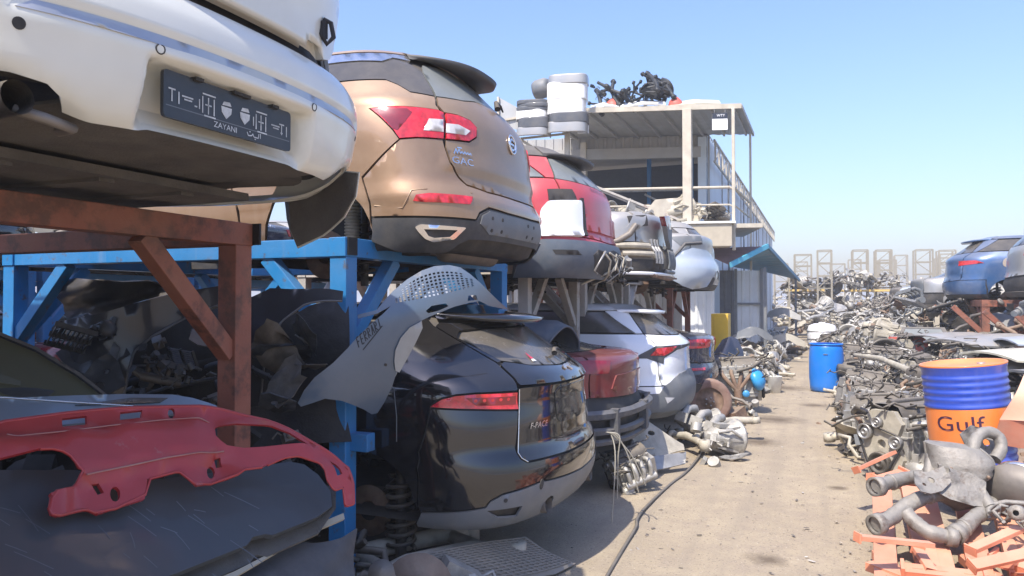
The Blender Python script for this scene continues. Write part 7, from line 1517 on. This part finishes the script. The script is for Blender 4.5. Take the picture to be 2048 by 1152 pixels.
for q in range(300):
    a = q % 3
    if a == 0: sp.append((rr.uniform(.3, 3.7), 41.6+rr.uniform(-.2, .6), rr.choice([1.0, 2.35])+rr.uniform(0, .7), rr.uniform(.7, 1.5)))
    elif a == 1: sp.append((rr.uniform(-1.6, .6), 40+rr.uniform(-.5, .6), rr.uniform(.2, 2.7), rr.uniform(.8, 1.6)))
    else: sp.append((rr.uniform(-1, 5), 34+rr.uniform(0, 4), rr.uniform(0, 1.3), rr.uniform(.8, 1.6)))
heap_stuff('shelf_scrap', 'engines and metal parts crowded on the far shelves', 'scrap', sp, ['alu', 'beige', 'steel', 'oily', 'pipe', 'iron'], 8)
sp = []
for q in range(900):
    x = rr.uniform(3.5, 16); y = rr.uniform(30, 44); hm = 3.6*math.exp(-((x-8)/3.6)**2-((y-38)/5)**2)+.4; sp.append((x, y, hm*rr.random()**.35, rr.uniform(.8, 1.7)))
heap_stuff('far_heap', 'tall far heap of grey pipes and parts behind the stripped saloons', 'scrap heap', sp, ['steel', 'beige', 'oily', 'alu', 'pipe'], 9)
xs = np.linspace(2.8, 17, 24); ys = np.linspace(29, 48, 24); G = [[(x, y, max(-.05, 3.1*math.exp(-((x-8)/3.6)**2-((y-38)/5)**2)-.08)) for y in ys] for x in xs]
link(bpy.data.objects.new('scrap_mound', MB().grid(G).mesh('far_mound', mat('scrap_dirt', (.16, .14, .115)))), None, kind='stuff', label='far mound of dirt under the tall heap', category='scrap mound')
rr2 = random.Random(2)
for i in range(24):
    x = rr2.uniform(5, 13); y = 36+rr2.uniform(-2, 3); z = 3.2*math.exp(-((x-8)/3.6)**2); tag(at_base(MB().bar((x, y, z-.6), (x+rr2.uniform(-.5, .5), y, z+rr2.uniform(.5, 1.5)), .06).build('steel_pole', far)), 'pale steel pole sticking out of the tall far heap', 'pole', 'poles sticking out of the far heap')
# white tank in the middle distance
t = thing('white_tank', 'white rounded plastic tank at the end of the lane', 'tank', (.05, 25.5, .25)); t.scale = (.8, .8, .8); o = MB().lathe([(0, 0), (.45, 0), (.52, .05), (.54, .2), (.54, .7), (.48, .85), (.3, .92), (.12, .93), (.12, .98), (0, .98)], 24).build('body', mat('white_plastic', (.80, .80, .82), .3, film=.1), t); MB().lathe([(.545, .3), (.56, .32), (.545, .34)], 24).build('band', M['steel'], t); MB().lathe([(.545, .6), (.56, .62), (.545, .64)], 24).build('band', M['steel'], t)
# low buildings / haze backdrop: far row of stacked cars as dark blocks is left to the heaps
sp = [(rr.uniform(-14, 20), rr.uniform(48, 72), rr.uniform(0, 2.6)*rr.random()**.5, rr.uniform(1.2, 2.4)) for q in range(620)]
heap_stuff('horizon_scrap', 'low line of scrap along the horizon', 'scrap', sp, ['steel', 'beige', 'alu', 'pipe'], 12)

# ---- small things on the left ground --------------------------------------------------------------
rr = random.Random(77)
cab = [(-1.32, 9.2, .02), (-1.22, 8.5, .018), (-1.20, 7.9, .015), (-1.21, 7.3, .015), (-1.25, 6.9, .015), (-1.28, 6.46, .015), (-1.295, 6.1, .015), (-1.30, 5.85, .015), (-1.285, 5.6, .018), (-1.25, 5.42, .018), (-1.232, 5.1, .015), (-1.215, 4.8, .015), (-1.19, 4.4, .015), (-1.16, 4.0, .015), (-1.2, 3.4, .015), (-1.4, 2.6, .015), (-1.2, 1.5, .015)]
tag(at_base(pipe(cab, .0125, n=8).build('cable', mat('cable_rubber', (.05, .05, .05), .6, dust=.4, film=.3))), 'long dark cable running along the left edge of the lane', 'cable')
# wiring hanging from the dark red saloon / black suv corner
t = thing('wiring_loom', 'bundle of pale wires hanging from the rear corner of the black SUV', 'wires', (-1.45, 5.45, .0))
for i, e in enumerate(((-1.40, 5.30, .06), (-1.20, 5.52, .30), (-1.24, 5.46, .26), (-1.38, 5.38, .22))): pipe([(-1.46, 5.36, .70), (-1.42+.02*i, 5.37, .68), ((e[0]-1.40)/2+.02, (e[1]+5.36)/2, .52), e], .005, n=6).build('wire', mat('pale_wire', (.30, .28, .23), .6), t, True)
# rubber mat in front of the black suv, brake parts at the bottom edge
S = catgrid(np.array([[(-2.0, 3.55, .30), (-1.85, 3.72, .20), (-1.68, 3.92, .05)], [(-1.86, 3.95, .26), (-1.68, 4.08, .16), (-1.50, 4.22, .03)], [(-1.70, 4.36, .20), (-1.56, 4.42, .10), (-1.40, 4.50, .02)]]), -1)
t = loose('rubber_mat', 'ribbed grey rubber mat in front of the black SUV', 'mat', S, [(0, 0), (1, 0), (1, .95), (.6, 1), (0, .9)], mat('grey_rubber_mat', (.17, .16, .14), .8, dust=.4, film=.35), (), .08, .012)
mb = MB()
for k in range(15):
    u = np.linspace(.03, .97, 14); P = S(u, np.full(14, .04+k*.06), np.full(14, .004)); mb.tube([tuple(p) for p in P], .006, 5)
mb.build('ribs', mat('grey_rubber_mat', (.17, .16, .14)), t)
mb = MB()
for k in range(15):
    v = np.linspace(.03, .88, 10); P = S(np.full(10, .04+k*.066), v, np.full(10, .004)); mb.tube([tuple(p) for p in P], .006, 5)
mb.build('ribs', mat('grey_rubber_mat', (.17, .16, .14)), t)
def put(j, loc, rot, s, label, nm=None, m=None):
    o = bpy.data.objects.new(nm or KIT[j][0], KME[j] if m is None else KMB[j].mesh('part', m)); o.location = loc; o.rotation_euler = rot; o.scale = (s, s, s)
    return link(o, None, label=label, category=(nm or KIT[j][0]).replace('_', ' '), group='loose parts on the ground at the left')
put(14, (-1.93, 3.42, .16), (R(58), R(10), R(20)), 1.15, 'large rusty brake disc at the bottom edge in front of the black SUV')
mb = MB().lathe([(0, -.25), (.05, -.25), (.06, -.2), (.065, .05), (.07, .12), (.06, .2), (0, .22)], 18)
for k in range(8): mb.lathe([(.064, -.18+k*.03), (.072, -.17+k*.03), (.064, -.16+k*.03)], 18)
o = mb.build('air_spring', M['pipe']); o.location = (-2.02, 3.22, .22); o.rotation_euler = (R(35), R(25), 0); tag(o, 'grey ribbed cylinder with a rusty cap at the bottom edge', 'cylinder', 'loose parts on the ground at the left')
put(13, (-1.83, 3.62, .12), (0, R(30), R(40)), 1.0, 'brake caliper beside the large rusty disc', m=M['alu']); put(6, (-1.62, 3.72, .05), (R(10), 0, R(120)), .8, 'pale suspension arm at the bottom edge right of the brake disc', m=M['alu']); put(4, (-1.72, 3.55, .04), (R(30), 0, R(60)), .8, 'small round casting at the bottom edge in front of the rubber mat')
put(5, (-2.3, 3.35, .12), (0, 0, 0), 1.0, 'black hoses at the foot of the blue post'); put(11, (-2.65, 3.3, .10), (0, 0, 1), 1.5, 'dark housing at the foot of the blue post'); put(15, (-2.2, 3.95, .05), (0, 0, 1), 1.0, 'subframe under the black SUV')
# parts between the cars and the lane
mbx = M['alu']
def leaf(label, G, outline, m, holes=(), asp=.7):
    S = catgrid(np.array(G)); mb = MB(); patch(mb, S, outline, holes, .06, 0, .018, asp); return tag(at_base(mb.build('heat_shield', m)), label, 'metal shield', 'loose parts on the ground at the left')
leaf('pale grey metal shield with a round hole in front of the white crossover', [[(-1.80, 7.55, .50), (-1.78, 7.45, .28), (-1.74, 7.35, .12)], [(-1.60, 7.72, .42), (-1.56, 7.62, .27), (-1.52, 7.5, .10)], [(-1.36, 7.95, .22), (-1.32, 7.85, .16), (-1.28, 7.75, .08)]], [(.02, 0), (.35, .05), (1, .4), (1, .7), (.6, 1), (.05, .95)], M['beige'], [arc((.42, .38), .07, 0, 330, 9)])
leaf('long grey trim shield lying below the pale one', [[(-1.80, 7.0, .20), (-1.76, 6.92, .10)], [(-1.55, 7.2, .16), (-1.5, 7.1, .05)], [(-1.25, 7.55, .18), (-1.2, 7.48, .06)]], [(0, .1), (.5, 0), (1, .1), (.95, .9), (.5, 1), (.1, .8)], M['steel'])
o = copy_tree(E0); o.location = (-1.55, 6.62, .02); o.rotation_euler = (R(12), R(-18), R(40)); o.scale = (.62, .62, .62); o['label'] = 'pale beige gearbox-like engine part in front of the dark red saloon'; o['group'] = 'loose parts on the ground at the left'
for i, (j, x, y, z, s, lab) in enumerate(((16, -1.12, 8.15, .03, 1.1, 'jumbled castings on the lane edge in front of the white crossover'), (7, -1.22, 8.65, .05, 1.1, 'ribbed manifold on the lane edge by the white crossover'), (2, -1.0, 8.45, .02, .8, 'small gearbox on the lane edge by the cable end'), (6, -1.30, 8.3, .1, 1.1, 'suspension arm among the castings by the white crossover'), (11, -1.45, 8.9, .03, 1.0, 'dark housing under the corner of the white crossover'), (5, -1.2, 8.9, .08, .9, 'hoses over the castings by the white crossover'), (15, -1.15, 9.4, .08, .8, 'small subframe beyond the castings'), (12, -1.5, 10.4, .02, .6, 'grille lying flat by the rusty wheel'), (13, -1.05, 10.7, .02, 1.3, 'rusty caliper near the rusty wheel'), (16, -.95, 11.2, .02, .9, 'pale casting in front of the beige engine'), (1, -1.3, 10.9, .25, .9, 'curved rusty pipe in front of the beige engine'), (18, -1.0, 10.3, .0, .7, 'short pipe on the lane by the rusty wheel'), (20, -1.25, 10.0, .0, .9, 'knobbly fitting left of the rusty wheel'), (2, -1.35, 9.7, .0, .7, 'gearbox half under the white crossover'), (21, -.85, 8.2, .0, .5, 'flat bracket on the lane near the cable'))):
    put(j, (x, y, z), (rr.uniform(-.3, .3), rr.uniform(-.3, .3), rr.uniform(0, 6)), s, lab)
# rusty wheel, beige engine with blue cap, black bonnet leaning
t = thing('rusty_wheel', 'rusty brown wheel with a worn tyre beside the navy saloon', 'wheel', (-1.42, 10.5, .31)); q = Matrix.Rotation(R(90), 4, 'X') @ Matrix.Rotation(R(18), 4, 'Y')
rt = mat('dusty_brown_tyre', (.20, .11, .085), .85, 0, 0, .2, 8, dust=.4, film=.3)
MB().lathe([(.19, -.09), (.26, -.11), (.30, -.09), (.31, 0), (.30, .09), (.26, .11), (.19, .09)], 32, q).build('tyre', rt, t); MB().lathe([(.19, .08), (.17, .06), (.10, .05), (.07, .09), (.03, .09), (.03, .11), (0, .11)], 24, q).build('rim', M['iron'], t)
for k in range(5): MB().lathe([(0, .105), (.012, .105), (.012, .09)], 8, q @ T(.055*math.cos(k*1.257), .055*math.sin(k*1.257), 0)).build('wheel_nut', M['steel'], t)
o = copy_tree(E0); o.location = (-1.15, 11.75, .12); o.rotation_euler = (0, R(4), R(188)); o.scale = (1.15, 1.05, 1.15); o['label'] = 'big beige engine standing on the ground by the navy saloon'; o['group'] = 'loose parts on the ground at the left'
tag(at_base(MB().lathe([(0, .10), (.08, .09), (.14, .05), (.17, 0), (.15, -.05), (0, -.05)], 24, T(-.86, 11.6, .52) @ RY(70) @ RX(10)).build('blue_tub', mat('light_blue_plastic', (.03, .30, .62), .35, film=.1))), 'round light blue cap at the lane side of the big beige engine', 'cap', 'loose parts on the ground at the left')
leaf('rounded black bonnet leaning on its edge beyond the navy saloon', [[(-1.75, 13.3, .45), (-1.72, 13.45, .75), (-1.65, 13.6, 1.0)], [(-1.5, 13.4, .45), (-1.48, 13.5, .80), (-1.45, 13.6, 1.06)], [(-1.25, 13.6, .45), (-1.24, 13.65, .75), (-1.28, 13.7, 1.0)]], [(0, 0), (1, 0), (1, .6), (.85, .95), (.5, 1), (.15, .95), (0, .6)], M['navy'])
tag(at_base(MB().lathe([(0, 0), (.10, 0), (.13, .30), (.14, .31), (.125, .30), (.1, .02), (0, .02)], 18, T(-.78, 14.5, 0)).build('bucket', mat('white_bucket', (.70, .70, .66), .5, film=.2))), 'small white bucket at the left lane edge', 'bucket')
# pebbles over the lane
sp = []
V = []; Fc = []; b = 0
ico = [(0, 0, 1), (.9, 0, .4), (.3, .85, .4), (-.7, .5, .4), (-.7, -.5, .4), (.3, -.85, .4), (.7, .5, -.4), (-.3, .85, -.4), (-.9, 0, -.4), (-.3, -.85, -.4), (.7, -.5, -.4), (0, 0, -1)]
icf = [(0, 1, 2), (0, 2, 3), (0, 3, 4), (0, 4, 5), (0, 5, 1), (1, 6, 2), (2, 7, 3), (3, 8, 4), (4, 9, 5), (5, 10, 1), (1, 10, 6), (2, 6, 7), (3, 7, 8), (4, 8, 9), (5, 9, 10), (11, 6, 10), (11, 7, 6), (11, 8, 7), (11, 9, 8), (11, 10, 9)]
ico = np.array(ico)
for q in range(2600):
    y = 2.5+20*rr.random()**1.6; x = rr.uniform(-1.7, .45) if q % 3 else rr.choice([rr.gauss(.28, .12), rr.gauss(-1.4, .2)]); s = rr.uniform(.002, .006) if q % 12 else rr.uniform(.006, .016)
    V.append(ico*np.array([s*rr.uniform(.7, 1.4), s*rr.uniform(.7, 1.4), s*rr.uniform(.4, .9)])+np.array([x, y, s*.3])); Fc.extend([tuple(i+b for i in f) for f in icf]); b += 12
me = bpy.data.meshes.new('pebbles'); me.from_pydata(np.concatenate(V).tolist(), [], Fc); me.materials.append(mat('pebble', (.30, .26, .21), .9, var=.5, scale=40)); link(bpy.data.objects.new('pebbles', me), None, kind='stuff', label='fine pebbles and grit on the lane', category='gravel')

V = []; Fc = []; b = 0
for q in range(260):
    y = 3.0+16*rr.random()**1.3; x = rr.uniform(-1.6, .5); s = rr.uniform(.006, .022); a = rr.uniform(0, 6.3); c_, s_ = math.cos(a), math.sin(a)
    P = np.array([(-1, -.35, 0), (.9, -.5, .1), (1.1, .4, .25), (-.8, .5, .12)])*s; P = np.stack([P[:, 0]*c_-P[:, 1]*s_+x, P[:, 0]*s_+P[:, 1]*c_+y, P[:, 2]+.006], 1); V.append(P); Fc.append((b, b+1, b+2, b+3)); b += 4
me = bpy.data.meshes.new('litter'); me.from_pydata(np.concatenate(V).tolist(), [], Fc); me.materials.append(mat('litter', (.20, .17, .14), .7, var=.9, scale=30, col2=(.55, .52, .48), c2amt=.35, c2scale=3)); lo = bpy.data.objects.new('litter', me); link(lo, None, kind='stuff', label='torn scraps and chips scattered over the lane', category='litter'); sm = lo.modifiers.new('thickness', 'SOLIDIFY'); sm.thickness = .002
# ---- racks and cars added left of the camera and behind the left racks ---------------------------------------
rack('car_rack', 'unseen red-brown rack added next to the white saloon, outside the left of the picture', -1.95, .28, -2.52, -5.2, 2.02, .105, M['brownsteel'], G1)
def clone(src, label, loc, yaw=0.0, group='scrap cars in the rows behind'):
    o = copy_tree(src); o.location = loc; o.rotation_euler = (0, 0, yaw); o['label'] = label; o['group'] = group; return o
OB = {o.name: o for o in bpy.data.objects if o.parent is None}
clone(OB['white_crossover'], 'unseen white crossover added as shade on the rack left of the camera', (-1.60, -.16, 1.74)); clone(OB['navy_saloon'], 'unseen navy saloon added to block low light below the rack left of the camera', (-1.9, -.9, .05))  # unseen cars added to keep the sun off the red panel and bonnet
clone(OB['navy_saloon'], 'dark saloon below the white saloon, behind the loose panels', (-3.1, 1.35, -.1))
for i, (src, y, z) in enumerate((('navy_saloon', 2.2, .1), ('white_crossover', 4.4, .0), ('dark_red_saloon', 6.6, .1), ('black_suv', 8.8, 0), ('navy_saloon', 11, .1), ('dark_red_saloon', 2.4, 1.75), ('black_suv', 4.7, 1.7), ('silver_saloon', 7.0, 1.75), ('navy_saloon', 9.2, 1.75), ('pale_blue_saloon', 11.5, 1.7))):  # row added to darken the gaps and hide the horizon
    clone(OB[src], ('upper ' if z > 1 else 'lower ')+['navy', 'white', 'red', 'black', 'far navy', 'red', 'black', 'silver', 'navy', 'pale blue'][i]+' car in the row added behind the left racks', (-7.6, y, z))
for i, y in enumerate((1.3, 3.6, 5.9, 8.2, 10.5)): rack('car_rack', ['first', 'second', 'third', 'fourth', 'fifth'][i]+' blue rack in the row added behind, counted from the camera', y, y+2.1, -8.2, -10.8, 2.0, .11, M['bluesteel'], 'steel car racks in the row behind', braces=(i < 3))
sp = [(rr.uniform(-7.5, -5.2), rr.uniform(1, 14), rr.uniform(0, .9), rr.uniform(.8, 1.8)) for q in range(160)]
heap_stuff('back_scrap', 'dark scrap filling the gap behind the left racks', 'scrap', sp, ['oily', 'iron', 'plastic'], 14)

# ---- dusty air ------------------------------------------------------------------------------------
hz = MB().box((0, 0, 4.6), (3400, 3400, 11.4)).build('haze', None)
hm_ = bpy.data.materials.new('haze'); hm_.use_nodes = True; hn = hm_.node_tree.nodes; hn.remove(hn['Principled BSDF'])
pv = hn.new('ShaderNodeVolumePrincipled'); pv.inputs['Color'].default_value = (.85, .86, .89, 1); pv.inputs['Density'].default_value = HAZE; pv.inputs['Anisotropy'].default_value = 0
hm_.node_tree.links.new(pv.outputs[0], hn['Material Output'].inputs['Volume']); hz.data.materials.clear(); hz.data.materials.append(hm_)
hz['kind'] = 'stuff'; hz['label'] = 'thin dusty air over the whole yard'; hz['category'] = 'haze'
